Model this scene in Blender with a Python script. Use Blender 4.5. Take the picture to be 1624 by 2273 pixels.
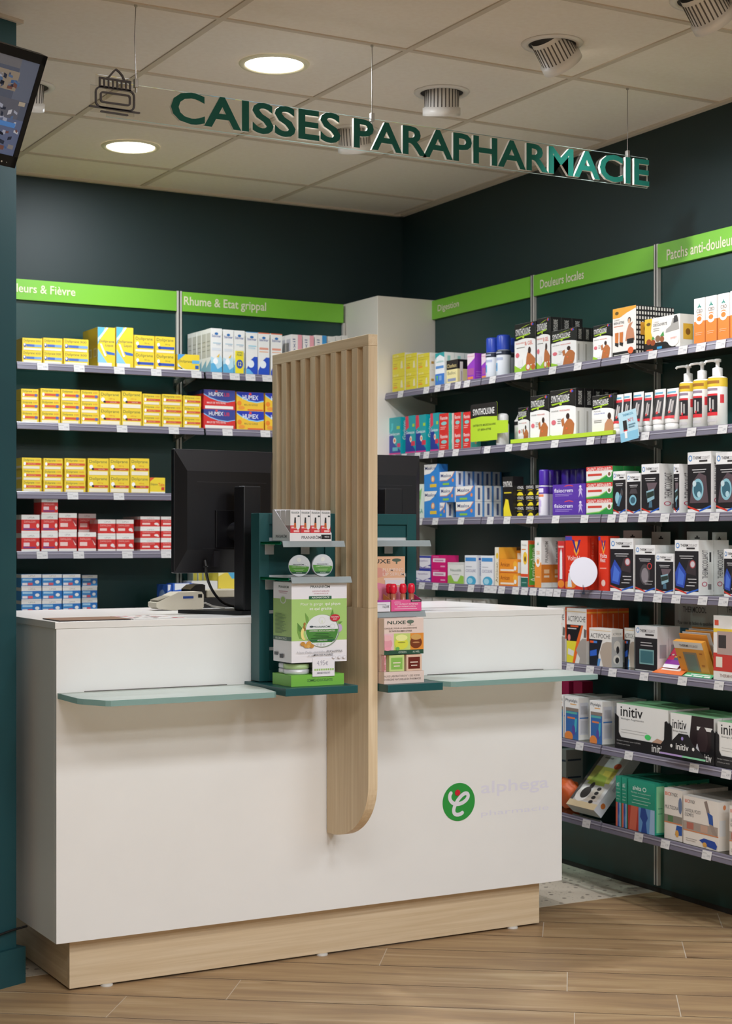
import bpy, bmesh, math, random
from mathutils import Vector, Matrix
random.seed(7)
for o in list(bpy.data.objects): bpy.data.objects.remove(o)
SC = bpy.context.scene
COL = SC.collection
R = math.radians

# ------------------------------------------------------------------ camera
FPX, CX, CY, YAW, HC = 3610.0, 812.0, 1191.0, R(29.2), 1.33
cam = bpy.data.cameras.new('camera'); camo = bpy.data.objects.new('camera', cam); COL.objects.link(camo)
camo.location = (0, 0, HC); camo.rotation_euler = (R(90), 0, -YAW)
cam.sensor_fit = 'HORIZONTAL'; cam.sensor_width = 36.0; cam.lens = 36.0 * FPX / 1624.0
cam.shift_y = (CY - 1136.5) / 1624.0
cam.dof.use_dof = True; cam.dof.focus_distance = 4.75; cam.dof.aperture_fstop = 8.5
SC.camera = camo
SC.view_settings.view_transform = 'Standard'; SC.view_settings.look = 'None'
SC.view_settings.exposure = 0.0; SC.view_settings.gamma = 1.0; SC.view_settings.use_curve_mapping = False

# ------------------------------------------------------------------ world (light of the rest of the shop)
W = bpy.data.worlds.new('world'); SC.world = W; W.use_nodes = True
W.node_tree.nodes['Background'].inputs[0].default_value = (1.0, 0.93, 0.84, 1)
W.node_tree.nodes['Background'].inputs[1].default_value = 0.05

# ------------------------------------------------------------------ measuring helpers (points of the room seen from where the photo was taken)
FW = Vector((math.sin(YAW), math.cos(YAW), 0)); RT = Vector((math.cos(YAW), -math.sin(YAW), 0)); CAMP = Vector((0, 0, HC))
def ray(px, py): return FW + RT * ((px - CX) / FPX) + Vector((0, 0, (CY - py) / FPX))
def at_y(px, py, Y): r = ray(px, py); return CAMP + r * (Y / r.y)
def at_x(px, py, X): r = ray(px, py); return CAMP + r * (X / r.x)
def at_z(px, py, Z): r = ray(px, py); return CAMP + r * ((Z - HC) / r.z)
CEIL = 2.869
CORNER = Vector((3.960, 6.729, 0)); TW = R(0.96)
DW = Vector((-math.sin(TW), -math.cos(TW), 0)); NW = Vector((-math.cos(TW), math.sin(TW), 0))
def rp(u, v, z): return CORNER + DW * u + NW * v + Vector((0, 0, z))      # right wall frame
def at_rw(px, py, v):
    r = ray(px, py); t = ((CORNER + NW * v) - CAMP).dot(NW) / r.dot(NW); q = CAMP + r * t
    return (q - CORNER).dot(DW), q.z

# ------------------------------------------------------------------ materials
def lin(c):
    c /= 255.0
    return c / 12.92 if c <= 0.04045 else ((c + 0.055) / 1.055) ** 2.4
def hexc(h): h = h.lstrip('#'); return tuple(lin(int(h[i:i + 2], 16)) for i in (0, 2, 4)) + (1,)
MC = {}
def mat(h, rough=0.45, metal=0.0, spec=0.5, emit=0, name=None):
    k = (h, rough, metal, spec, emit)
    if k in MC: return MC[k]
    m = bpy.data.materials.new(name or 'paint_' + h.strip('#')); m.use_nodes = True
    b = m.node_tree.nodes['Principled BSDF']
    b.inputs['Base Color'].default_value = hexc(h); b.inputs['Roughness'].default_value = rough
    b.inputs['Metallic'].default_value = metal; b.inputs['Specular IOR Level'].default_value = spec
    if emit: b.inputs['Emission Color'].default_value = hexc(h); b.inputs['Emission Strength'].default_value = emit
    MC[k] = m; return m
def noise_mat(name, c1, c2, scale, rough=0.6, bump=0.0, stretch=(1, 1, 1), detail=4, lo=0.35, hi=0.65, spec=0.5, bscale=None):
    m = bpy.data.materials.new(name); m.use_nodes = True; nt = m.node_tree; N = nt.nodes; L = nt.links
    b = N['Principled BSDF']; tc = N.new('ShaderNodeTexCoord'); mp = N.new('ShaderNodeMapping'); mp.inputs['Scale'].default_value = stretch
    nz = N.new('ShaderNodeTexNoise'); nz.inputs['Scale'].default_value = scale; nz.inputs['Detail'].default_value = detail
    cr = N.new('ShaderNodeValToRGB'); cr.color_ramp.elements[0].position = lo; cr.color_ramp.elements[1].position = hi
    cr.color_ramp.elements[0].color = hexc(c1); cr.color_ramp.elements[1].color = hexc(c2)
    L.new(tc.outputs['Object'], mp.inputs[0]); L.new(mp.outputs[0], nz.inputs['Vector']); L.new(nz.outputs['Fac'], cr.inputs[0]); L.new(cr.outputs[0], b.inputs['Base Color'])
    b.inputs['Roughness'].default_value = rough; b.inputs['Specular IOR Level'].default_value = spec
    if bump:
        bp = N.new('ShaderNodeBump'); bp.inputs['Strength'].default_value = bump; bp.inputs['Distance'].default_value = 0.002
        n2 = N.new('ShaderNodeTexNoise'); n2.inputs['Scale'].default_value = bscale or scale * 3; L.new(tc.outputs['Object'], n2.inputs['Vector'])
        L.new(n2.outputs['Fac'], bp.inputs['Height']); L.new(bp.outputs[0], b.inputs['Normal'])
    return m
def wood_mat(name, c1, c2, c3, axis, rough=0.5):
    m = bpy.data.materials.new(name); m.use_nodes = True; nt = m.node_tree; N = nt.nodes; L = nt.links; b = N['Principled BSDF']
    tc = N.new('ShaderNodeTexCoord'); mp = N.new('ShaderNodeMapping'); s = [30, 30, 30]; s['XYZ'.index(axis)] = 0.9; mp.inputs['Scale'].default_value = s
    n1 = N.new('ShaderNodeTexNoise'); n1.inputs['Scale'].default_value = 2.2; n1.inputs['Detail'].default_value = 6; n1.inputs['Distortion'].default_value = 0.6
    mp2 = N.new('ShaderNodeMapping'); s2 = [260, 260, 260]; s2['XYZ'.index(axis)] = 5; mp2.inputs['Scale'].default_value = s2
    n2 = N.new('ShaderNodeTexNoise'); n2.inputs['Scale'].default_value = 1.0; n2.inputs['Detail'].default_value = 3
    ad = N.new('ShaderNodeMath'); ad.operation = 'MULTIPLY_ADD'; ad.inputs[1].default_value = 0.35
    cr = N.new('ShaderNodeValToRGB'); e = cr.color_ramp.elements; e[0].position = 0.45; e[1].position = 0.85; e[0].color = hexc(c1); e[1].color = hexc(c3)
    k = e.new(0.65); k.color = hexc(c2)
    L.new(tc.outputs['Object'], mp.inputs[0]); L.new(mp.outputs[0], n1.inputs['Vector']); L.new(tc.outputs['Object'], mp2.inputs[0]); L.new(mp2.outputs[0], n2.inputs['Vector'])
    L.new(n2.outputs['Fac'], ad.inputs[0]); L.new(n1.outputs['Fac'], ad.inputs[2]); L.new(ad.outputs[0], cr.inputs[0]); L.new(cr.outputs[0], b.inputs['Base Color'])
    b.inputs['Roughness'].default_value = rough
    bp = N.new('ShaderNodeBump'); bp.inputs['Strength'].default_value = 0.15; bp.inputs['Distance'].default_value = 0.001
    L.new(n2.outputs['Fac'], bp.inputs['Height']); L.new(bp.outputs[0], b.inputs['Normal'])
    return m
def thin_glass(name, tint, rough=0.03, refl=1.0):
    m = bpy.data.materials.new(name); m.use_nodes = True; nt = m.node_tree; N = nt.nodes; L = nt.links; N.remove(N['Principled BSDF'])
    t = N.new('ShaderNodeBsdfTransparent'); t.inputs[0].default_value = tint; g = N.new('ShaderNodeBsdfGlossy'); g.inputs['Roughness'].default_value = rough
    f = N.new('ShaderNodeFresnel'); f.inputs[0].default_value = 1.45; mx = N.new('ShaderNodeMixShader'); ml = N.new('ShaderNodeMath'); ml.operation = 'MULTIPLY'; ml.inputs[1].default_value = refl
    L.new(f.outputs[0], ml.inputs[0]); L.new(ml.outputs[0], mx.inputs[0]); L.new(t.outputs[0], mx.inputs[1]); L.new(g.outputs[0], mx.inputs[2]); L.new(mx.outputs[0], N['Material Output'].inputs[0])
    return m
def frosted(name, col, tr=0.5):
    m = bpy.data.materials.new(name); m.use_nodes = True; nt = m.node_tree; N = nt.nodes; L = nt.links; b = N['Principled BSDF']
    b.inputs['Base Color'].default_value = col; b.inputs['Roughness'].default_value = 0.35
    t = N.new('ShaderNodeBsdfTranslucent'); t.inputs[0].default_value = col; mx = N.new('ShaderNodeMixShader'); mx.inputs[0].default_value = tr
    L.new(b.outputs[0], mx.inputs[1]); L.new(t.outputs[0], mx.inputs[2]); L.new(mx.outputs[0], N['Material Output'].inputs[0]); return m

M = dict(
    wall=noise_mat('dark_green_paint', '#0e2425', '#0f2727', 3, rough=0.55, bump=0.05, bscale=180),
    pillar=noise_mat('pillar_green_paint', '#17434a', '#19484d', 3, rough=0.5, bump=0.05, bscale=180),
    panel=noise_mat('green_back_panel', '#173b39', '#19403d', 2, rough=0.35),
    ceiling=noise_mat('mineral_ceiling_tile', '#ede4d8', '#f0e8dd', 60, rough=0.9, bump=0.12, bscale=260),
    tbar=mat('#cfc3b2', 0.6), white=noise_mat('white_laminate', '#efedea', '#f2f0ed', 4, rough=0.42),
    worktop=noise_mat('worktop_laminate', '#ece8e3', '#f0ece8', 5, rough=0.3), cream=mat('#f1e9de', 0.5),
    side=noise_mat('white_side_laminate', '#efedea', '#f2f0ed', 4, rough=0.42),
    oakZ=wood_mat('light_oak_vertical', '#d2b994', '#dbc39f', '#e4cfae', 'Z'), oakY=wood_mat('light_oak_lengthwise_rail', '#d2b994', '#dbc39f', '#e4cfae', 'Y'),
    oakX=wood_mat('light_oak_horizontal', '#d0b793', '#d7bf9d', '#dfc9a9', 'X'),
    green=mat('#1b5355', 0.38), black=mat('#141416', 0.42), dark=mat('#1c1c1f', 0.5), screen=mat('#0b0b0d', 0.2),
    metal=mat('#b9b6b0', 0.35, 0.9), alu=mat('#dfe2e4', 0.3, 0.0), post=mat('#c9c5be', 0.4, 0.0),
    rail=mat('#6f6a78', 0.32), rail_highlight=mat('#99949f', 0.3), header=mat('#7cc23a', 0.4), cap=mat('#e9e4c8', 0.5),
    glass=thin_glass('shelf_glass', (0.80, 0.88, 0.85, 1)), acryl=thin_glass('clear_acrylic', (0.97, 0.96, 0.94, 1), 0.02, 0.8),
    frost=frosted('frosted_glass', (0.86, 0.92, 0.89, 1), 0.5), frostedge=frosted('frosted_glass_edge', (0.30, 0.46, 0.43, 1), 0.4),
    paleedge=frosted('pale_glass_edge', (0.62, 0.74, 0.72, 1), 0.4),
    plast=frosted('clear_plastic_lip', (0.50, 0.56, 0.58, 1), 0.4), greenglass=mat('#1d9468', 0.15), letter=mat('#14594c', 0.6, spec=0.25), lettere=mat('#e8e2d8', 0.5),
    icon=mat('#4a4446', 0.5), tag=mat('#d2cfcd', 0.5), tagtxt=mat('#8a8a90', 0.6), lamp=mat('#e2ddd6', 0.4), hole=mat('#2a2624', 0.7),
)

# ------------------------------------------------------------------ mesh builder
TXT = {}
def text_geo(s, bold=False):
    if (s, bold) in TXT: return TXT[(s, bold)]
    c = bpy.data.curves.new('t', 'FONT'); c.body = s; c.resolution_u = 3; c.size = 1.0
    if bold: c.offset = 0.010 if bold is True else bold
    o = bpy.data.objects.new('t', c); COL.objects.link(o); dg = bpy.context.evaluated_depsgraph_get()
    me = bpy.data.meshes.new_from_object(o.evaluated_get(dg)); vs = [(v.co.x, v.co.y) for v in me.vertices]; fs = [tuple(p.vertices) for p in me.polygons]
    bpy.data.objects.remove(o); bpy.data.meshes.remove(me); bpy.data.curves.remove(c)
    x0 = min(v[0] for v in vs); x1 = max(v[0] for v in vs); y0 = min(v[1] for v in vs); y1 = max(v[1] for v in vs)
    TXT[(s, bold)] = ([((x - x0) / (x1 - x0), (y - y0) / (y1 - y0)) for x, y in vs], fs, (x1 - x0) / (y1 - y0)); return TXT[(s, bold)]

class MB:
    def __init__(s): s.v = []; s.f = []; s.m = []; s.mats = []; s.sm = []
    def mi(s, m):
        if isinstance(m, str): m = M[m] if m in M else mat(m)
        if m not in s.mats: s.mats.append(m)
        return s.mats.index(m)
    def add(s, vs, fs, m, smooth=False):
        b = len(s.v); s.v += [tuple(p) for p in vs]; i = s.mi(m)
        for f in fs: s.f.append(tuple(b + k for k in f)); s.m.append(i); s.sm.append(smooth)
    def box(s, x0, y0, z0, x1, y1, z1, m, bev=0.0):
        if x0 > x1: x0, x1 = x1, x0
        if y0 > y1: y0, y1 = y1, y0
        if z0 > z1: z0, z1 = z1, z0
        if bev:
            b = min(bev, (x1 - x0) / 2.2, (y1 - y0) / 2.2, (z1 - z0) / 2.2); V = []
            X = (x0, x1); Y = (y0, y1); Z = (z0, z1)
            bm = bmesh.new(); bmesh.ops.create_cube(bm, size=1)
            for v in bm.verts: v.co = Vector(((x0 + x1) / 2 + v.co.x * (x1 - x0), (y0 + y1) / 2 + v.co.y * (y1 - y0), (z0 + z1) / 2 + v.co.z * (z1 - z0)))
            bmesh.ops.bevel(bm, geom=list(bm.edges), offset=b, segments=2, profile=0.5, affect='EDGES')
            bm.verts.index_update(); s.add([v.co.copy() for v in bm.verts], [[v.index for v in f.verts] for f in bm.faces], m); bm.free(); return s
        s.add([(x0, y0, z0), (x1, y0, z0), (x1, y1, z0), (x0, y1, z0), (x0, y0, z1), (x1, y0, z1), (x1, y1, z1), (x0, y1, z1)],
              [(0, 3, 2, 1), (4, 5, 6, 7), (0, 1, 5, 4), (1, 2, 6, 5), (2, 3, 7, 6), (3, 0, 4, 7)], m); return s
    def obox(s, o, ax, ay, az, m):      # box from corner o and three edge vectors
        o = Vector(o); ax, ay, az = Vector(ax), Vector(ay), Vector(az)
        s.add([o, o + ax, o + ax + ay, o + ay, o + az, o + ax + az, o + ax + ay + az, o + ay + az],
              [(0, 3, 2, 1), (4, 5, 6, 7), (0, 1, 5, 4), (1, 2, 6, 5), (2, 3, 7, 6), (3, 0, 4, 7)], m); return s
    def prism(s, pts, o, ex, ey, ez, m, me=None):   # 2D outline pts in (ex,ey) at o, extruded by vector ez
        o, ex, ey, ez = Vector(o), Vector(ex), Vector(ey), Vector(ez); n = len(pts)
        a = [o + ex * p[0] + ey * p[1] for p in pts]; b = [p + ez for p in a]
        s.add(a + b, [tuple(range(n))[::-1], tuple(range(n, 2 * n))], m)
        s.add(a + b, [(i, (i + 1) % n, n + (i + 1) % n, n + i) for i in range(n)], me or m); return s
    def lathe(s, prof, c, m, n=24, axis=Vector((0, 0, 1)), smooth=True, caps=True):
        c = Vector(c); axis = Vector(axis).normalized(); u = axis.orthogonal().normalized(); w = axis.cross(u); vs = []; fs = []
        for r, h in prof:
            for k in range(n): a = 2 * math.pi * k / n; vs.append(c + axis * h + (u * math.cos(a) + w * math.sin(a)) * r)
        for j in range(len(prof) - 1):
            for k in range(n): fs.append((j * n + k, j * n + (k + 1) % n, (j + 1) * n + (k + 1) % n, (j + 1) * n + k))
        s.add(vs, fs, m, smooth)
        if caps:
            if prof[0][0] > 1e-5: s.add(vs[:n], [tuple(range(n))[::-1]], m)
            if prof[-1][0] > 1e-5: s.add(vs[-n:], [tuple(range(n))], m)
        return s
    def tube(s, pts, r, m, n=8):
        pts = [Vector(p) for p in pts]; vs = []; fs = []; prev = None
        for i, p in enumerate(pts):
            t = (pts[min(i + 1, len(pts) - 1)] - pts[max(i - 1, 0)]).normalized()
            u = t.orthogonal().normalized() if prev is None else (prev - t * prev.dot(t)).normalized()
            prev = u; w = t.cross(u)
            for k in range(n): a = 2 * math.pi * k / n; vs.append(p + (u * math.cos(a) + w * math.sin(a)) * r)
        for i in range(len(pts) - 1):
            for k in range(n): fs.append((i * n + k, i * n + (k + 1) % n, (i + 1) * n + (k + 1) % n, (i + 1) * n + k))
        s.add(vs, fs, m, True); s.add(vs[:n], [tuple(range(n))[::-1]], m); s.add(vs[-n:], [tuple(range(n))], m); return s
    def text(s, string, o, ex, ey, m, ez=None, me=None, bold=False):   # text stretched over the parallelogram o, ex, ey
        vs, fs, _ = text_geo(string, bold); o, ex, ey = Vector(o), Vector(ex), Vector(ey)
        a = [o + ex * x + ey * y for x, y in vs]; s.add(a, fs, m)
        if ez is not None:
            ez = Vector(ez); b = [p + ez for p in a]; s.add(b, [f[::-1] for f in fs], me or m); cnt = {}
            for f in fs:
                for i in range(len(f)): e = (f[i], f[(i + 1) % len(f)]); cnt[e] = 1
            n = len(a); s.add(a + b, [(e[1], e[0], n + e[0], n + e[1]) for e in cnt if (e[1], e[0]) not in cnt], me or m)
        return s
    def build(s, name, parent=None, loc=None):
        me = bpy.data.meshes.new(name); me.from_pydata(s.v, [], s.f); me.validate(clean_customdata=False)
        for m in s.mats: me.materials.append(m)
        if len(me.polygons) == len(s.m):
            me.polygons.foreach_set('material_index', s.m); me.polygons.foreach_set('use_smooth', s.sm)
        me.update(); o = bpy.data.objects.new(name, me); COL.objects.link(o)
        if parent: o.parent = parent
        if loc is not None: o.location = loc
        return o

LABELS = set()
def tag(o, label, cat, group=None, kind=None):
    if label:
        n = len(label.split())
        if n < 4 or n > 16: print('LABEL LENGTH', n, label)
        if label in LABELS and not group: print('DUP LABEL', label)
        LABELS.add(label); o['label'] = label; o['category'] = cat
    if group: o['group'] = group
    if kind: o['kind'] = kind
    return o
def thing(name, label, cat, loc=(0, 0, 0), rz=0.0, group=None):
    o = bpy.data.objects.new(name, None); o.empty_display_size = 0.05; COL.objects.link(o); o.location = loc; o.rotation_euler = (0, 0, rz)
    return tag(o, label, cat, group)
def struct(o): o['kind'] = 'structure'; return o
def copy_tree(o, parent=None):
    c = o.copy(); COL.objects.link(c)
    if parent: c.parent = parent
    for ch in o.children: copy_tree(ch, c)
    return c

# ================================================================== THE ROOM
# ---- floor: oak-look tile planks laid diagonally, terrazzo behind the counter
AL = R(36.5); QV = Vector((math.sin(AL), math.cos(AL), 0)); LV = Vector((math.cos(AL), -math.sin(AL), 0))
YT = 4.787
def plank_material():
    m = bpy.data.materials.new('oak_look_tile'); m.use_nodes = True; nt = m.node_tree; N = nt.nodes; L = nt.links; b = N['Principled BSDF']
    uv = N.new('ShaderNodeUVMap'); uv.uv_map = 'UVMap'
    at = N.new('ShaderNodeAttribute'); at.attribute_name = 'rnd'
    cmb = N.new('ShaderNodeVectorMath'); cmb.operation = 'ADD'; L.new(uv.outputs[0], cmb.inputs[0]); L.new(at.outputs['Vector'], cmb.inputs[1])
    mp = N.new('ShaderNodeMapping'); mp.inputs['Scale'].default_value = (1.1, 11, 1); L.new(cmb.outputs[0], mp.inputs[0])
    n1 = N.new('ShaderNodeTexNoise'); n1.inputs['Scale'].default_value = 1.6; n1.inputs['Detail'].default_value = 7; n1.inputs['Distortion'].default_value = 0.9; L.new(mp.outputs[0], n1.inputs['Vector'])
    mp2 = N.new('ShaderNodeMapping'); mp2.inputs['Scale'].default_value = (4, 90, 1); L.new(cmb.outputs[0], mp2.inputs[0])
    n2 = N.new('ShaderNodeTexNoise'); n2.inputs['Scale'].default_value = 1.5; n2.inputs['Detail'].default_value = 3; L.new(mp2.outputs[0], n2.inputs['Vector'])
    md = N.new('ShaderNodeMath'); md.operation = 'MULTIPLY_ADD'; md.inputs[1].default_value = 0.22; L.new(n2.outputs['Fac'], md.inputs[0]); L.new(n1.outputs['Fac'], md.inputs[2])
    cr = N.new('ShaderNodeValToRGB'); e = cr.color_ramp.elements; e[0].position = 0.42; e[1].position = 0.82; e[0].color = hexc('#977a5c'); e[1].color = hexc('#c2a683')
    k = e.new(0.56); k.color = hexc('#a88864'); k = e.new(0.68); k.color = hexc('#b3946d'); L.new(md.outputs[0], cr.inputs[0])
    # knots
    mp3 = N.new('ShaderNodeMapping'); mp3.inputs['Scale'].default_value = (2.6, 7.5, 1); L.new(cmb.outputs[0], mp3.inputs[0])
    vo = N.new('ShaderNodeTexVoronoi'); vo.inputs['Scale'].default_value = 1.0; L.new(mp3.outputs[0], vo.inputs['Vector'])
    kr = N.new('ShaderNodeValToRGB'); kr.color_ramp.elements[0].position = 0.02; kr.color_ramp.elements[1].position = 0.13; kr.color_ramp.elements[0].color = (0.45, 0.38, 0.30, 1); kr.color_ramp.elements[1].color = (1, 1, 1, 1)
    L.new(vo.outputs['Distance'], kr.inputs[0])
    mx = N.new('ShaderNodeMix'); mx.data_type = 'RGBA'; mx.blend_type = 'MULTIPLY'; mx.inputs['Factor'].default_value = 0.8; L.new(cr.outputs[0], mx.inputs['A']); L.new(kr.outputs[0], mx.inputs['B'])
    L.new(mx.outputs['Result'], b.inputs['Base Color']); b.inputs['Roughness'].default_value = 0.42
    return m
grout = mat('#dccbb5', 0.7)
fb = MB(); fb.box(-3.5, -3.0, -0.05, 6.0, 7.2, -0.0015, grout); struct(fb.build('floor'))
pw, pl = 0.2125, 1.285
bm = bmesh.new(); uvl = bm.loops.layers.uv.new('UVMap'); rl = bm.verts.layers.float_vector.new('rnd')
known = {0: 0.0, 1: -0.992, 2: -0.0215, 3: -0.60, 4: 0.35, 5: -0.105, 6: 0.5, -1: -0.43}
k0 = 4.583
for k in range(-34, 14):
    q0 = k0 + (k - 1) * pw; ph = known.get(k, random.uniform(0, pl))
    for j in range(-6, 8):
        l0 = ph + j * pl; rv = Vector((random.uniform(0, 50), random.uniform(0, 50), 0)); g = 0.0016
        h_ = 0.0024; c = [(l0 + g, q0 + h_), (l0 + pl - g, q0 + h_), (l0 + pl - g, q0 + pw - h_), (l0 + g, q0 + pw - h_)]
        vs = [bm.verts.new(LV * a + QV * b_) for a, b_ in c]
        for v in vs: v[rl] = rv
        f = bm.faces.new(vs)
        for lp, (a, b_) in zip(f.loops, c): lp[uvl].uv = (a, b_)
def cut(no, co): bmesh.ops.bisect_plane(bm, geom=bm.verts[:] + bm.edges[:] + bm.faces[:], plane_co=co, plane_no=no, clear_outer=True)
cut((0, 1, 0), (0, YT, 0)); cut((0, -1, 0), (0, -3, 0)); cut((1, 0, 0), (3.95, 0, 0)); cut((-1, 0, 0), (-3.5, 0, 0))
me = bpy.data.meshes.new('floor_planks'); bm.to_mesh(me); bm.free(); me.materials.append(plank_material())
fo = bpy.data.objects.new('floor_planks', me); COL.objects.link(fo); struct(fo); fo.name = 'floor_wood'
def terrazzo():
    m = bpy.data.materials.new('terrazzo_tile'); m.use_nodes = True; nt = m.node_tree; N = nt.nodes; L = nt.links; b = N['Principled BSDF']
    tc = N.new('ShaderNodeTexCoord'); v = N.new('ShaderNodeTexVoronoi'); v.inputs['Scale'].default_value = 26; v.inputs['Randomness'].default_value = 1
    L.new(tc.outputs['Object'], v.inputs['Vector']); cr = N.new('ShaderNodeValToRGB'); cr.color_ramp.elements[0].position = 0.18; cr.color_ramp.elements[1].position = 0.24
    cr.color_ramp.elements[0].color = hexc('#8a7d70'); cr.color_ramp.elements[1].color = hexc('#d9ccb8'); L.new(v.outputs['Distance'], cr.inputs[0])
    v2 = N.new('ShaderNodeTexVoronoi'); v2.inputs['Scale'].default_value = 61; L.new(tc.outputs['Object'], v2.inputs['Vector'])
    c2 = N.new('ShaderNodeValToRGB'); c2.color_ramp.elements[0].position = 0.12; c2.color_ramp.elements[1].position = 0.2; c2.color_ramp.elements[0].color = (0.55, 0.52, 0.5, 1); c2.color_ramp.elements[1].color = (1, 1, 1, 1)
    L.new(v2.outputs['Distance'], c2.inputs[0]); mx = N.new('ShaderNodeMix'); mx.data_type = 'RGBA'; mx.blend_type = 'MULTIPLY'; mx.inputs['Factor'].default_value = 1
    L.new(cr.outputs[0], mx.inputs['A']); L.new(c2.outputs[0], mx.inputs['B']); L.new(mx.outputs['Result'], b.inputs['Base Color']); b.inputs['Roughness'].default_value = 0.45; return m
tb = MB(); tm = terrazzo(); g = 0.0012
xs = [1.2 + 0.64 * i for i in range(5)] ; ys = [YT + 0.002, YT + 0.642, YT + 1.282, 6.73]
for i in range(-1, 5):
    for j in range(3): tb.box(max(0.5, 0.94 + 0.64 * i + g), ys[j] + g, -0.0014, min(3.97, 0.94 + 0.64 * (i + 1) - g), ys[j + 1] - g, 0, tm)
struct(tb.build('floor_terrazzo'))

# ---- ceiling: mineral tiles on a T-bar grid
GX0, GY0, GP = 1.982, 4.425, 0.6425
cb = MB()
for i in range(-8, 5):
    for j in range(-11, 5):
        x0 = GX0 + i * GP; y0 = GY0 + j * GP; x1 = min(x0 + GP, 4.02); y1 = min(y0 + GP, 6.76)
        if x1 - x0 > 0.02 and y1 - y0 > 0.02: cb.box(x0 + 0.010, y0 + 0.010, CEIL + 0.001, x1 - 0.010, y1 - 0.010, CEIL + 0.02, 'ceiling')
struct(cb.build('ceiling'))
cb = MB()
cb.box(GX0 - 8 * GP, GY0 - 11 * GP, CEIL + 0.012, 4.1, 6.8, CEIL + 0.03, 'tbar')
for i in range(-8, 5): x = GX0 + i * GP; cb.box(x - 0.0105, GY0 - 11 * GP, CEIL - 0.003, x + 0.0105, 6.73, CEIL + 0.013, 'tbar')
for j in range(-11, 5): y = GY0 + j * GP; cb.box(GX0 - 8 * GP, y - 0.0105, CEIL - 0.0031, 3.96, y + 0.0105, CEIL + 0.013, 'tbar')
struct(cb.build('ceiling_grid'))
cb = MB(); cb.box(-3.2, 6.705, CEIL - 0.008, 3.96, 6.7288, CEIL + 0.001, 'tbar'); struct(cb.build('trim_1'))
cb = MB(); cb.obox(rp(0.0, 0.0, CEIL - 0.008), DW * 8.6, NW * 0.024, (0, 0, 0.009), 'tbar'); struct(cb.build('trim_2'))
# ---- walls
wb = MB(); wb.box(-3.5, 6.729, -0.05, 4.3, 6.85, CEIL + 0.15, 'wall'); struct(wb.build('wall_back'))
wb = MB(); wb.obox(rp(-0.1, 0, -0.05), DW * 9.6, NW * -0.12, (0, 0, CEIL + 0.2), 'wall'); struct(wb.build('wall_right'))
wb = MB(); wb.box(-3.6, -3.0, -0.05, -3.5, 6.85, CEIL + 0.15, mat('#9aa09a', 0.7)); struct(wb.build('wall_left'))
wb = MB(); wb.box(-3.6, -3.1, -0.05, 4.3, -3.0, CEIL + 0.15, mat('#e8dfd2', 0.7)); struct(wb.build('wall_front'))
# white boxed-in corner column
wb = MB(); wb.box(3.638, 6.402, 0, 3.9545, 6.7285, 2.421, 'cream', 0.002); struct(wb.build('trim_3'))
# green back panels behind the shelving
wb = MB(); wb.box(1.0, 6.717, 0.02, 3.637, 6.7289, 2.331, 'panel'); struct(wb.build('trim_4'))
wb = MB(); wb.obox(rp(0.33, 0.0002, 0.02), DW * 3.2, NW * 0.012, (0, 0, 2.31), 'panel'); wb.obox(rp(0.33, 0.0002, 0.0), DW * 3.2, NW * 0.010, (0, 0, 0.02), 'hole'); struct(wb.build('trim_5'))
# ---- green pillar on the left with skirting (its face turned about 22 degrees)
PA = R(67.6); PE = Vector((math.sin(PA), math.cos(PA), 0)); PN = Vector((PE.y, -PE.x, 0)); PN = PN if PN.y < 0 else -PN
pc = at_z(49.5, 41, CEIL); pc = Vector((pc.x, pc.y, 0)) + Vector((-0.012, 0.02, 0))
pb = MB(); back = Vector((-0.28, 0.60, 0))
pb.prism([(0, 0), (1, 0), (1, 1), (0, 1)], pc - PE * 1.2, PE * 1.2, back, (0, 0, CEIL), 'pillar'); struct(pb.build('wall_pillar'))
pb = MB(); sk = pc + PN * 0.016 + PE * 0.022
pb.prism([(0, 0), (1, 0), (1, 1), (0, 1)], sk - PE * 1.2, PE * 1.2, back * 0.6, (0, 0, 0.108), 'pillar'); struct(pb.build('baseboard_pillar'))
pb = MB(); pb.prism([(0, 0), (1, 0), (1, 1), (0, 1)], pc + PN * 0.012 + PE * 0.018 - PE * 1.2 + Vector((0, 0, CEIL - 0.010)), PE * 1.2, back * 0.5, (0, 0, 0.0105), 'tbar'); struct(pb.build('trim_6'))

# ================================================================== CEILING LAMPS
def area(name, loc, rot, size, watt, col=(0.87, 0.93, 1.0), parent=None, spread=180, shape='DISK', sy=None):
    l = bpy.data.lights.new(name, 'AREA'); l.shape = shape; l.size = size; l.energy = watt; l.color = col; l.spread = R(spread)
    if sy: l.size_y = sy
    o = bpy.data.objects.new(name, l); COL.objects.link(o); o.location = loc; o.rotation_euler = rot; o.parent = parent; return o
def spot(name, loc, direction, watt, ang=60, blend=0.6, rad=0.03, col=(0.95, 0.955, 1.0)):
    l = bpy.data.lights.new(name, 'SPOT'); l.energy = watt; l.spot_size = R(ang); l.spot_blend = blend; l.shadow_soft_size = rad; l.color = col
    o = bpy.data.objects.new(name, l); COL.objects.link(o); o.location = loc; o.rotation_euler = Vector(direction).to_track_quat('-Z', 'Y').to_euler(); return o
DISC = mat('#fff6e6', 0.5, emit=9.0)
def downlight(x, y, label, watt):
    t = thing('recessed_downlight', label, 'ceiling light', (x, y, CEIL), group=None)
    MB().lathe([(0.094, -0.001), (0.098, -0.006), (0.112, -0.005), (0.116, 0.0)], (0, 0, 0), 'cap', 40, caps=False).build('trim_ring', t)
    MB().lathe([(0.0, -0.003), (0.093, -0.003), (0.094, -0.001)], (0, 0, 0), DISC, 40, caps=False).build('diffuser', t)
    area('downlight_lamp', (0, 0, -0.008), (0, 0, 0), 0.15, watt, parent=t)
    return t
DW_W = 22
downlight(2.323, 4.769, 'round glowing ceiling light above the large green hanging letters', DW_W)
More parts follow.
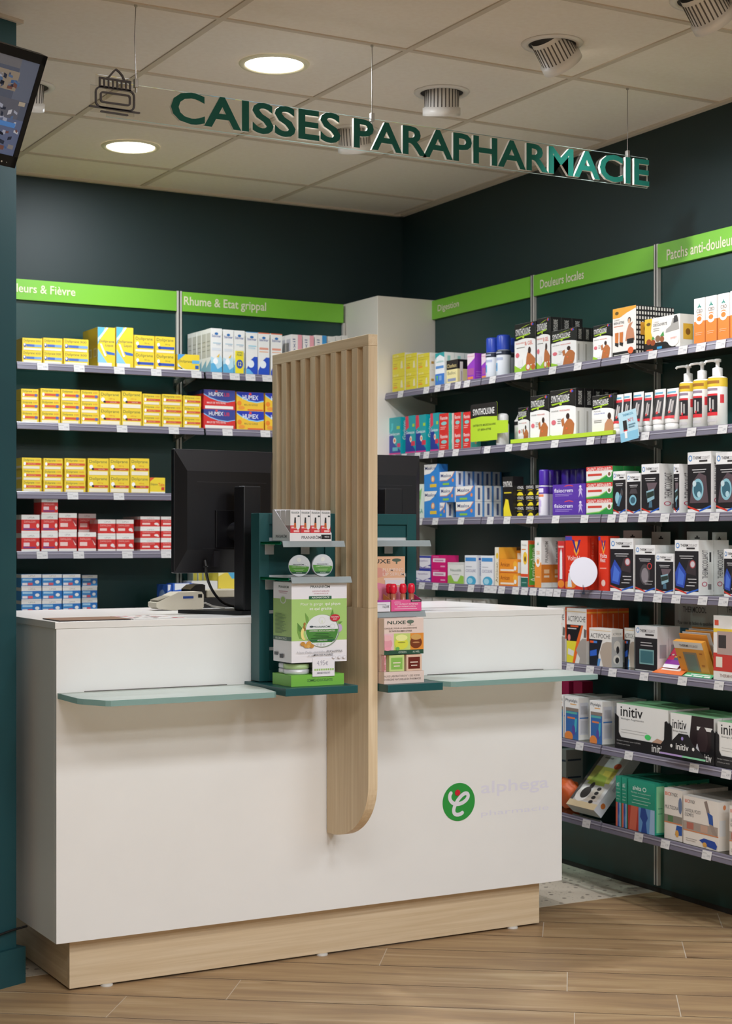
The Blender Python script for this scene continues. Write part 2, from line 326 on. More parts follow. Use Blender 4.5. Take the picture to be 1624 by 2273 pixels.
downlight(2.321, 6.055, 'round glowing ceiling light nearer the back wall, left and below the letters', DW_W * 0.7)
PANEL = mat('#fff8ee', 0.5, emit=2.5)
def fill_panel(x, y, label, watt):
    t = thing('added_light_panel', label, 'ceiling light', (x, y, CEIL), group='square ceiling light panels over the shop floor')
    b = MB()
    for a in ((-.31, -.31, .31, -.295), (-.31, .295, .31, .31), (-.31, -.295, -.295, .295), (.295, -.295, .31, .295)): b.box(a[0], a[1], -.010, a[2], a[3], -.0035, 'lamp')
    b.build('panel_frame', t); MB().box(-.295, -.295, -.008, .295, .295, -.0035, PANEL).build('diffuser', t)
    area('added_panel_lamp', (0, 0, -0.013), (0, 0, 0), 0.58, watt, parent=t, shape='SQUARE')
PW = 37  # unseen panels put in to soften shadows and brighten counter front, divider and ceiling
for x, y, w in ((2.30, 1.53, .8), (3.59, 1.53, .5), (2.30, 0.25, 1.0), (3.59, 0.25, .6), (2.30, -1.04, 1.1), (3.59, -1.04, .8), (1.02, -1.04, .8), (1.02, 1.53, .55), (-0.27, 1.53, .35), (1.02, 0.25, .3)):
    fill_panel(x, y, 'square ceiling light panel in the shop area before the counter', PW * w)

def gimbal(x, y, az, tilt, label):
    """white round ceiling recess with a finned, tilted spot body; az = horizontal direction of the beam"""
    t = thing('gimbal_spot', label, 'ceiling spot', (x, y, CEIL))
    MB().lathe([(0.074, -0.002), (0.077, -0.006), (0.093, -0.005), (0.097, 0.0)], (0, 0, 0), 'lamp', 40, caps=False).build('trim_ring', t)
    MB().lathe([(0.0, -0.0009), (0.074, -0.0009)], (0, 0, 0), 'hole', 40, caps=False).build('recess', t)
    d = Vector((math.cos(az) * math.sin(tilt), math.sin(az) * math.sin(tilt), -math.cos(tilt)))
    c = Vector((0, 0, 0)) - d * 0.020
    b = MB(); b.lathe([(0.058, -0.010), (0.060, 0.070), (0.066, 0.072), (0.066, 0.098), (0.060, 0.100), (0.054, 0.088), (0.0, 0.084)], c, 'lamp', 40, axis=d, caps=False)
    lb_ = b.build('lamp_body', t)
    f = MB(); u = d.orthogonal().normalized(); w = d.cross(u)
    for k in range(56):
        a = 2 * math.pi * k / 56
        if k % 2: continue
        r = u * math.cos(a) + w * math.sin(a); s = d.cross(r)
        f.obox(c + r * 0.0584 - s * 0.0020 + d * 0.004, r * 0.0018, s * 0.0040, d * 0.064, mat('#57514c', 0.6))
    f.build('cooling_slots', lb_)
    MB().lathe([(0.0, 0.0875), (0.050, 0.0875)], c, mat('#fff1d8', 0.4, emit=5), 30, axis=d, caps=False).build('lens', lb_)
    return t, Vector((x, y, CEIL)) + d * 0.092, d
SP = (
    (2.985, 4.150, R(15), R(44), 'white finned ceiling spot tilted strongly to the right, above the right half of the letters', 36),
    (2.978, 4.791, R(60), R(16), 'white finned ceiling spot hanging nearly straight, above the middle of the letters', 34),
    (2.968, 5.405, R(50), R(22), 'white finned ceiling spot seen through the clear sign between two words', 34),
    (3.120, 3.600, R(10), R(44), 'white finned ceiling spot cut by the top right edge of the photo', 46),
    (1.700, 5.420, R(85), R(20), 'small white ceiling spot half hidden behind the camera monitor', 30))
for x, y, az, ti, lb, w in SP:
    t, p, d = gimbal(x, y, az, ti, lb)
    spot('gimbal_lamp', p, d, w, 88, 0.9)

# ================================================================== HANGING SIGN
YS = 4.424
sg = thing('hanging_sign', 'clear acrylic hanging sign with dark green capital letters and a glue pot icon', 'sign', (0, 0, 0))
cp = MB(); cp.box(1.622, YS, 2.5325, 3.583, YS + 0.004, 2.634, 'acryl'); o = cp.build('acrylic_panel', sg); cp = MB(); cp.box(1.622, YS, 2.5312, 3.583, YS + 0.004, 2.5323, 'paleedge'); cp.box(1.622, YS, 2.6342, 3.583, YS + 0.004, 2.6350, 'paleedge'); cp.box(3.5832, YS, 2.5312, 3.5842, YS + .004, 2.635, 'paleedge'); cp.build('bright_edge', sg)  # pale strips stand for the light scattered along the acrylic edges
tb_ = MB()
def word(mb, w, x0, x1, z0, z1, y):
    mb.text(w, (x0, y - 0.011, z0), (x1 - x0, 0, 0), (0, 0, z1 - z0), 'letter', ez=(0, 0.0105, 0), me='lettere', bold=0.024)
word(tb_, 'CAISSES', at_y(376, 240, YS)[0], at_y(752, 300, YS)[0], 2.5385, 2.632, YS)
word(tb_, 'PARAPHARMACIE', at_y(781, 300, YS)[0], at_y(1436, 400, YS)[0], 2.5345, 2.627, YS)
o = tb_.build('letters', sg); o['label'] = 'dark green raised capital letters with white sides'
# icon: glue pot drawn with thick lines on its own clear backing
ic = MB()
def stroke(mb, pts, w, y, m, ez=0.005, closed=False, rise=0.0):
    n = len(pts); P = [Vector((p[0], 0, p[1])) for p in pts]; Lf = []; Rt = []
    for i in range(n):
        a = P[(i - 1) % n] if closed or i > 0 else None; c = P[(i + 1) % n] if closed or i < n - 1 else None
        d1 = (P[i] - a).normalized() if a is not None else None; d2 = (c - P[i]).normalized() if c is not None else None
        d1 = d1 or d2; d2 = d2 or d1; n1 = Vector((-d1.z, 0, d1.x)); n2 = Vector((-d2.z, 0, d2.x)); nn = (n1 + n2)
        nn = nn.normalized() if nn.length > 1e-6 else n1; k = w / 2 / max(0.5, nn.dot(n1)); yy = Vector((0, y - rise * i, 0))
        Lf.append(P[i] + nn * k + yy); Rt.append(P[i] - nn * k + yy)
    E = Vector((0, ez, 0)); vs = Lf + Rt + [p + E for p in Lf] + [p + E for p in Rt]; fs = []
    for i in range(n if closed else n - 1):
        j = (i + 1) % n; fs += [(i, j, n + j, n + i), (2 * n + i, 3 * n + i, 3 * n + j, 2 * n + j), (i, 2 * n + i, 2 * n + j, j), (n + i, n + j, 3 * n + j, 3 * n + i)]
    mb.add(vs, fs, m)
    if not closed:
        for i, j in ((0, 1), (n - 1, n - 2)):
            d = (P[i] - P[j]).normalized(); nn = Vector((-d.z, 0, d.x)); c = P[i] + Vector((0, y - rise * i, 0)); pts_ = [c + (nn * math.cos(math.pi * k / 8) + d * math.sin(math.pi * k / 8)) * w / 2 for k in range(9)]
            mb.add(pts_ + [p + E for p in pts_], [tuple(range(9))] + [(k, k + 1, 10 + k, 9 + k) for k in range(8)], m)
def stroke_old(mb, pts, w, y, m, ez=0.005, closed=False):
    n = len(pts); r = range(n if closed else n - 1)
    for i in r:
        a = Vector((pts[i][0], 0, pts[i][1])); b = Vector((pts[(i + 1) % n][0], 0, pts[(i + 1) % n][1])); d = (b - a).normalized(); s = Vector((-d.z, 0, d.x)) * w / 2
        q = [a - s, b - s, b + s, a + s]; q = [Vector((p.x, y, p.z)) for p in q]
        mb.add(q + [p + Vector((0, ez, 0)) for p in q], [(0, 1, 2, 3), (7, 6, 5, 4), (0, 4, 5, 1), (1, 5, 6, 2), (2, 6, 7, 3), (3, 7, 4, 0)], m)
    for p in pts: mb.lathe([(w / 2, 0.0), (w / 2, ez * 0.97)], (p[0], y, p[1]), m, 12, axis=Vector((0, 1, 0)), smooth=False)
def rrect(x0, z0, x1, z1, r, n=5):
    out = []
    for cx, cz, a0 in ((x1 - r, z1 - r, 0), (x0 + r, z1 - r, 90), (x0 + r, z0 + r, 180), (x1 - r, z0 + r, 270)):
        for k in range(n + 1): a = R(a0 + 90 * k / n); out.append((cx + r * math.cos(a), cz + r * math.sin(a)))
    return out
def ipx(px, py): p = at_y(px, py, YS); return (p.x, p.z)
wI = 0.0052; yI = YS - 0.008
X0, X1 = ipx(211, 200)[0], ipx(296, 250)[0]
stroke(ic, [ipx(198, 236), ipx(307, 252)], wI, yI, 'icon'); stroke(ic, [ipx(223, 248), ipx(281, 257)], wI, yI, 'icon')
zb = ipx(250, 243)[1]; zt = ipx(250, 198)[1]
stroke(ic, rrect(X0, zb + .001, X1, zt, 0.016), wI, yI, 'icon', closed=True)
stroke(ic, rrect(X0 + 0.015, zb + 0.016, X1 - 0.013, zt - 0.014, 0.007), wI, yI, 'icon', closed=True)
zl = zt + 0.002; zu = zt + 0.026; xa, xb = X0 + 0.012, X1 - 0.012
stroke(ic, [(xa, zl), (xa, zu), (xb, zu), (xb, zl)], wI, yI, 'icon', closed=True)
for k in range(1, 7): x = xa + (xb - xa) * k / 7; stroke(ic, [(x, zl), (x, zu)], wI * .8, yI - .0003, 'icon')
xm = xa + (xb - xa) * 0.52
stroke(ic, [(xm - 0.030, zu), (xm - 0.022, zu + .004), (xm - 0.006, zu + 0.024), (xm + 0.001, zu + 0.030), (xm + 0.010, zu + 0.025), (xm + 0.020, zu + 0.015), (xm + 0.026, zu + .002)], wI, yI + .0004, 'icon')
o = ic.build('glue_pot_icon', sg); o['label'] = 'dark brown line drawing of a glue pot'
ib = MB(); ib.box(X0 - 0.012, YS + 0.0045, zb - 0.012, X1 + 0.004, YS + 0.0075, zt + .006, 'acryl'); ib.box(xa - .008, YS + .0045, zt + .006, xb + .004, YS + .0075, zu + .012, 'acryl'); ib.build('icon_backing', sg)
for px, py in ((302, 185), (826, 262), (1393, 348)):
    x = at_y(px, py, YS)[0]; wm = MB(); wm.tube([(x, YS + 0.002, CEIL - 0.001), (x - 0.004 * (px < 400), YS + .002, (CEIL + 2.64) / 2 + .02), (x, YS + 0.002, 2.64)], 0.0011, mat('#6f675f', 0.4, 0.3), 6); wm.build('suspension_wire', sg)
    ck = MB(); ck.box(x - 0.006, YS - 0.005, 2.626, x + 0.006, YS + 0.009, 2.652, 'metal', 0.002); ck.lathe([(0.003, 0), (0.003, 0.014)], (x, YS + 0.002, 2.612), 'metal', 10); ck.build('wire_clamp', sg); ck = MB(); ck.lathe([(0.0045, 0), (0.0045, 0.006)], (x, YS + .002, CEIL - .009), 'metal', 10); ck.build('ceiling_fixing', sg)

# ================================================================== CCTV MONITOR ON THE PILLAR
D0 = 4.55
pr = CAMP + ray(104, 125) * D0; ut = -Vector((0, 0, 1)) * math.cos(R(26)) - PN * math.sin(R(26)); nrm = PE.cross(ut); nrm = nrm if nrm.dot(PN) > 0 else -nrm
mon = thing('surveillance_monitor', 'black flat surveillance screen tilted down from the green pillar', 'monitor', tuple(pr))
HM, WM = 0.325, 0.50
b = MB(); b.obox(Vector((0, 0, 0)), -PE * WM, -nrm * 0.035, ut * HM, 'dark'); bz = b
for a0, a1, b0, b1 in ((0, WM, 0, 0.026), (0, WM, HM - 0.032, HM), (0, 0.016, 0, HM), (WM - 0.016, WM, 0, HM)):
    b.obox(-PE * a0 + ut * b0, -PE * (a1 - a0), nrm * 0.005, ut * (b1 - b0), mat('#1b1716', 0.35))
b.build('housing', mon)
b = MB()
b.obox(-PE * 0.016 + ut * 0.026 + nrm * 0.0002, -PE * (WM - 0.032), nrm * 0.0006, ut * (HM - 0.058), mat('#545a6b', 0.25, emit=0.35))
def scr(x0, y0, x1, y1, c, k, e=0.35, sk=0):
    b.add([-PE * (0.016 + p * (WM - 0.032)) + ut * (0.026 + q * (HM - 0.058)) + nrm * (0.0009 + k * 0.0002) for p, q in ((x0, y0), (x1, y0 + sk), (x1, y1 + sk), (x0, y1))], [(0, 1, 2, 3)], mat(c, 0.3, emit=e))
scr(0.0, 0.0, 0.13, 0.42, '#5f6678', 1); scr(0.13, 0.0, 0.6, 0.10, '#6a6a70', 1); scr(0.05, 0.42, 1, 1, '#5b5d69', 1); scr(0.12, 0.14, 0.3, 0.34, '#8b8175', 2); scr(0, 0.62, 0.25, 1, '#5a6482', 2)
rr = random.Random(3)
for k in range(170):
    x = rr.uniform(0.0, 0.62); y = rr.choice((rr.uniform(0.12, 0.30), rr.uniform(0.42, 0.93))); w = rr.uniform(0.012, 0.05); h = rr.uniform(0.015, 0.05)
    if x < 0.1 and y < 0.4: continue
    scr(x, y, min(x + w, .99), min(y + h, .97), rr.choice(('#9aa0b4', '#2c3040', '#454b63', '#7e7a7c', '#3a5a8a', '#b6b9c4', '#6c4a44', '#1d1f2a', '#52688c', '#a39a8c')), 3 + k % 4, 0.35, rr.uniform(-.02, .02))
scr(0.05, 0.66, 0.22, 0.71, '#4f7fc0', 8); scr(0.22, 0.72, 0.34, 0.86, '#2c5a66', 8); scr(0.42, 0.18, 0.45, 0.22, '#e8e8ff', 8)
b.build('screen', mon)
b = MB(); b.obox(-PE * 0.30 + ut * 0.12 - nrm * 0.035, -PE * 0.1, -nrm * 0.03, ut * 0.1, 'black'); b.obox(-PE * 0.33 + ut * 0.15 - nrm * 0.065, -PE * 0.04, -PN * 0.06, ut * 0.04, 'black'); b.build('wall_bracket', mon)
b = MB(); b.lathe([(0.0025, 0), (0.0025, 0.001)], -PE * 0.052 + ut * (HM - 0.012) + nrm * 0.005, mat('#d8d4cc', 0.3), 10, axis=nrm); b.lathe([(0.0014, 0), (0.0014, 0.001)], -PE * 0.034 + ut * (HM - 0.012) + nrm * 0.005, mat('#a8a49c', 0.3), 10, axis=nrm); b.build('button', mon)
# black cable along the pillar foot
cb = MB(); cc = [pc + PN * 0.012 + PE * (0.03 - 0.05 * i) + Vector((0, 0, 0.158 + (0.008 * math.cos(i * .9)) + .002 * i)) for i in range(0, 12)]; cb.tube(cc, 0.0035, 'black'); tag(cb.build('power_cable'), 'black cable running along the green pillar above its skirting', 'cable')

# ================================================================== COUNTER
YF = 4.53; ZT = 1.0835
ct = thing('sales_counter', 'white laminate sales counter standing on a recessed oak plinth', 'counter', (2.4, 4.9, 0))
def T(o): o.matrix_parent_inverse = Matrix.Translation(-Vector((2.4, 4.9, 0))); return o
def part(mb, name, par=ct): o = mb.build(name, par); o.location = -par.location; return o
fpn = part(MB().box(1.509, YF, 0.1535, 3.299, YF + 0.019, ZT - 0.0205, 'white', 0.0008), 'front_panel')
part(MB().box(1.509, YF + 0.0195, 0.1535, 1.528, 5.24, ZT - 0.0205, 'side', 0.0008), 'side_panel')
part(MB().box(3.280, YF + 0.0195, 0.1535, 3.299, 5.24, ZT - 0.0205, 'side', 0.0008), 'side_panel')
part(MB().box(1.528, 5.22, 0.1535, 3.28, 5.24, ZT - 0.05, 'side'), 'back_panel')
part(MB().box(1.528, YF + 0.02, 0.1535, 3.28, 5.22, 0.172, 'side'), 'bottom_panel')
pl_ = MB(); pl_.box(1.564, 4.575, 0.007, 3.236, 4.594, 0.1533, 'oakX'); pl_.box(1.564, 4.5945, 0.007, 1.583, 5.18, 0.1533, 'oakY'); pl_.box(3.217, 4.5945, 0.007, 3.236, 5.18, 0.1533, 'oakY'); part(pl_, 'plinth')
for x, y in ((1.68, 4.60), (3.13, 4.60), (1.60, 5.0), (3.2, 5.0), (2.4, 4.6)): part(MB().lathe([(0.019, 0), (0.019, 0.005), (0.012, 0.0069)], (x, y - 0.018, 0), mat('#cfcac2', 0.4), 16), 'levelling_foot')
wt = MB(); wt.box(1.5045, YF - 0.003, ZT - 0.020, 3.305, 5.30, ZT, 'worktop', 0.0012); tag(wt.build('worktop'), 'long white worktop lying along the whole sales counter', 'worktop')
# logo: green disc with a white letter figure and a red dot
lg = MB(); lc = at_y(1017.5, 1780, YF); LR = 0.0625
lg.lathe([(LR, 0), (LR, 0.0015)], (lc.x, YF - 0.0017, lc.z), mat('#2f9a41', 0.4), 64, axis=Vector((0, 1, 0)), smooth=False)
def bez(p, n=14):
    out = []
    for i in range(0, len(p) - 3, 3):
        for k in range(n):
            t = k / n; a = (1 - t) ** 3; b_ = 3 * t * (1 - t) ** 2; c = 3 * t * t * (1 - t); d = t ** 3
            out.append((a * p[i][0] + b_ * p[i + 1][0] + c * p[i + 2][0] + d * p[i + 3][0], a * p[i][1] + b_ * p[i + 1][1] + c * p[i + 2][1] + d * p[i + 3][1]))
    out.append(p[-1]); return out
def LP(zx, zy): # logo drawing coordinates (relative, -1..1)
    return (lc.x + (zx) * LR, lc.z + zy * LR)
cv = bez([(-.50, .50), (-.66, .34), (-.58, -.02), (-.18, -.10), (.30, -.16), (.72, .22), (.52, .40), (.34, .54), (-.06, .20), (-.24, -.14), (-.52, -.62), (-.12, -.78), (.20, -.58)])
stroke(lg, [LP(*p) for p in cv], LR * 0.20, YF - 0.0024, mat('#e6e4ea', 0.4), ez=0.0006, rise=0.00001)
lg.lathe([(LR * 0.16, 0), (LR * 0.16, 0.0008)], (lc.x - .10 * LR, YF - 0.0042, lc.z + 0.50 * LR), mat('#cf2233', 0.4), 24, axis=Vector((0, 1, 0)), smooth=False)
# faint white lettering beside it
pale = mat('#e8e5f0', 0.35)
lg.text('alphega', (at_y(1067, 1760, YF).x, YF - 0.0006, at_y(1100, 1767, YF).z), (at_y(1217, 1740, YF).x - at_y(1067, 1760, YF).x, 0, 0), (0, 0, 0.052), pale, bold=True)
lg.text('pharmacie', (at_y(1067, 1800, YF).x, YF - 0.0006, at_y(1100, 1812, YF).z), (at_y(1217, 1740, YF).x - at_y(1067, 1760, YF).x, 0, 0), (0, 0, 0.022), pale)
o = lg.build('logo', fpn); o['label'] = 'round green logo with a white curl and a red dot'

# frosted glass shelves on the counter front
def glass_shelf(pts, label, z0, th=0.016):
    t = thing('frosted_glass_shelf', label, 'shelf', (0, 0, 0))
    b = MB(); b.prism(pts, (0, 0, z0), (1, 0, 0), (0, 1, 0), (0, 0, th), 'frost', 'frostedge'); b.build('glass_plate', t)
    k = MB(); x0 = min(p[0] for p in pts); x1 = max(p[0] for p in pts); k.box(x0 + 0.08, YF - 0.003, z0 + th, min(x1 - .06, 3.23), YF - 0.0002, z0 + th + 0.0025, mat('#77736f', 0.4, .5)); k.build('fixing_rail', t)
glass_shelf([(1.513, 4.5295), (1.513, 4.36), (1.522, 4.335), (1.56, 4.262), (1.572, 4.252), (2.072, 4.252), (2.082, 4.262), (2.104, 4.40), (2.106, 4.5295)], 'frosted glass shelf on the counter front, left of the oak divider', 0.862)
glass_shelf([(2.68, 4.5295), (2.68, 4.33), (2.70, 4.29), (2.715, 4.283), (3.262, 4.283), (3.272, 4.293), (3.280, 4.5295)], 'frosted glass shelf on the counter front, right of the oak divider', 0.862)

# ================================================================== OAK DIVIDER
dv = thing('slatted_divider', 'tall slatted oak divider with a rounded lower end, crossing the counter front', 'divider', (2.4045, 4.53, 0))
X0d, X1d, YN, YFd = 2.389, 2.4205, 4.260, 4.919
def dpart(mb, name): o = mb.build(name, dv); o.location = -dv.location; return o
ZTop = 1.9385; zs = 1.1145
arc = [(YF - 0.0034, 0.400), (4.50, 0.400)] 
for k in range(0, 19): a = R(90 * k / 18); arc.append((4.50 - (4.50 - YN) * math.sin(a), 0.585 - 0.185 * math.cos(a)))
arc += [(YN, zs), (YF - 0.0034, zs)]
b = MB(); b.prism(arc, (X0d, 0, 0), (0, 1, 0), (0, 0, 1), (X1d - X0d, 0, 0), 'oakZ'); b.box(X0d, YF - 0.0033, ZT + 0.0005, X1d, YFd, zs, 'oakY'); dpart(b, 'lower_board')
b = MB(); b.box(X0d, YN, ZTop - 0.034, X1d, YFd, ZTop, 'oakY', 0.0008); dpart(b, 'top_rail')
b = MB(); b.box(X0d + 0.017, YN + 0.03, zs + 0.0004, X0d + 0.021, YFd - 0.001, ZTop - 0.0345, 'oakZ'); dpart(b, 'backing_board')
pitch = (YFd - YN - 0.034) / 9
for k in range(10):
    y0 = YN + k * pitch; w = 0.034
    dpart(MB().box(X0d, y0, zs + 0.0004, X1d, y0 + w, ZTop - 0.0345, 'oakZ', 0.0006), 'slat')

# ================================================================== GREEN SLATWALL DISPLAYS
YD = 4.47
def display(x0, x1, side, label, bx0, bx1, by):
    t = thing('slatwall_display', label, 'display stand', ((x0 + x1) / 2, YD, 0.86))
    def p(mb, n): o = mb.build(n, t); o.location = -t.location; return o
    z0, z1 = 0.889, 1.4015; fw = 0.034
    b = MB(); fl = lambda x: x
    for a, c, d, e in ((x0, x0 + fw, z0, z1), (x1 - fw, x1, z0, z1)): b.box(a, YD, d, c, YF - 0.0005, e, 'green', 0.001)
    b.box(x0 + fw, YD, z1 - fw, x1 - fw, YF - 0.0005, z1, 'green', 0.001); b.box(x0 + fw, YD, z0, x1 - fw, YF - 0.0005, z0 + fw, 'green', 0.001); p(b, 'frame')
    slots = [at_y(600, y, YD + 0.01).z for y in (1197, 1280, 1358, 1440)]
    b = MB(); zz = [z0 + fw] + sorted(slots) + [z1 - fw]
    for i in range(len(zz) - 1): b.box(x0 + fw, YD + 0.009, zz[i] + (0.005 if i else 0), x1 - fw, YD + 0.03, zz[i + 1] - (0.005 if i < len(zz) - 2 else 0), 'green')
    p(b, 'slat_panel')
    for s in slots:
        b = MB(); b.box(x0 + fw, YD + 0.0095, s - 0.0050, x1 - fw, YD + 0.026, s + 0.0050, 'alu'); b.box(x0 + fw, YD + 0.008, s - 0.0048, x1 - fw, YD + 0.011, s - 0.003, 'alu'); p(b, 'aluminium_slot')
    b = MB(); b.box(bx0, by, 0.864, bx1, YF - 0.0006, 0.887, 'green', 0.001); p(b, 'bottom_shelf')
    return t, slots
dl, SLT = display(2.127, 2.3875, -1, 'dark green slatwall display left of the oak divider', 2.105, 2.345, 4.245)
dr, _ = display(2.4220, 2.683, 1, 'dark green slatwall display right of the oak divider', 2.4225, 2.615, 4.20)
def clip_shelf(xa, xb, z, yf, label, gx0=None):
    t = thing('clear_clip_shelf', label, 'shelf', ((xa + xb) / 2, YD, z))
    def p(mb, n): o = mb.build(n, t); o.location = -t.location; return o
    p(MB().box((gx0 or xa) , yf + 0.006, z - 0.007, xb - 0.012, YD - 0.0006, z - 0.001, 'glass'), 'glass_plate')
    p(MB().box((gx0 or xa), yf + 0.006, z - 0.0085, (gx0 or xa) + 0.002, YD - 0.0006, z - 0.0008, 'greenglass'), 'green_glass_edge')
    b = MB(); b.prism([(0, 0), (0.008, 0), (0.006, 0.002), (-0.001, 0.002), (-0.009, -0.016), (-0.007, -0.017)], (xa, yf, z), (0, 1, 0), (0, 0, 1), (xb - xa, 0, 0), 'plast'); p(b, 'price_lip')
    for x in (xa + 0.012, (xa + xb) / 2 + .03):
        b = MB(); b.box(x, YD - 0.004, z - 0.040, x + 0.03, YD - 0.0006, z - 0.0072, mat('#c9cbd0', 0.3, .4), 0.001); b.box(x + .01, YD - 0.03, z - 0.012, x + 0.02, YD - .0042, z - 0.0075, 'metal'); p(b, 'bracket')
    return t
YL = 4.325
xa = at_y(626, 1202, YL).x; xb = at_y(763, 1202, YL).x; z1s = at_y(690, 1202, YL).z
clip_shelf(xa, xb, z1s, YL, 'upper clear clip shelf of the left green display', xa - 0.002)
YL2 = 4.271; xa2 = at_y(645, 1282, YL2).x; xb2 = at_y(778, 1282, YL2).x; z2s = at_y(700, 1282, YL2).z
clip_shelf(xa2, xb2, z2s, YL2, 'lower clear clip shelf of the left green display', xa2 - 0.004)
xr1 = at_y(953.5, 1202, YL).x; xr2 = at_y(942, 1357, 4.28).x
clip_shelf(2.4225, xr1, z1s + .001, YL, 'upper clear clip shelf of the right green display')
z3s = at_y(900, 1357, 4.28).z
clip_shelf(2.4225, xr2, z3s, 4.28, 'lower clear clip shelf of the right green display')

# ================================================================== SHELVING
SHR = [1.9800, 1.6985, 1.4105, 1.1310, 0.8535, 0.5650, 0.2830]     # upper surface of the right-wall shelves
SHB = [2.0370, 1.7945, 1.5125, 1.2695, 1.0150]                      # upper surface of the back-wall shelves
ORD = ('top', 'second', 'third', 'fourth', 'fifth', 'sixth', 'bottom')
def make_tag():
    b = MB(); b.box(-0.023, -0.0012, -0.0145, 0.023, 0, 0.0145, 'tag', 0); b.text('2,90', (0.002, -0.0014, -0.006), (0.016, 0, 0), (0, 0, 0.008), 'tagtxt'); b.box(-0.019, -0.0014, 0.005, 0.000, -0.0012, 0.0075, mat('#b5b3b3', 0.5)); b.box(-0.019, -0.0014, -0.009, -0.004, -0.0012, -0.004, mat('#c6c4c4', 0.5))
    o = b.build('price_tag'); me = o.data; bpy.data.objects.remove(o); return me
TAGM = make_tag()
def board(label, org, rz, length, depth, z, tags):
    """shelf: local x along the wall, -y into the room"""
    t = thing('wall_shelf', label, 'shelf', (org.x, org.y, z), rz)
    MB().box(0.003, -depth, -0.0085, length - 0.003, -0.014, -0.0005, 'glass').build('glass_board', t)
    b = MB(); b.prism([(0, -0.0005), (-0.004, 0.001), (-0.007, -0.003), (-0.012, -0.028), (-0.009, -0.030), (-0.001, -0.012)], (0.003, -depth, 0), (0, 1, 0), (0, 0, 1), (length - 0.006, 0, 0), 'rail')
    b.prism([(-0.0078, -0.008), (-0.0092, -0.008), (-0.0102, -0.012), (-0.0086, -0.012)], (0.003, -depth, 0), (0, 1, 0), (0, 0, 1), (length - 0.006, 0, 0), 'rail_highlight'); rail_ = b.build('price_rail', t)  # lighter strip paints a highlight along the rail
    for x in (0.022, length - 0.022):
        b = MB(); b.prism([(-0.015, -0.010), (-depth * 0.55, -0.010), (-depth * 0.45, -0.022), (-0.015, -0.045)], (x - 0.002, 0, 0), (0, 1, 0), (0, 0, 1), (0.004, 0, 0), 'metal')
        b.box(x - 0.009, -0.05, -0.030, x + 0.009, -0.035, -0.012, 'metal', 0.002); b.build('bracket', t)
    for x in tags:
        if 0.03 < x < length - 0.03:
            o = bpy.data.objects.new('price_tag', TAGM); COL.objects.link(o); o.parent = rail_; o.location = (x, -depth - 0.0118, -0.0155); o.rotation_euler = (R(-11), 0, 0)
    return t
RZR = -(math.pi / 2 + TW)
rtags = [[888, 945, 970, 992, 1015, 1035, 1092, 1149, 1225, 1281, 1386, 1447, 1514, 1554, 1598],
         [870, 895, 925, 945, 978, 1010, 1080, 1128, 1163, 1230, 1309, 1355, 1430, 1533, 1602],
         [930, 965, 1022, 1087, 1124, 1175, 1232, 1296, 1356, 1382, 1425, 1474, 1531, 1584],
         [935, 965, 1001, 1044, 1080, 1094, 1112, 1143, 1163, 1182, 1202, 1218, 1235, 1264, 1332, 1368, 1416, 1458, 1499, 1558, 1604],
         [1264, 1308, 1358, 1428, 1513, 1594], [1285, 1394, 1539, 1610], [1300, 1416, 1475, 1567]]
bays = [(0.330, 1.144), (1.146, 1.962), (1.964, 2.782)]
bayn = ('bay beside the white corner column', 'middle bay', 'bay at the right edge of the photo')
for k, z in enumerate(SHR):
    bayn = ('by the white column', 'middle bay', 'bay at the photo edge')
    us = [at_rw(p, 1100, 0.282)[0] for p in rtags[k]]
    for j, (u0, u1) in enumerate(bays):
        p0 = rp(u0, 0, 0); board('%s glass shelf on the right wall, %s' % (ORD[k], bayn[j]), p0, RZR, u1 - u0, 0.268, z, [u - u0 for u in us])
btags = [[94, 175, 264, 346, 435, 481, 520, 555, 592], [141, 270, 385, 504, 588], [161, 263], [93, 174, 282, 368], []]
for k, z in enumerate(SHB):
    us = [at_y(p, 1100, 6.42).x for p in btags[k]]
    for j, (u0, u1) in enumerate(((1.972, 2.796), (2.800, 3.634))):
        board('%s glass shelf on the back wall, %s' % (('top', 'second', 'third', 'fourth', 'lowest')[k], ('by the green pillar', 'by the white column')[j]), Vector((u0, 6.729, 0)), 0, u1 - u0, 0.30, z, [u - u0 for u in us])
# uprights
for i, x in enumerate((1.970, 2.798)):
    b = MB(); b.box(x - 0.012, 6.703, 0.03, x + 0.012, 6.7165, 2.42, 'post', 0.001); b.box(x - 0.003, 6.702, 0.03, x + 0.003, 6.7035, 2.42, 'hole')
    tag(b.build('shelf_upright'), ('metal shelf upright on the back wall, hidden behind the green pillar', 'metal shelf upright on the back wall between the two green headers')[i], 'shelf upright')
b = MB(); b.box(3.622, 6.700, 0.03, 3.634, 6.7165, 2.33, 'post', 0.001); tag(b.build('shelf_upright'), 'metal shelf upright on the back wall where it meets the white column', 'shelf upright')
for i, u in enumerate((1.145, 1.963, 2.785)):
    b = MB(); b.obox(rp(u - 0.012, 0.0125, 0.03), DW * 0.024, NW * 0.013, (0, 0, 2.39), 'post'); b.obox(rp(u - 0.003, 0.0255, 0.03), DW * 0.006, NW * 0.0008, (0, 0, 2.39), 'hole')
    tag(b.build('shelf_upright'), ('metal shelf upright on the right wall between the first two green headers', 'metal shelf upright on the right wall between the last two green headers', 'metal shelf upright on the right wall just outside the photo')[i], 'shelf upright')
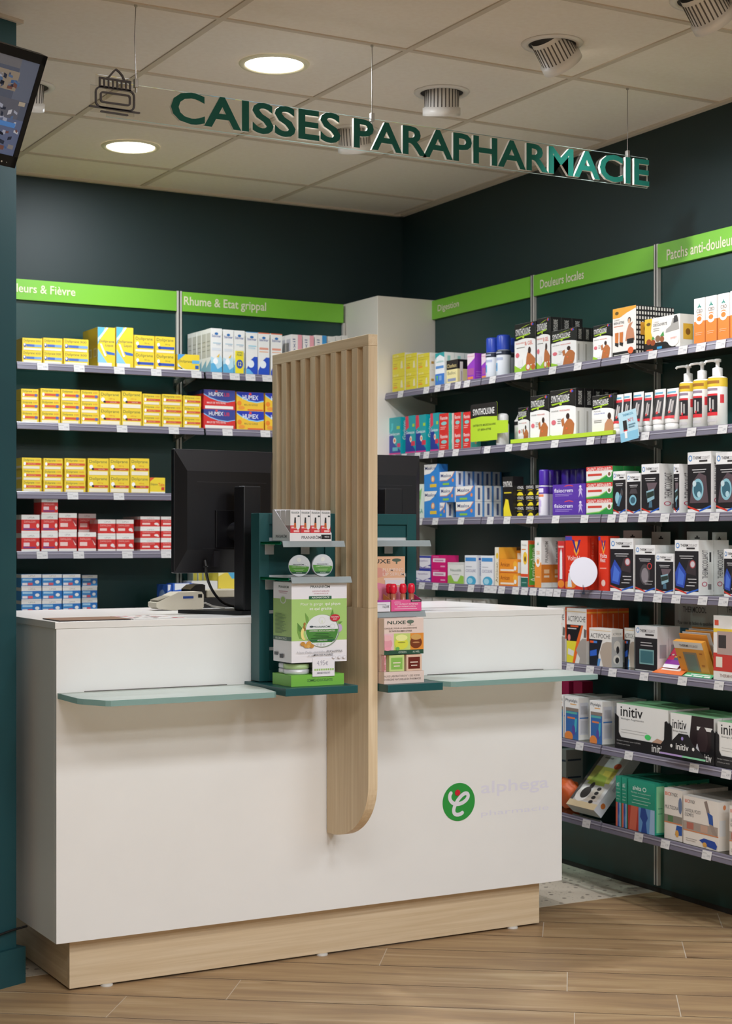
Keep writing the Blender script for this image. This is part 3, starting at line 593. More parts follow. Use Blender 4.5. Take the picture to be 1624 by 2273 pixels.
# green headers with white words
def header(lbl, o, ax, n, L, words, tx0, tx1, z0, z1):
    t = thing('header_sign', lbl, 'sign', o); b = MB(); b.obox(n * 0.0, ax * L, n * 0.016, (0, 0, 0.086), 'header'); gb_ = b.build('green_band', t)
    m = MB(); m.text(words, ax * tx0 + n * 0.0175 + Vector((0, 0, z0)), ax * (tx1 - tx0), (0, 0, z1 - z0), 'cap', bold=True); q = m.build('lettering', gb_); q['label'] = 'cream lettering'
ex = Vector((1, 0, 0)); nb = Vector((0, -1, 0))
hx = 1.972; c0 = at_y(47.5, 650, 6.70).x - hx; c1 = at_y(167, 650, 6.70).x - hx
header('green header board reading Douleurs & Fievre, partly hidden by the pillar', Vector((hx, 6.7165, 2.331)), ex, nb, 0.812, 'Douleurs & Fièvre', c1 - (c1 - c0) * 1.44, c1, 0.030, 0.066)
hx = 2.812; header('green header board reading Rhume & Etat grippal on the back wall', Vector((hx, 6.7165, 2.331)), ex, nb, 0.812, 'Rhume & Etat grippal', at_y(408, 650, 6.70).x - hx, at_y(590, 650, 6.70).x - hx, 0.016, 0.066)
def hu(px): return at_rw(px, 620, 0.03)[0]
header('green header board reading Digestion on the right wall', rp(0.318, 0.0122, 2.3305), DW, NW, 0.812, 'Digestion', hu(971) - 0.318, hu(1018) - 0.318, 0.022, 0.060)
header('green header board reading Douleurs locales on the right wall', rp(1.158, 0.0122, 2.3305), DW, NW, 0.792, 'Douleurs locales', hu(1198) - 1.158, hu(1295) - 1.158, 0.024, 0.060)
header('green header board reading Patchs anti-douleurs at the right edge', rp(1.976, 0.0122, 2.3305), DW, NW, 0.795, 'Patchs anti-douleurs', hu(1479) - 1.976, hu(1636) - 1.976, 0.018, 0.058)

# ================================================================== CARTON DESIGNS
# faces: F front, L left end, R right end, T top; art in 0..1 face coordinates: r rectangle, e ellipse, p polygon, t text
def r(x0, y0, x1, y1, c): return ('r', x0, y0, x1, y1, c)
def e(x, y, rx, ry, c): return ('e', x, y, rx, ry, c)
def t(s, x0, y0, x1, y1, c, b=False): return ('t', s, x0, y0, x1, y1, c, b)
def pg(c, *pts): return ('p', pts, c)
def vt(s, x0, y0, x1, y1, c, b=False): return ('v', s, x0, y0, x1, y1, c, b)   # text running upwards
DS = {}
Y1, Y2 = '#f3d338', '#e9c22e'
DS['yred'] = dict(b=Y1, F=[t('Doliprane', .08, .66, .62, .90, '#4a5440'), t('1000', .68, .72, .92, .86, '#d8642c'), r(.1, .36, .97, .56, '#dd5a36'), e(.14, .48, .06, .15, '#ffffff'), t('ADULTES', .30, .42, .7, .50, '#f3c9b0'), r(.06, .03, .9, .24, '#f6ecd2')], L=[r(.1, .1, .9, .3, '#f6ecd2')])
DS['yredq'] = dict(b=Y1, F=[t('Doliprane', .08, .66, .62, .90, '#4a5440'), t('500', .68, .72, .92, .86, '#d8642c'), r(.1, .36, .97, .56, '#dd5a36'), e(.14, .48, .06, .15, '#ffffff'), r(.78, .33, .92, .58, '#5b6db0'), r(.06, .03, .9, .24, '#f6ecd2')])
DS['yblue'] = dict(b=Y1, F=[t('Doliprane', .06, .64, .62, .90, '#4a5440'), t('300', .66, .70, .92, .86, '#6a6a50'), r(.2, .30, .97, .50, '#4a6fc0'), r(.6, .30, .97, .50, '#7fa9d8'), e(.12, .42, .07, .16, '#2c4aa8'), e(.11, .46, .04, .09, '#ffffff'), r(.06, .03, .94, .20, '#f6ecd2')])
DS['ybigr'] = dict(b=Y1, F=[t('Doliprane', .07, .68, .92, .90, '#4a5440'), t('1000 mg', .45, .50, .72, .60, '#d8642c'), r(.25, .30, .97, .43, '#cf4b33'), e(.16, .50, .09, .12, '#ffffff'), e(.24, .37, .06, .07, '#26262e'), t('ADULTES', .5, .34, .8, .39, '#f6ecd2'), r(.06, .03, .94, .24, '#f6ecd2')], L=[r(.1, .1, .9, .3, '#f6ecd2')])
DS['ybigb'] = dict(b=Y1, F=[t('Doliprane', .07, .66, .92, .90, '#4a5440'), t('500 mg', .5, .48, .75, .58, '#6a6a50'), r(.25, .24, .97, .40, '#3556b4'), e(.16, .50, .07, .11, '#ffffff'), e(.22, .32, .08, .10, '#27409c'), r(.06, .02, .94, .16, '#f6ecd2')])
DS['yliq'] = dict(b='#f2d437', F=[pg('#5fb8e2', (0, 1), (.42, 1), (0, .55)), pg('#cfeaf6', (0, .62), (.62, 1), (.5, 1), (0, .72)), pg('#8fcdec', (0, .1), (0, .45), (.55, .1)), t('Doliprane', .06, .60, .94, .68, '#3e4d5c'), t('Liquiz', .45, .50, .9, .58, '#3e4d5c'), pg('#3e6cc4', (.45, .40), (.98, .36), (.98, .30), (.55, .32)), pg('#e9f4fa', (.12, .58), (.22, .58), (.5, .28), (.4, .26)), r(.04, .01, .8, .10, '#eceaf4')], L=[r(.2, .25, .8, .48, '#efe9d0'), r(.25, .28, .7, .44, '#d9c98a')])
DS['yflat'] = dict(b='#f2d437', F=[pg('#4f9fdc', (0, 1), (.35, 1), (0, .6)), pg('#cfe6f4', (0, .45), (0, .25), (.6, 0), (.3, 0)), t('Doliprane', .06, .46, .66, .66, '#4a5440'), pg('#67b6e4', (.66, .46), (1, .46), (1, .66), (.66, .66)), r(.8, .15, .96, .36, '#2f62b4'), r(0, 0, 1, .1, '#f2efe6')])
DS['yflatr'] = dict(b='#f2d437', F=[pg('#e04a2c', (0, 1), (.3, 1), (0, .75)), t('Doliprane', .04, .46, .5, .66, '#4a5440'), t('Tabs', .55, .46, .95, .66, '#e04a2c', True), r(.75, .2, .95, .40, '#d23c2c'), r(0, 0, 1, .1, '#f2efe6')])
DS['ster'] = dict(b='#f1f0ec', F=[e(.5, .88, .16, .03, '#2c6fb4'), t('Stérimar', .1, .80, .9, .86, '#3a4c94', True), r(.2, .66, .9, .68, '#a8c6d6'), t('0,9%', .5, .62, .85, .65, '#7c8cae'), r(.1, .50, .9, .56, '#dfe3e6'), pg('#bfe2f0', (0, 0), (1, 0), (1, .32), (.75, .42), (.5, .30), (0, .36)), pg('#5fb2dd', (0, 0), (1, 0), (1, .15), (.6, .08), (.3, .22), (0, .2)), e(.42, .26, .22, .07, '#ffffff'), pg('#f3c64a', (.5, .36), (.8, .44), (.7, .34))], L=[r(.08, .35, .92, .9, '#c9c7bd'), pg('#86b4c8', (0, 0), (1, 0), (1, .3), (0, .12)), r(.2, .5, .8, .52, '#9b9a8e'), r(.2, .6, .8, .62, '#9b9a8e'), r(.2, .7, .8, .72, '#9b9a8e')])
DS['ster2'] = dict(b='#f1f0ec', F=[e(.5, .88, .16, .03, '#2c6fb4'), t('Stérimar', .1, .80, .9, .86, '#3a4c94', True), r(.2, .66, .9, .68, '#8bd0e4'), t('HYGIENE', .2, .60, .8, .64, '#7cc0dc'), pg('#2450c0', (0, 0), (1, 0), (1, .42), (.7, .42), (.4, .34), (0, .1)), e(.42, .25, .28, .09, '#eef4fa'), pg('#69b8ea', (0, 0), (.7, 0), (.3, .12), (0, .14)), r(0, .985, 1, 1, '#3aa0dc')], L=[r(.1, .1, .9, .9, '#d6d4cc')])
DS['ster3'] = dict(b='#f1f0ec', F=[e(.5, .88, .16, .03, '#2c6fb4'), t('Stérimar', .1, .80, .9, .86, '#3a4c94', True), r(.1, .60, .9, .65, '#e8a08a'), r(.1, .54, .9, .56, '#f0b48c'), pg('#2450c0', (0, 0), (1, 0), (1, .42), (.7, .42), (.4, .34), (0, .1)), e(.42, .25, .28, .09, '#eef4fa'), r(0, .98, 1, 1, '#ef6a3a')], L=[r(.1, .1, .9, .9, '#d6d4cc')])
DS['offer'] = dict(b='#f4e02a', F=[t('OFFRE', .15, .88, .85, .96, '#5a7a60', True), t('PROMO', .15, .78, .85, .86, '#5a7a60', True), e(.5, .42, .42, .20, '#2a4fb4'), t('12', .32, .34, .72, .52, '#f4f060', True)])
DS['pink'] = dict(b='#efe9e6', F=[r(.62, 0, 1, 1, '#eda6b0'), vt('Phytoxil', .15, .1, .48, .9, '#5a668c')], L=[r(.1, .1, .9, .9, '#c4bfc4')])
DS['pinkb'] = dict(b='#efe9e6', F=[r(.62, .4, 1, 1, '#3f96d2'), vt('Phytoxil', .15, .1, .48, .9, '#5a668c')], L=[r(.1, .1, .9, .9, '#c4bfc4')])
DS['humr'] = dict(b='#d83030', F=[pg('#3b4690', (0, 1), (1, 1), (1, .50), (.75, .42), (.45, .48), (.2, .62), (0, .80)), pg('#8fbfe8', (0, .80), (.2, .62), (.45, .48), (.75, .42), (1, .50), (1, .46), (.75, .37), (.45, .43), (.2, .56), (0, .74)), t('HUMEX', .16, .68, .62, .88, '#f2f0f4', True), t('LIB', .65, .68, .82, .86, '#d8364a', True), t('MAUX DE TETE FIEVRE', .1, .28, .7, .38, '#f6d8d4', True), e(.40, .93, .04, .05, '#e0504a'), r(.04, .03, .94, .18, '#f4eee6')], L=[r(0, .8, 1, 1, '#27306e')])
DS['humy'] = dict(b='#f2c43a', F=[pg('#2438b0', (0, 1), (1, 1), (1, .58), (.75, .5), (.45, .56), (.2, .72), (0, .90)), pg('#8fd0f0', (0, .90), (.2, .72), (.45, .56), (.75, .5), (1, .58), (1, .52), (.75, .44), (.45, .50), (.2, .66), (0, .84)), t('HUMEX', .22, .60, .80, .84, '#f6f6fa', True), t('MAL DE GORGE', .28, .28, .78, .38, '#a08838', True), e(.1, .4, .08, .13, '#f08a2c'), e(.18, .16, .12, .1, '#f09a3c'), e(.5, .9, .05, .07, '#e0504a'), r(.4, .03, .97, .10, '#e8683c')], L=[r(0, 0, 1, .4, '#e88c2c')])
DS['red'] = dict(b='#d8322e', F=[r(0, .74, 1, 1, '#efece6'), t('UPSA', .35, .80, .72, .90, '#a8a49c'), r(0, 0, 1, .12, '#f1ebe4'), t('DAFALGAN', .12, .56, .74, .68, '#f0a8a0', True), r(.1, .28, .5, .44, '#f6d0c8'), e(.82, .36, .11, .10, '#f3e8e4'), e(.9, .28, .06, .06, '#f0dcd8')], L=[r(0, .74, 1, 1, '#d6cfc8'), r(0, 0, 1, .12, '#d6cfc8')])
DS['redp'] = dict(b='#d8322e', F=[r(0, .74, 1, 1, '#efece6'), t('UPSA', .35, .80, .72, .90, '#a8a49c'), r(0, 0, 1, .12, '#f1ebe4'), t('DAFALGAN', .15, .56, .77, .68, '#f0a8a0', True), r(.12, .28, .45, .48, '#f0d4d8'), r(.1, .17, .8, .25, '#7c3c84'), e(.9, .40, .08, .12, '#ecd8d0')], L=[r(0, .74, 1, 1, '#d6cfc8')])
DS['redk'] = dict(b='#d8322e', F=[r(0, .76, 1, 1, '#efece6'), t('UPSA', .35, .82, .65, .92, '#a8a49c'), r(0, 0, 1, .14, '#f1ebe4'), t('DAFALGAN', .1, .58, .68, .70, '#f0a8a0', True), r(.08, .28, .5, .48, '#f6d0c8'), pg('#a8282a', (.72, .74), (1, .6), (1, .2), (.85, .4)), pg('#f2c8c0', (.78, .60), (.92, .3), (.98, .35))], L=[r(0, .76, 1, 1, '#d6cfc8')])
DS['blue'] = dict(b='#3f8fd0', F=[r(0, .74, 1, 1, '#efebe6'), t('UPSA', .36, .82, .7, .93, '#a8a49c'), r(0, 0, 1, .12, '#efe6e0'), r(.05, .52, .55, .68, '#8fc4e8'), t('EFFERALGAN', .06, .53, .54, .67, '#d4ecfa', True), r(.55, .30, 1, .74, '#2f78c4'), e(.79, .42, .11, .13, '#f4f4f2'), r(.04, .17, .30, .36, '#f2e8ec'), r(.33, .17, .56, .36, '#e0606c')], L=[r(0, .74, 1, 1, '#d6d2cc')])
DS['blueb'] = dict(b='#3a6cd0', F=[pg('#f0f2f6', (.1, 1), (.8, 1), (.6, .8), (.1, .75)), t('EFFERALGAN', .25, .42, .9, .62, '#dce6f8', True), r(.3, .1, .9, .22, '#8fb0ec')], L=[e(.5, .5, .3, .3, '#9bb8ec')])
DS['lyso'] = dict(b='#f0d850', F=[pg('#5cb6dc', (.3, 1), (.9, 1), (.7, .80), (.5, .78)), t('Lysopaïne', .04, .30, .99, .55, '#3f4650', True), pg('#bfe4ee', (.5, .2), (1, .25), (1, 0), (.4, 0)), pg('#f8f0b0', (0, .85), (.4, 1), (0, 1))])
DS['whiteb'] = dict(b='#e4e2dd', F=[r(.05, .1, .12, .9, '#b4b4ac'), r(.2, .1, .26, .9, '#c8c8c0'), r(.4, .3, .9, .5, '#d0cec8')])
DS['mixb'] = dict(b='#cfcfc6', F=[r(.1, .6, .9, .95, '#e2cd4e'), r(.2, .1, .8, .5, '#b8bab4')])
# right wall
DS['gasy'] = dict(b='#dfd03c', F=[r(.0, .78, 1, .8, '#c4a82c'), t('NATURE', .1, .82, .5, .92, '#efe8b0'), t('Complexe', .08, .62, .7, .7, '#b8a430'), r(.08, .35, .35, .38, '#c09a34'), r(.08, .45, .4, .48, '#c09a34'), r(.08, .2, .4, .3, '#e8a02c'), pg('#e6dcae', (.66, .2), (.86, .2), (.8, .6), (.7, .55))], R=[r(0, 0, 1, 1, '#f3eee2'), r(.2, .35, .5, .5, '#c89a4c')])
DS['teal'] = dict(b='#f2f4f4', F=[pg('#2ba3a4', (0, 1), (1, 1), (1, .84), (.5, .94), (0, .84)), r(.05, .8, .1, .9, '#2ba3a4'), t('Lactibiane', .12, .70, .9, .77, '#4cb2a8'), r(.06, .52, .92, .60, '#5a94d4'), r(0, 0, 1, .36, '#3f7ecf'), pg('#6cc43c', (.12, .3), (.3, .3), (.22, .1)), r(.42, .15, .7, .3, '#7ea8dc')], R=[r(0, .0, 1, 1, '#eceff0'), r(.3, .3, .6, .9, '#9ed2d0')])
DS['charc'] = dict(b='#f0e3a6', F=[r(0, .60, 1, 1, '#1e1a1a'), t('Charbon', .05, .68, .9, .84, '#dcc888', True), t('Belloc', .1, .38, .85, .52, '#9e9878', True), r(.1, .1, .85, .22, '#8f98b8')], R=[r(0, .60, 1, 1, '#17151a'), r(.2, .08, .45, .9, '#e8e0dc'), r(.3, .1, .38, .5, '#b4a8a4')])
DS['purp'] = dict(b='#9a3ec0', F=[pg('#eed9e0', (0, 1), (1, 1), (1, .82), (0, .55)), t('Meteospasmyl', .05, .86, .9, .93, '#d8748c'), r(.1, .2, .9, .45, '#b05a9c'), r(.05, .05, .8, .14, '#e88a4c')], R=[r(.1, .12, .85, .16, '#b873d4'), r(.1, .3, .85, .33, '#b873d4'), r(.1, .2, .85, .23, '#b873d4')])
SYN = [r(0, .66, 1, 1, '#1b1a1b'), pg('#1b1a1b', (0, .66), (.35, .72), (.7, .70), (1, .60), (1, .68)), e(.5, .55, .62, .135, '#f4f2ee'), pg('#f4f2ee', (0, .5), (1, .5), (1, .62), (0, .62)), pg('#b6d33a', (.3, .90), (.78, .965), (.55, .945), (.35, .915)), t('SYNTHOLKINE', .05, .76, .76, .90, '#f4f2ee', True), pg('#a9cf30', (.05, .73), (.4, .755), (.75, .78), (.72, .75), (.4, .73), (.1, .70)), e(.42, .715, .05, .022, '#b6d33a'), e(.84, .955, .06, .03, '#d8582c'), e(.87, .95, .04, .022, '#3a52c4')]
def back_fig(c, sk=0): return [pg(c, (.46, .0), (.86, .0), (.92, .14), (.95, .30), (.86, .38), (.74, .42), (.66, .38), (.55, .30), (.50, .14)), e(.70, .46, .07, .06, '#3a2420'), pg(c, (.48, .26), (.44, .40), (.54, .44), (.57, .30))]
DS['synk'] = dict(b='#f4f2ee', F=SYN + back_fig('#b96f3e') + [t('DOULEURS', .06, .57, .34, .60, '#6a6660'), t('MUSCULAIRES', .38, .57, .78, .60, '#d8543c'), e(.15, .36, .09, .05, '#e0707c'), r(.3, .33, .42, .34, '#8a8680'), r(.3, .37, .45, .38, '#8a8680'), r(.3, .41, .44, .42, '#8a8680'), pg('#9ccc38', (0, 0), (.3, 0), (.25, .06), (0, .12)), pg('#f4f2ee', (.22, .08), (.4, .06), (.4, .16), (.26, .17)), e(.66, .22, .035, .02, '#e8683c'), e(.8, .10, .035, .02, '#e8683c')],
               L=[r(.1, .1, .9, .9, '#eceae6')], R=[r(0, .62, 1, 1, '#1b1a1b'), vt('SYNTHOLKINE', .3, .68, .7, .95, '#d8d6d0', True), r(.2, .1, .4, .55, '#c8c4be')])
DS['synp'] = dict(b='#f4f2ee', F=SYN + [t('MICRO-PERLES', .06, .585, .5, .615, '#d8543c'), t('& GEL', .5, .54, .88, .62, '#e0705c', True), r(.1, .50, .5, .515, '#8a8680'), e(.14, .36, .09, .05, '#e0707c'), pg('#b96f3e', (.55, .14), (.98, .14), (1, .24), (.9, .30), (.78, .36), (.64, .40), (.58, .3)), e(.72, .43, .07, .07, '#3a2420'), pg('#eceae6', (.1, .10), (.4, .10), (.4, .26), (.3, .26), (.2, .24)), pg('#9ccc38', (0, 0), (1, 0), (1, .08), (.55, .16), (.3, .07), (0, .16)), e(.66, .09, .12, .075, '#c4622e'), e(.66, .09, .08, .05, '#f0e8e0'), e(.9, .08, .1, .06, '#c4622e')],
               R=[r(0, .0, 1, 1, '#1d1b1c'), vt('SYNTHOLKINE', .3, .68, .7, .95, '#d8d6d0', True), r(.2, .1, .5, .45, '#6a6662')])
DS['synb'] = dict(b='#efece6', F=SYN + [t('POCHE', .1, .60, .4, .63, '#6a6660'), t('CHAUD FROID', .1, .54, .6, .575, '#6a7cc4'), pg('#c48a68', (.55, .05), (.98, .05), (1, .3), (.88, .40), (.72, .40), (.6, .3)), e(.80, .48, .08, .08, '#3a2420'), r(.1, .38, .45, .395, '#8a8680'), r(.1, .34, .45, .355, '#8a8680'), pg('#3a62c0', (.05, .02), (.2, .02), (.2, .10), (.05, .08)), pg('#9ccc38', (.2, 0), (1, 0), (1, .05), (.3, .06))], R=[r(0, .62, 1, 1, '#1b1a1b')])
CHK = [('r', .02 + .14 * i, .02 + .0625 * 1.6 * j, .02 + .14 * i + .08, .02 + .0625 * 1.6 * j + .06, '#e6e2da') for i in range(7) for j in range(10)]
DS['tiger'] = dict(b='#f1ece4', F=[pg('#e8a63a', (0, 1), (1, 1), (1, .95), (.6, .88), (.3, .80), (0, .80)), e(.18, .90, .08, .035, '#6a5020'), t('COFFRET', .06, .74, .3, .77, '#8a7a64'), t('BIEN-ETRE', .05, .67, .5, .72, '#2c2824', True), r(.05, .62, .45, .635, '#d87c4c'), pg('#c98a68', (.55, .30), (.95, .30), (.9, .52), (.78, .58), (.88, .68), (.7, .64), (.6, .50)), e(.72, .72, .07, .06, '#4a3028'), pg('#e0b088', (.66, .66), (.76, .66), (.75, .75), (.68, .75)), pg('#d0793c', (.1, .26), (.24, .22), (.26, .50), (.1, .50)), pg('#2a2626', (.1, .24), (.24, .20), (.26, .28), (.1, .30)), pg('#2a2626', (.30, .24), (.44, .20), (.46, .28), (.30, .30)), pg('#d0793c', (.30, .30), (.44, .28), (.46, .50), (.30, .50)), pg('#232022', (.62, .24), (.9, .24), (.92, .34), (.62, .34)), r(0, 0, 1, .10, '#1a1819'), r(.05, .03, .7, .045, '#d8d4cc'), e(.78, .10, .12, .07, '#e8683c')], R=[r(0, 0, 1, 1, '#2b282a')] + CHK + [r(.2, .40, .9, .66, '#e8a63a'), e(.55, .53, .18, .07, '#8a5a18')])
DS['decou'] = dict(b='#f1ece4', F=[pg('#e4bd3a', (0, 1), (.22, 1), (.18, .6), (.25, .3), (.05, .2), (0, .2)), e(.11, .84, .06, .05, '#6a5020'), t('COFFRET', .26, .84, .4, .88, '#8a7a64'), t('DECOUVERTE', .25, .74, .64, .82, '#2c2824', True), r(.25, .66, .42, .68, '#9a968e'), r(.25, .60, .42, .62, '#9a968e'), pg('#a8a49e', (.6, .5), (.98, .55), (.95, .92), (.8, .9), (.75, .7), (.62, .6)), pg('#3c3a3a', (.82, .75), (.96, .78), (.92, .98), (.84, .96)), pg('#1f1c1c', (0, 0), (.95, 0), (.6, .24), (0, .26)), e(.12, .30, .07, .09, '#9c4a26'), e(.24, .26, .07, .09, '#9c4a26'), e(.38, .36, .07, .1, '#8c6a50'), e(.50, .33, .06, .09, '#9c5a34'), pg('#4c9a4c', (.2, .36), (.24, .46), (.3, .36)), pg('#4c9a4c', (.44, .42), (.54, .56), (.56, .42)), e(.82, .26, .16, .2, '#f4eee6'), t('OFFERT', .74, .28, .92, .34, '#d8543c', True), r(.06, .03, .24, .07, '#d8603c'), r(.36, .05, .50, .12, '#3c9cd0')], R=[r(.2, .25, .8, .72, '#e8b33a'), e(.5, .48, .15, .1, '#8a5a18')])
DS['cbd'] = dict(b='#f4f1ec', F=[r(0, 0, 1, .50, '#e8843a'), e(.5, .52, .34, .13, '#e8843a'), pg('#3c8c7c', (.42, .82), (.5, .90), (.58, .82), (.5, .80)), pg('#3c8c7c', (.3, .80), (.42, .84), (.46, .79)), pg('#3c8c7c', (.7, .80), (.58, .84), (.54, .79)), t('CBD', .24, .68, .8, .76, '#7a6450', True), t('ACTIV', .3, .63, .75, .665, '#e0985c'), e(.5, .53, .34, .10, '#f6f2ee'), e(.5, .55, .22, .055, '#e8843a'), r(.15, .24, .8, .25, '#f4c49c'), r(.15, .2, .7, .21, '#f4c49c')], R=[r(0, 0, 1, .5, '#e08038')])
DS['gavi'] = dict(b='#2fa0a4', F=[pg('#2c3f92', (0, 0), (1, 0), (1, .1), (.55, .28), (.5, .5), (0, .62)), pg('#4fc0c4', (.3, .85), (.45, .85), (.42, .68), (.2, .60), (.3, .72)), t('Gaviscon', .04, .52, .92, .60, '#e4eef0', True), e(.55, .38, .12, .08, '#f2e8d8'), e(.55, .38, .06, .045, '#e8682c'), r(.7, .68, .95, .76, '#a4cc4c'), r(.75, .2, .98, .3, '#d83c70'), r(.4, .1, .8, .2, '#5fb4c0'), r(0, 0, 1, .05, '#d83c8c')], R=[r(0, 0, 1, 1, '#14b0bc'), vt('Gaviscon', .3, .4, .8, .9, '#e4f4f4', True)])
DS['gavr'] = dict(b='#2fa0a4', F=[pg('#2c3f92', (0, 0), (1, 0), (1, .1), (.55, .28), (.5, .5), (0, .62)), pg('#d84458', (0, .62), (.35, .70), (.3, 1), (0, 1)), t('Gaviscon', .04, .52, .92, .60, '#e4eef0', True), e(.55, .38, .12, .08, '#f2e8d8'), e(.55, .38, .06, .045, '#e8682c'), r(.72, .7, .95, .78, '#a4cc4c'), r(.6, .2, .98, .32, '#d83c50'), r(0, 0, 1, .05, '#d83c8c')], R=[r(0, 0, 1, 1, '#14b0bc'), vt('Gaviscon', .3, .4, .8, .9, '#e4f4f4', True)])
DS['renn'] = dict(b='#d8342f', F=[t('Rennie', .12, .66, .88, .86, '#f2e6e2', True), e(.5, .46, .3, .1, '#8fc8c4'), r(.12, .24, .7, .28, '#f0b0a8'), r(.12, .14, .6, .18, '#f0b0a8')], R=[r(0, 0, 1, 1, '#5cc4b4'), e(.5, .5, .25, .2, '#a8e0d4'), e(.5, .3, .1, .08, '#e0b080')])
DS['rennw'] = dict(b='#f0ece4', F=[r(.15, 0, .22, 1, '#d8342f'), r(.6, 0, .8, 1, '#d8342f')], R=[r(0, 0, 1, 1, '#e8e2da')])
DS['maalox'] = dict(b='#3f86cf', F=[pg('#f1ede6', (0, .45), (0, 1), (.9, 1), (.75, .68), (.45, .45)), pg('#d88a70', (0, .45), (.45, .45), (.75, .68), (.9, 1), (.94, 1), (.78, .64), (.46, .40), (0, .40)), t('Maalox', .08, .64, .72, .86, '#2e3c74', True), e(.82, .42, .06, .12, '#e8905c'), r(.2, .12, .6, .26, '#8cc44c')], R=[r(0, 0, 1, 1, '#eeecea'), r(.3, .12, .55, .88, '#5a668c'), r(.8, 0, 1, 1, '#5a90cc')])
DS['maal2'] = dict(b='#3a8ad4', F=[pg('#f1ede6', (0, .62), (0, 1), (.9, 1), (.7, .8), (.4, .66)), t('Maalox', .05, .80, .8, .92, '#2e3c74', True), e(.6, .45, .12, .12, '#e8a05c'), e(.6, .45, .05, .08, '#f8e8d0'), r(.4, .14, .85, .26, '#e8c43c')], R=[r(.1, .3, .6, .33, '#8cc0e8'), r(.1, .4, .6, .43, '#8cc0e8'), r(.1, .5, .6, .53, '#8cc0e8')])
DS['card'] = dict(b='#dfe9dc', F=[pg('#8cc474', (.2, .7), (.8, .9), (.6, .5)), pg('#b4d8a4', (.1, .4), (.7, .6), (.5, .3)), t('GA', .3, .14, .9, .28, '#3c9c84', True)])
DS['synth'] = dict(b='#1c1b1b', F=[t('SYNTHOL', .08, .62, .92, .9, '#e6e2dc', True), pg('#ecd832', (.2, .0), (.9, 0), (.75, .3), (.5, .34), (.35, .2)), e(.5, .5, .3, .03, '#d8c42c')], R=[pg('#ecd832', (0, 0), (1, 0), (.7, .35), (.3, .3)), t('SYNTHOL', .08, .6, .92, .86, '#c8c4be', True)])
DS['syntt'] = dict(b='#1c1b1b', F=[t('SYNTHOL', .06, .74, .94, .88, '#e6e2dc', True), r(.15, .58, .85, .61, '#d8c42c'), pg('#ecd832', (.1, 0), (.9, 0), (.7, .18), (.55, .42), (.3, .44), (.1, .2))], R=[r(.2, .2, .8, .22, '#8c8888')])
DS['fisi'] = dict(b='#5c38a4', F=[t('fisiocrem', .05, .48, .62, .74, '#efe8f6', True), pg('#e0504c', (.35, .84), (.4, .92), (.5, .96), (.6, .92), (.65, .84), (.6, .86), (.5, .91), (.4, .86)), r(.08, .34, .6, .38, '#a890d4'), r(.08, .24, .5, .28, '#a890d4'), e(.85, .82, .035, .08, '#e8e0f0'), pg('#c8b8e0', (.78, .5), (.83, .74), (.88, .74), (.93, .55), (.88, .6), (.92, .1), (.86, .4), (.80, .1), (.82, .6))], R=[r(0, 0, 1, 1, '#54309c')])
DS['stb'] = dict(b='#e9e6df', F=[r(0, .74, 1, 1, '#d23a34'), pg('#2f9448', (0, .0), (1, .0), (1, .62), (.8, .5), (.5, .2), (0, .12)), pg('#8ccc60', (0, .12), (.5, .2), (.8, .5), (1, .62), (1, .54), (.8, .42), (.5, .13), (0, .06)), t('SAINT-BERNARD', .05, .70, .95, .94, '#f2e4dc', True), r(.06, .42, .6, .56, '#cf4438'), e(.88, .5, .09, .2, '#f0e8e0'), e(.88, .5, .05, .12, '#8a5a48')], R=[r(0, 0, 1, 1, '#2c8c44')])
def THM(img, extra=()):
    return [r(.0, .06, 1, .80, '#1d1b20'), pg('#d83c2c', (0, .12), (.5, .04), (1, .12), (1, .09), (.5, .01), (0, .09)), pg('#2c62c4', (.5, .04), (1, .12), (1, .09), (.5, .01)), e(.12, .90, .08, .05, '#4c88c8'), e(.12, .90, .05, .032, '#f1eee8'), t('THERM', .24, .88, .56, .93, '#4a4648', True), t('COOL&HOT', .56, .88, .95, .93, '#a8a4a6'), r(.5, .835, .85, .865, '#3a3638'), r(.2, .70, .8, .715, '#cfcccc'), r(.25, .66, .75, .675, '#b8b4b4')] + img + list(extra)
THR = [vt('THERMCOOL&HOT', .25, .30, .62, .82, '#6a666a', True), r(.72, .60, .84, .78, '#3a3638'), e(.4, .20, .18, .045, '#c86478'), e(.4, .20, .12, .03, '#eeecee'), r(.62, .10, .85, .2, '#8a8688')]
DS['th_knee'] = dict(b='#f0eeec', F=THM([pg('#5a4a50', (.1, .16), (.9, .16), (.8, .6), (.5, .66), (.2, .5)), e(.45, .38, .24, .18, '#8fc0cc'), e(.45, .38, .18, .13, '#3c6878'), e(.3, .48, .08, .05, '#c8dce0'), e(.5, .3, .08, .05, '#b4d4dc')]), R=THR)
DS['th_face'] = dict(b='#f0eeec', F=THM([e(.5, .38, .26, .22, '#4a4648'), e(.5, .36, .18, .16, '#8c8488'), e(.74, .56, .12, .07, '#c83c3c'), e(.74, .56, .085, .05, '#1d1b20'), r(.5, .18, .85, .19, '#cfcccc'), r(.5, .24, .9, .25, '#cfcccc')]), R=THR)
DS['th_band'] = dict(b='#f0eeec', F=THM([pg('#2c4aac', (.05, .16), (.4, .12), (.5, .4), (.2, .6), (.02, .4)), pg('#4c74d4', (.1, .2), (.35, .17), (.42, .36), (.18, .5)), pg('#3a3034', (.45, .4), (.9, .35), (.9, .6), (.6, .64)), e(.76, .56, .12, .075, '#b04c50'), e(.76, .56, .09, .055, '#d0c8cc'), r(.55, .28, .92, .295, '#cfcccc'), r(.6, .22, .92, .235, '#cfcccc'), r(.5, .16, .85, .175, '#cfcccc')]), R=THR)
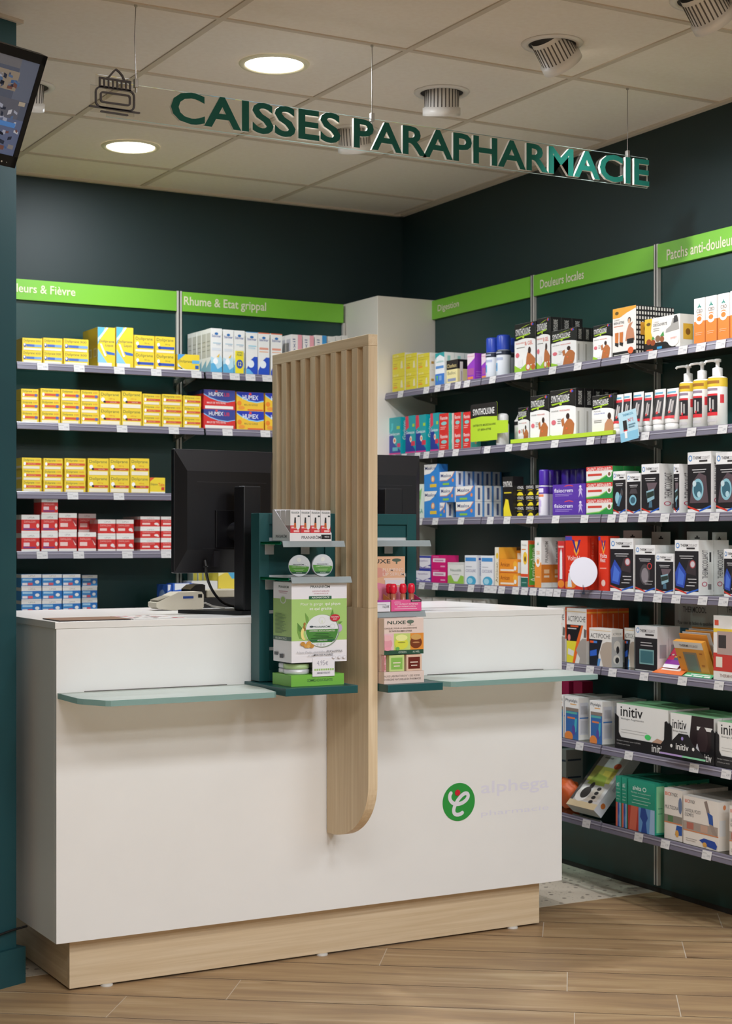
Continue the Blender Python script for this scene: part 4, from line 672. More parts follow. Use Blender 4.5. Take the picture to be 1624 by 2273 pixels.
DS['th_arm'] = dict(b='#f0eeec', F=THM([pg('#6a5a60', (.3, .62), (.9, .62), (.7, .45), (.4, .45)), pg('#8fb4c0', (.28, .45), (.7, .5), (.74, .3), (.35, .22)), pg('#2a3830', (.3, .42), (.7, .46), (.72, .36), (.33, .30)), pg('#4a6c80', (.45, .25), (.6, .25), (.62, .12), (.42, .12))]), R=THR)
DS['th_small'] = dict(b='#f0eeec', F=THM([e(.45, .34, .26, .13, '#7fb4c4'), e(.45, .34, .18, .08, '#3c6070'), pg('#4a4448', (.2, .5), (.8, .5), (.7, .62), (.3, .62))]), R=THR)
DS['th_hand'] = dict(b='#f0eeec', F=THM([e(.35, .38, .18, .14, '#8fc0cc'), pg('#5a88a0', (.3, .2), (.5, .18), (.8, .5), (.7, .6), (.5, .4)), e(.7, .5, .1, .08, '#4a4648')]), R=THR)
DS['blpk'] = dict(b='#efeaf0', F=[r(0, .85, 1, 1, '#2c3c9c'), pg('#5a4c9c', (0, .2), (.2, .25), (.5, 0), (.8, .25), (1, .2), (1, .36), (.5, .1), (0, .34)), t('Spasfon', .18, .54, .82, .68, '#9a8cb4', True), r(0, .0, 1, .1, '#7a70b0')], R=[r(0, 0, 1, 1, '#3c50a8')])
DS['pinkm'] = dict(b='#d81c74', F=[r(.1, .50, .92, .78, '#f2dce6'), r(.2, .58, .8, .68, '#c88ca8'), r(.1, .86, .5, .92, '#e86ca4'), r(.6, .15, .9, .25, '#f0a4c4')], R=[r(0, 0, 1, 1, '#c81c6c')])
DS['naus'] = dict(b='#eceae2', F=[t('Nausélib', .16, .58, .84, .70, '#7a8c7c', True), pg('#9cc850', (0, 0), (1, 0), (1, .36), (.8, .40), (.6, .1), (.4, .1), (.2, .40), (0, .36)), r(.3, .42, .7, .44, '#a8a8a0'), r(0, .92, 1, 1, '#d8d6d0')], R=[r(0, 0, 1, 1, '#dcdad4')])
DS['cocc'] = dict(b='#eeeef0', F=[r(.05, .80, .95, .93, '#4c94d4'), t('COCCULINE', .08, .42, .92, .52, '#8c88a4', True), e(.55, .12, .4, .17, '#4cacd0'), e(.45, .12, .22, .10, '#a8dcec'), r(.1, .60, .6, .62, '#b4b4bc')], R=[vt('COCCULINE', .3, .3, .7, .8, '#7c8cc4', True), r(.2, .84, .8, .92, '#4c5cb4')])
DS['arnt'] = dict(b='#ece4d0', F=[vt('Arnican', .25, .08, .8, .6, '#8c7a4c', True), e(.6, .78, .3, .08, '#ecc43c')], R=[r(0, .0, 1, 1, '#eeb43c')])
DS['arno'] = dict(b='#f0952c', F=[t('Arnican', .05, .46, .55, .78, '#9c4c1c', True), r(.05, .12, .8, .26, '#f8e4cc'), e(.86, .6, .11, .28, '#f8b43c'), e(.86, .34, .07, .16, '#f2f0ea'), r(0, 0, 1, .05, '#d8642c')], R=[r(0, 0, 1, 1, '#f0ece6'), r(0, .8, 1, 1, '#f0952c')])
DS['arnu'] = dict(b='#eea030', F=[r(.2, .1, .8, .85, '#f4f0e4'), r(.35, .3, .65, .6, '#a87c4c'), r(0, .92, 1, 1, '#3a3430')])
DS['arne'] = dict(b='#eeece4', F=[t('Weleda', .1, .88, .8, .93, '#9c9c8c'), e(.6, .62, .3, .14, '#f0c43c'), e(.6, .60, .12, .06, '#6a4a24'), r(.1, .80, .7, .82, '#e8984c'), r(0, .22, 1, .28, '#e0502c'), r(0, 0, 1, .20, '#2c6c5c'), r(.15, .08, .8, .1, '#8cb4a4')], R=[r(0, 0, 1, 1, '#e8602c'), r(.1, .04, .95, .92, '#5cac3c'), vt('Arnicrème', .25, .1, .8, .85, '#f0f4d0', True)])
DS['cbdo'] = dict(b='#f1eee8', F=[r(0, 0, 1, .5, '#ee963c'), e(.5, .5, .35, .10, '#ee963c'), pg('#5c9c8c', (.4, .85), (.5, .92), (.6, .85)), t('CBD', .26, .66, .78, .73, '#e8a860', True), e(.5, .50, .34, .09, '#f4efe8'), e(.5, .52, .2, .05, '#ee963c'), r(.2, .2, .8, .22, '#f8d0a0')], R=[r(0, .1, 1, .46, '#e08434'), vt('PRANAROM', .35, .5, .65, .92, '#8c8880', True), r(.25, .2, .75, .24, '#f4d8b8'), r(.25, .28, .75, .36, '#f4c898')])
DS['volta'] = dict(b='#e2361c', F=[pg('#f6a43c', (.38, .72), (.5, .62), (.62, .72), (.56, .90), (.44, .90)), pg('#3a2c7c', (.30, .93), (.40, .93), (.5, .74), (.5, .66)), pg('#3a2c7c', (.70, .93), (.60, .93), (.5, .74), (.5, .66)), t('VoltaHeat', .10, .54, .92, .63, '#f6ded8', True), r(.2, .42, .8, .44, '#f4a090'), r(.15, .34, .9, .36, '#f4a090'), r(0, .92, .3, .995, '#4c48a4'), e(.2, .08, .3, .07, '#f08c3c'), pg('#e8eef0', (.1, .04), (.3, .04), (.25, .3), (.15, .3))], R=[r(.35, .04, .5, .96, '#c42c18'), vt('VoltaHeat', .5, .1, .85, .9, '#e86a50')])
DS['volts'] = dict(b='#e2361c', F=[pg('#f6a43c', (.32, .78), (.5, .66), (.68, .78), (.58, .88), (.42, .88)), pg('#3a2c7c', (.28, .92), (.4, .92), (.5, .78), (.5, .72)), pg('#3a2c7c', (.72, .92), (.6, .92), (.5, .78), (.5, .72)), t('Volta', .14, .60, .86, .68, '#f6ded8', True), t('Heat', .18, .52, .7, .60, '#f6ded8', True), r(.0, .92, .2, .99, '#4c48a4'), r(.15, .4, .8, .42, '#f4a090'), e(.5, .14, .2, .06, '#f4d0c4')], R=[r(.35, .04, .5, .96, '#c42c18')])
DS['redt'] = dict(b='#c83434', F=[pg('#eef0f2', (.3, .2), (.7, .2), (.66, .75), (.5, .85), (.34, .75)), r(.1, .86, .9, .9, '#e8b4ac'), e(.5, .1, .5, .08, '#ee8c34')])
# lower right shelves
DS['acti'] = dict(b='#ece7e0', F=[t('ACTIPOCHE', .06, .76, .94, .86, '#34302e'), r(.04, .935, .96, .95, '#e8c48c'), pg('#1f1c20', (0, .40), (0, .70), (.74, .70), (.5, .40)), pg('#e8dc3c', (0, 0), (0, .40), (.5, .40), (.3, 0)), pg('#ee6c2c', (.74, .70), (.84, .70), (.42, 0), (.3, 0), (.5, .40)), pg('#a8a098', (.62, 0), (1, 0), (1, .46), (.8, .46), (.66, .40), (.48, .24), (.55, .18), (.68, .1)), pg('#6c6660', (.86, .48), (.98, .48), (1, .62), (.88, .64)), e(.13, .46, .07, .06, '#e8847c'), r(.2, .66, .6, .69, '#e85c2c'), r(.06, .62, .5, .64, '#cfcaca'), pg('#e8e4dc', (.06, .15), (.34, .12), (.38, .22), (.08, .26))], R=[r(0, .42, 1, 1, '#ee5c26'), r(0, .92, 1, .95, '#f8a03c'), r(.45, .62, .55, .9, '#f8b49c'), r(0, 0, 1, .42, '#eceae6')])
DS['acts'] = dict(b='#ece7e0', F=[t('ACTIPOCHE', .06, .74, .94, .86, '#34302e'), r(.04, .935, .96, .95, '#e8c48c'), pg('#20222c', (0, 0), (0, .70), (.6, .70), (.42, .3), (.42, 0)), pg('#5c94d0', (.36, 0), (.46, 0), (.52, .2), (.4, .2)), pg('#b8a898', (.62, 0), (1, 0), (1, .66), (.78, .66), (.6, .6), (.48, .36), (.55, .2)), r(.04, .60, .2, .66, '#e85c2c'), r(.2, .60, .36, .66, '#4c84d0'), pg('#3464c8', (.04, .24), (.34, .28), (.34, .44), (.04, .38))], R=[r(0, .0, 1, .80, '#b4b4b4'), e(.5, .55, .3, .14, '#d8d4cc'), e(.55, .45, .14, .1, '#2c2c30'), e(.45, .2, .3, .12, '#e0dcd4'), e(.5, .18, .18, .08, '#2c2c30'), t('ACTIPOCHE', .12, .84, .88, .90, '#6a6662')])
DS['thpad'] = dict(b='#dfdcda', F=[r(0, .02, 1, .74, '#1f1d22'), e(.12, .90, .07, .06, '#4c88c8'), e(.12, .90, .045, .04, '#f1eee8'), t('THERM', .22, .86, .5, .93, '#4a4648', True), t('COOL&HOT', .5, .86, .9, .93, '#a8a4a6'), r(.46, .79, .85, .83, '#3a3638'), r(.2, .15, .85, .48, '#7fa8a8'), r(.24, .18, .81, .45, '#3f6c74'), r(.25, .62, .75, .64, '#b8b4b4'), r(.25, .56, .8, .58, '#b8b4b4')], R=[r(.2, .3, .8, .6, '#a8a8ac')])
DS['maga'] = dict(b='#b41c50', F=[r(.1, .55, .9, .62, '#d45c84')], R=[r(0, 0, 1, 1, '#a41848')])
DS['phyt'] = dict(b='#f1eeea', F=[t('Phytalgic', .06, .86, .92, .95, '#3c4450', True), r(.4, .82, .85, .84, '#e8a43c'), r(.08, .0, 1, .74, '#3c6cac'), r(.08, .66, 1, .74, '#8c7c70'), r(.12, .60, .9, .65, '#5cb0a8'), r(.2, .48, .75, .52, '#e8844c'), pg('#4cb4c4', (.6, .1), (.85, .2), (.9, .5), (.75, .5), (.7, .3)), e(.3, .06, .3, .12, '#e88a44'), e(.65, .22, .12, .12, '#5c4c9c')], R=[r(.1, .12, .9, .88, '#dcdce4'), r(.1, .5, .9, .53, '#3c7cc4'), r(.2, .6, .8, .8, '#c4c4cc'), r(.2, .15, .8, .45, '#ccccd4')])
DS['init'] = dict(b='#ebe9e4', F=[t('initiv', .08, .72, .52, .94, '#1c1b1e', True), t('Biologie Augmentée', .09, .64, .54, .69, '#5a5858'), r(.09, .42, .6, .43, '#b4b2ae'), r(.09, .36, .7, .37, '#b4b2ae'), r(.09, .24, .5, .25, '#b4b2ae'), e(.62, .34, .06, .06, '#4cd06c'), pg('#c49c84', (.55, .0), (.9, 0), (.95, .3), (.8, .35), (.6, .15)), pg('#a484c4', (.8, .05), (.97, .05), (.97, .22), (.82, .2))], T=[r(0, 0, 1, 1, '#8cc490')], R=[r(0, 0, 1, 1, '#d8d6d0')])
DS['inib'] = dict(b='#ebe9e4', F=[r(.45, 0, 1, 1, '#2c2022'), pg('#ebe9e4', (.4, 1), (.5, 1), (.45, .5), (.5, 0), (.4, 0)), t('initiv', .05, .66, .38, .86, '#1c1b1e', True), t('Biologie Augmentée', .06, .58, .40, .63, '#5a5858'), r(.62, .70, .97, .78, '#e8e6e2'), pg('#dcdadc', (.58, .22), (.8, .25), (.78, .42), (.62, .40)), e(.75, .5, .12, .3, '#3a2c2e')], T=[r(0, 0, 1, 1, '#8cc490')], R=[r(0, 0, 1, 1, '#d8d6d0')])
DS['alv'] = dict(b='#2a9c80', F=[t('alvita', .18, .80, .5, .89, '#e8f4ee', True), e(.62, .84, .07, .045, '#d4ece0'), e(.62, .84, .045, .028, '#2a9c80'), t('Bandage de Compression', .12, .73, .85, .77, '#bce4d4'), r(.15, .67, .8, .685, '#9cd4c0'), r(.2, .60, .85, .615, '#9cd4c0'), r(.15, .54, .75, .555, '#9cd4c0'), r(0, 0, .45, .48, '#b83c30'), r(.4, 0, 1, .48, '#6ca0d8'), pg('#d86c54', (.05, 0), (.3, 0), (.38, .48), (.12, .48)), pg('#2c4c9c', (.5, .0), (.72, 0), (.68, .2), (.75, .3), (.66, .48), (.5, .48), (.46, .3), (.56, .2)), pg('#a8c8ec', (.8, 0), (1, 0), (1, .48), (.85, .48))], R=[r(.15, .04, .85, .94, '#94d4a4'), r(.3, .4, .7, .42, '#5cac84'), r(.3, .5, .7, .52, '#5cac84')], L=[r(.15, .04, .85, .94, '#94d4a4'), vt('alvita', .3, .3, .7, .7, '#5cac84')], T=[r(0, 0, 1, 1, '#2c9478')])
DS['bio'] = dict(b='#e8dfd5', F=[t('BIO', .05, .86, .18, .93, '#d8603c', True), t('SYNEX', .18, .86, .34, .93, '#6a6460', True), t('CAVIGLIA, POLSO', .05, .66, .5, .74, '#4c4a50'), t('E GOMITO', .05, .58, .3, .65, '#4c4a50'), r(0, .30, .98, .48, '#a8988c'), r(.1, .32, .3, .46, '#b46c5c'), r(.5, .32, .7, .46, '#c4a08c'), r(0, .28, 1, .30, '#d88454'), pg('#8c7c74', (.6, .95), (.68, .98), (.76, .75), (.72, .62)), pg('#2c54a0', (.7, .75), (.84, .70), (.86, .5), (.74, .52)), pg('#9c8c80', (.74, .52), (.86, .5), (.98, .30), (.84, .32)), r(.08, .12, .4, .13, '#a8a09c'), r(.08, .08, .36, .09, '#a8a09c'), pg('#24469c', (.46, .14), (.6, .2), (.9, .18), (.97, .10), (.94, .02), (.6, .06), (.55, .10)), e(.62, .07, .06, .05, '#d8a04c')], R=[r(.08, .30, .6, .62, '#dcdcdc'), e(.5, .88, .12, .05, '#d88454')], T=[r(.0, 0, 1, 1, '#dad2ca')])
DS['biom'] = dict(b='#e8dfd5', F=[t('BIO', .05, .86, .35, .93, '#d8603c', True), t('SYNEX', .35, .86, .75, .93, '#6a6460', True), t('MULTIZONA', .05, .60, .8, .67, '#4c4a50'), r(0, .34, 1, .48, '#8c8478'), r(.2, .35, .5, .47, '#5c7c54'), r(0, .32, 1, .34, '#d88454'), pg('#2c54a0', (.6, .1), (1, .12), (1, .3), (.7, .3)), e(.72, .14, .1, .07, '#d8a04c'), e(.9, .7, .1, .16, '#6c7c9c')], T=[r(.0, 0, 1, 1, '#dad2ca')], R=[r(.1, .2, .8, .6, '#dcdcdc')])
DS['grey'] = dict(b='#8c8884', F=[r(.05, .3, .95, .42, '#2c3448')], R=[r(0, 0, 1, 1, '#98948f'), r(.1, .35, .9, .45, '#2c3448')])
DS['minor'] = dict(b='#dedad4', F=[r(.1, .25, .6, .7, '#b4b2b0'), r(.65, .2, .9, .8, '#5c88b8')], T=[r(.1, .2, .5, .8, '#c8c4c0')], R=[r(.2, .2, .8, .8, '#c0bcb8')])
DS['minor2'] = dict(b='#e2ddd4', F=[r(.1, .25, .6, .7, '#c8a08c'), r(.65, .2, .9, .8, '#c46c4c')], T=[r(.1, .2, .5, .8, '#d0ccc6')], R=[r(.2, .2, .8, .8, '#c0bcb8')])
DS['mint'] = dict(b='#e6e4e0', F=[r(.1, .3, .9, .7, '#7ca8b8')], R=[r(0, 0, 1, 1, '#d8d4ce')])

def clip01(P):
    for ax, lim, sg in ((0, 0.0, 1), (0, 1.0, -1), (1, 0.0, 1), (1, 1.0, -1)):
        out = []
        for i in range(len(P)):
            a, c = P[i - 1], P[i]; ia = (a[ax] - lim) * sg >= 0; ic = (c[ax] - lim) * sg >= 0
            if ia != ic: f = (lim - a[ax]) / (c[ax] - a[ax]); out.append((a[0] + f * (c[0] - a[0]), a[1] + f * (c[1] - a[1])))
            if ic: out.append(c)
        P = out
        if len(P) < 3: return []
    return P
def design_mesh(dn, w, d, h):
    D = DS[dn]; b = MB(); b.box(-w / 2, 0, 0, w / 2, d, h, mat(D['b'], 0.42))
    fr = {'F': (Vector((-w / 2, 0, 0)), Vector((w, 0, 0)), Vector((0, 0, h)), Vector((0, -1, 0)), w),
          'L': (Vector((-w / 2, d, 0)), Vector((0, -d, 0)), Vector((0, 0, h)), Vector((-1, 0, 0)), d),
          'R': (Vector((w / 2, 0, 0)), Vector((0, d, 0)), Vector((0, 0, h)), Vector((1, 0, 0)), d),
          'T': (Vector((-w / 2, 0, h)), Vector((w, 0, 0)), Vector((0, d, 0)), Vector((0, 0, 1)), w)}
    for k, (o, ax, ay, n, _) in fr.items():
        for i, a in enumerate(D.get(k, ())):
            oo = o + n * (0.00018 + 0.00006 * i)
            if a[0] == 'r': x0, y0, x1, y1, c = a[1:]; b.add([oo + ax * x0 + ay * y0, oo + ax * x1 + ay * y0, oo + ax * x1 + ay * y1, oo + ax * x0 + ay * y1], [(0, 1, 2, 3)], mat(c, 0.42))
            elif a[0] in 'ep':
                if a[0] == 'e': x, y, rx, ry, c = a[1:]; P = [(x + rx * math.cos(q * math.pi / 12), y + ry * math.sin(q * math.pi / 12)) for q in range(24)]
                else: P, c = list(a[1]), a[2]
                P = clip01(P)
                if P: b.add([oo + ax * q[0] + ay * q[1] for q in P], [tuple(range(len(P)))], mat(c, 0.42))
            elif a[0] == 't': s_, x0, y0, x1, y1, c, bo = a[1:]; b.text(s_, oo + ax * x0 + ay * y0, ax * (x1 - x0), ay * (y1 - y0), mat(c, 0.42), bold=bo)
            elif a[0] == 'v': s_, x0, y0, x1, y1, c, bo = a[1:]; b.text(s_, oo + ax * x1 + ay * y0, ay * (y1 - y0), -ax * (x1 - x0), mat(c, 0.42), bold=bo)
    # glued flap line on the top edge
    if 'T' not in D and h > 0.02: b.box(-w / 2 + 0.002, 0.0004, h, w / 2 - 0.002, min(0.012, d * 0.3), h + 0.0003, mat(D['b'], 0.42))
    o = b.build('carton'); me = o.data; bpy.data.objects.remove(o); return me
DM = {}
def get_mesh(dn, w, d, h):
    for (n, W_, D_, H_), m in DM.items():
        if n == dn and 0.92 * w < W_ < w + 0.0006 and d - 0.012 < D_ < d + 0.0001 and 0.95 * h < H_ < h + 0.0006: return m, W_, D_, H_
    m = design_mesh(dn, w, d, h); DM[(dn, w, d, h)] = m; return m, w, d, h
COLN = ('leftmost', 'second', 'third', 'fourth', 'fifth', 'sixth', 'seventh', 'eighth')
def put(name, cat, label, group, me, loc, rz):
    o = bpy.data.objects.new(name, me); COL.objects.link(o); o.location = loc; o.rotation_euler = (0, 0, rz)
    tag(o, label, cat, group if group else None); return o
rj = random.Random(11)
LV = {1: ('',), 2: ('bottom layer', 'top layer'), 3: ('bottom layer', 'middle layer', 'top layer')}
def back(sh, px0, px1, py, dn, desc, pos, high=1, deep=2, d=0.06, y=0.012, cat='carton', group=None, base=None):
    """a facing of cartons on back-wall shelf sh; px0..px1, py = front face left, right, top in the photo"""
    Y = 6.729 - 0.30 + y; xa = at_y(px0, 1100, Y).x; xb = at_y(px1, 1100, Y).x; zt = at_y((px0 + px1) / 2, py, Y).z; zs = SHB[sh] + 0.0004 if base is None else base
    w = xb - xa - 0.0015; h = (zt - zs) / high; me, w, d, h = get_mesh(dn, w, d, h)
    for k in range(high):
        for j in range(deep if deep * d < 0.27 else max(1, int(0.27 / d))):
            lb = desc + ', ' + (LV[high][k] + ', ' if high > 1 else '') + pos + (', one behind', ', two behind', ', three behind', ', four behind', ', five behind')[j - 1] * (j > 0)
            put('product_carton', cat, lb, group or desc + 's', me, ((xa + xb) / 2 + rj.uniform(-.0008, .0008), Y + j * (d + 0.001) + rj.uniform(0, .0006), zs + k * (h + 0.0004)), 0)
    return zs, h
def right(sh, px0, px1, py, dn, desc, pos, high=1, deep=2, d=0.06, v=0.256, cat='carton', group=None, base=None, pyx=None):
    ua, _ = at_rw(px0, 1100, v); ub, _ = at_rw(px1, 1100, v); px = pyx or (px0 + px1) / 2; zt = at_rw(px, py, v)[1]; zs = SHR[sh] + 0.0004 if base is None else base
    w = ub - ua - 0.0015; h = (zt - zs) / high; me, w, d, h = get_mesh(dn, w, d, h)
    for k in range(high):
        for j in range(deep if deep * d < v - 0.02 else max(1, int((v - 0.02) / d))):
            lb = desc + ', ' + (LV[high][k] + ', ' if high > 1 else '') + pos + (', one behind', ', two behind', ', three behind', ', four behind', ', five behind')[j - 1] * (j > 0)
            p = rp((ua + ub) / 2, v - j * (d + 0.001) - rj.uniform(0, .0006), zs + k * (h + 0.0004))
            put('product_carton', cat, lb, group or desc + 's', me, p, RZR)
    return zs, h

# ================================================================== PRODUCTS ON THE BACK WALL
def cols(fn, sh, spans, py, dn, desc, pos, **k):
    for i, (a, b) in enumerate(spans): fn(sh, a, b, py, dn, desc, pos + ', column ' + ('one', 'two', 'three', 'four', 'five', 'six')[i], **k)
# top shelf
cols(back, 0, ((49, 94), (96, 139)), 751, 'yblue', 'small yellow carton with blue band', 'top back shelf', high=2, deep=1, d=.1)
back(0, 141, 197, 753, 'yblue', 'wider yellow carton with blue band', 'top back shelf', high=2, deep=1, d=.1)
cols(back, 0, ((217, 256), (258, 296)), 727, 'yliq', 'tall yellow blue-streaked carton', 'top back shelf', deep=3, d=.062)
cols(back, 0, ((298, 343), (344, 389)), 745, 'ybigb', 'square yellow carton with blue pill', 'top back shelf', high=2, deep=1, d=.13)
back(0, 394, 443, 787, 'yflat', 'low yellow and blue carton', 'beside the wall upright, top back shelf', deep=1, d=.12, base=SHB[0] + 0.0006)
for i, (a, b, p, dn, ds) in enumerate(((467.5, 493, 729, 'ster', 'tall white carton with pale blue wave'), (494.7, 518.5, 732, 'ster', 'tall white carton with pale blue wave'), (519, 543, 734, 'ster', 'tall white carton with pale blue wave'), (545.5, 571.5, 737, 'ster2', 'tall white carton with dark blue wave'), (573, 598.5, 739, 'ster3', 'tall white orange-topped carton'), (600, 626.5, 740.5, 'ster3', 'tall white orange-topped carton'))):
    back(0, a, b, p, dn, ds, 'top back shelf, number %s from upright' % ('one', 'two', 'three', 'four', 'five', 'six')[i], deep=5 if i == 0 else 1, d=.05, group='tall white nasal spray cartons')
me, w_, d_, h_ = get_mesh('offer', 0.038, 0.004, 0.098); p = at_y(521, 800, 6.425); put('promotion_card', 'card', 'yellow promotional card reading OFFRE PROMO 12 on a tall white carton', None, me, (at_y(531.5, 800, 6.436).x, 6.4355, SHB[0] + 0.001), 0)
for i, (a, b, dn) in enumerate(((645, 670, 'pink'), (671, 697, 'pink'), (699, 725, 'pinkb'))): back(0, a, b, 743 + i * .8, dn, 'white carton with %s strip' % ('pink', 'pink', 'light blue')[i], 'top back shelf, %s behind the oak divider' % ('first', 'second', 'third')[i], deep=2 if i == 0 else 1, d=.05)
for i, (a, b) in enumerate(((727, 744), (745, 757), (758, 771))): back(0, a, b, 747 - i, 'whiteb', 'small pale carton', 'top back shelf near the white column, %s' % ('left', 'middle', 'right')[i], deep=1, d=.05)
# second shelf
back(1, 47, 86, 864, 'yredq', 'small yellow carton with red band', 'second back shelf, beside pillar', high=3, deep=1, d=.1)
for i, (a, b, p) in enumerate(((90, 134, 863), (135, 178, 865), (179, 220, 867))): back(1, a, b, p, 'yredq', 'small yellow carton with red band', 'second back shelf, left column %s' % ('one', 'two', 'three')[i], high=3, deep=1, d=.1)
cols(back, 1, ((220.5, 268), (270, 315)), 869, 'ybigr', 'square yellow carton with red band', 'second back shelf', high=2, deep=1, d=.13)
for i, (a, b, p) in enumerate(((316.5, 357, 875), (359.5, 404, 876), (405.5, 447, 879))): back(1, a, b, p, 'yred', 'small yellow carton with red band', 'second back shelf, right column %s' % ('one', 'two', 'three')[i], high=3, deep=1, d=.1)
back(1, 452, 522, 866, 'humr', 'large red and violet-blue carton', 'second back shelf', high=2, deep=2, d=.09)
cols(back, 1, ((525, 585.5), (588, 648)), 871, 'humy', 'large yellow and blue carton', 'second back shelf', high=2, deep=1, d=.1)
# third shelf
cols(back, 2, ((47.5, 94), (95.5, 140), (141, 192)), 1014.5, 'yred', 'small yellow carton with red band', 'third back shelf', high=3, deep=1, d=.1)
cols(back, 2, ((195, 242), (243, 287.5), (289, 331.5)), 1018, 'ybigr', 'square yellow carton with red band', 'third back shelf', high=2, deep=1, d=.13)
back(2, 333, 367, 1060.5, 'yflatr', 'low yellow carton with red lettering', 'end of the third back shelf', deep=1, d=.12)
# fourth shelf
def redk(a, b, p, dn, pos, high=2, **k): back(3, a, b, p, dn, 'red and white carton', pos, high=high, d=.1, **k)
redk(47, 88, 1143, 'redp', 'fourth back shelf, beside pillar', deep=1)
zq, hq = back(3, 91.5, 128.5, 1142.5, 'redp', 'red and white carton', 'fourth back shelf, column two', high=2, deep=1, d=.1)
back(3, 91.5, 128.5, 1105.5, 'redp', 'single red and white carton', 'crowning the fourth back shelf stack', deep=1, d=.1, base=SHB[3] + 2 * (hq + 0.0004) + .0005)
redk(130, 170.5, 1139.5, 'redk', 'fourth back shelf, column three', deep=1)
back(3, 172.5, 214, 1180, 'redk', 'red and white carton', 'fourth back shelf, low column four', deep=1, d=.1)
back(3, 174, 214, 1140, 'redk', 'darker red and white carton', 'pushed back on fourth back shelf', high=2, deep=1, d=.1, y=.12)
redk(217, 256.5, 1153.5, 'red', 'fourth back shelf, column five', deep=1); redk(258, 297, 1154, 'red', 'fourth back shelf, column six', deep=1)
for i, (a, b) in enumerate(((311, 355), (356.5, 401))): back(3, a, b, 1147 + i, 'red', 'flat red and white carton', 'fourth back shelf, %s monitor edge' % ('left of', 'behind')[i], high=3, deep=2, d=.1)
# lowest visible shelf
for i, (a, b) in enumerate(((47, 92), (93.5, 137.5), (139, 179))): back(4, a, b, 1275.5, 'blue', 'flat blue and white carton', 'lowest back shelf, column %s' % ('one', 'two', 'three')[i], high=3, deep=1, d=.1)
back(4, 181.5, 216, 1277, 'blue', 'flat blue and white carton', 'pushed back on lowest shelf', high=3, deep=1, d=.1, y=.1)
back(4, 383, 431, 1295, 'blueb', 'bright blue carton', 'behind the card terminal', deep=1, d=.07); back(4, 371, 381, 1298, 'blueb', 'bright blue carton', 'leftmost behind the card terminal', deep=1, d=.12)
back(4, 484, 545, 1266, 'lyso', 'yellow and pale blue carton', 'lowest back shelf behind the monitor stand', deep=1, d=.1)
back(4, 425, 483, 1290, 'whiteb', 'white striped carton', 'lowest back shelf under the monitor', deep=1, d=.1)
for i in range(5): a = 428 + i * 11.2; back(4, a, a + 10.6, 1263, 'mixb', 'small grey and yellow carton', 'lowest back shelf, upright %s' % ('one', 'two', 'three', 'four', 'five')[i], deep=1, d=.06, y=.13)

# ================================================================== PRODUCTS ON THE RIGHT WALL
# top shelf
cols(right, 0, ((870.5, 898), (899.5, 925), (926.5, 953)), 785, 'gasy', 'yellow carton with white ends', 'top right shelf', high=2, deep=2, d=.045)
right(0, 965.5, 986, 783, 'teal', 'white carton with teal top', 'top right shelf', deep=4, d=.05)
right(0, 990.5, 1015, 799, 'charc', 'cream carton with black lid', 'top right shelf', deep=1, d=.06)
right(0, 1036.5, 1053, 785, 'purp', 'purple carton', 'top right shelf, left', deep=1, d=.07); right(0, 1068, 1086, 784.5, 'purp', 'purple carton', 'top right shelf, right', deep=1, d=.07, v=.235)
right(0, 1141.5, 1188, 717, 'synp', 'tall black and white carton', 'top right shelf, first', deep=2, d=.05); right(0, 1190, 1221, 706, 'synp', 'tall black and white carton', 'top right shelf, second', deep=3, d=.05, v=.25)
right(0, 1223, 1279, 731, 'synk', 'wide black and white carton showing a back', 'top right shelf', deep=4, d=.033)
right(0, 1315.5, 1356, 721, 'synk', 'black and white carton showing a back', 'beside the orange checked carton', deep=2, d=.06)
right(0, 1359, 1411, 682, 'tiger', 'tall orange and white carton with checked end', 'top right shelf', deep=2, d=.085)
right(0, 1430, 1508.5, 703, 'decou', 'long white and yellow gift carton', 'top right shelf', deep=2, d=.07)
for i, (a, b, p) in enumerate(((1539.5, 1563.5, 662), (1565, 1590, 657), (1592, 1618, 651), (1620, 1648, 644))): right(0, a, b, p, 'cbd', 'slim white and orange carton', 'top right shelf, %s' % ('leftmost', 'second', 'third', 'at the photo edge')[i], deep=2, d=.06)
# second shelf
for i, (a, b, p, dn) in enumerate(((859.5, 888.5, 927, 'gavi'), (899.5, 921, 923, 'gavr'), (922, 945, 921, 'gavr'), (954.5, 973, 917, 'gavr'))): right(1, a, b, p, dn, 'teal and blue carton', 'second right shelf, %s' % ('leftmost', 'second', 'third', 'fourth')[i], deep=1 if i in (1,) else 2, d=.036)
for i, (a, b, dn) in enumerate(((974.5, 995.5, 'renn'), (1002.5, 1006, 'rennw'), (1007, 1023, 'renn'), (1027, 1044, 'renn'))): right(1, a, b, 918 - i, dn, 'small red carton', 'second right shelf, file %s' % ('one', 'two', 'three', 'four')[i], high=2, deep=1, d=.05)
right(1, 1149, 1174, 905, 'synk', 'part opened white carton', 'second right shelf in the lime tray', deep=1, d=.05, v=.2)
right(1, 1176, 1218, 878, 'synk', 'tall black and white carton', 'second right shelf, left', deep=2, d=.05); right(1, 1220, 1277.5, 865, 'synk', 'wide black and white carton', 'second right shelf, middle', deep=5, d=.04)
right(1, 1313, 1362, 877, 'synb', 'black and white carton with bare shoulder', 'second right shelf', deep=2, d=.05)
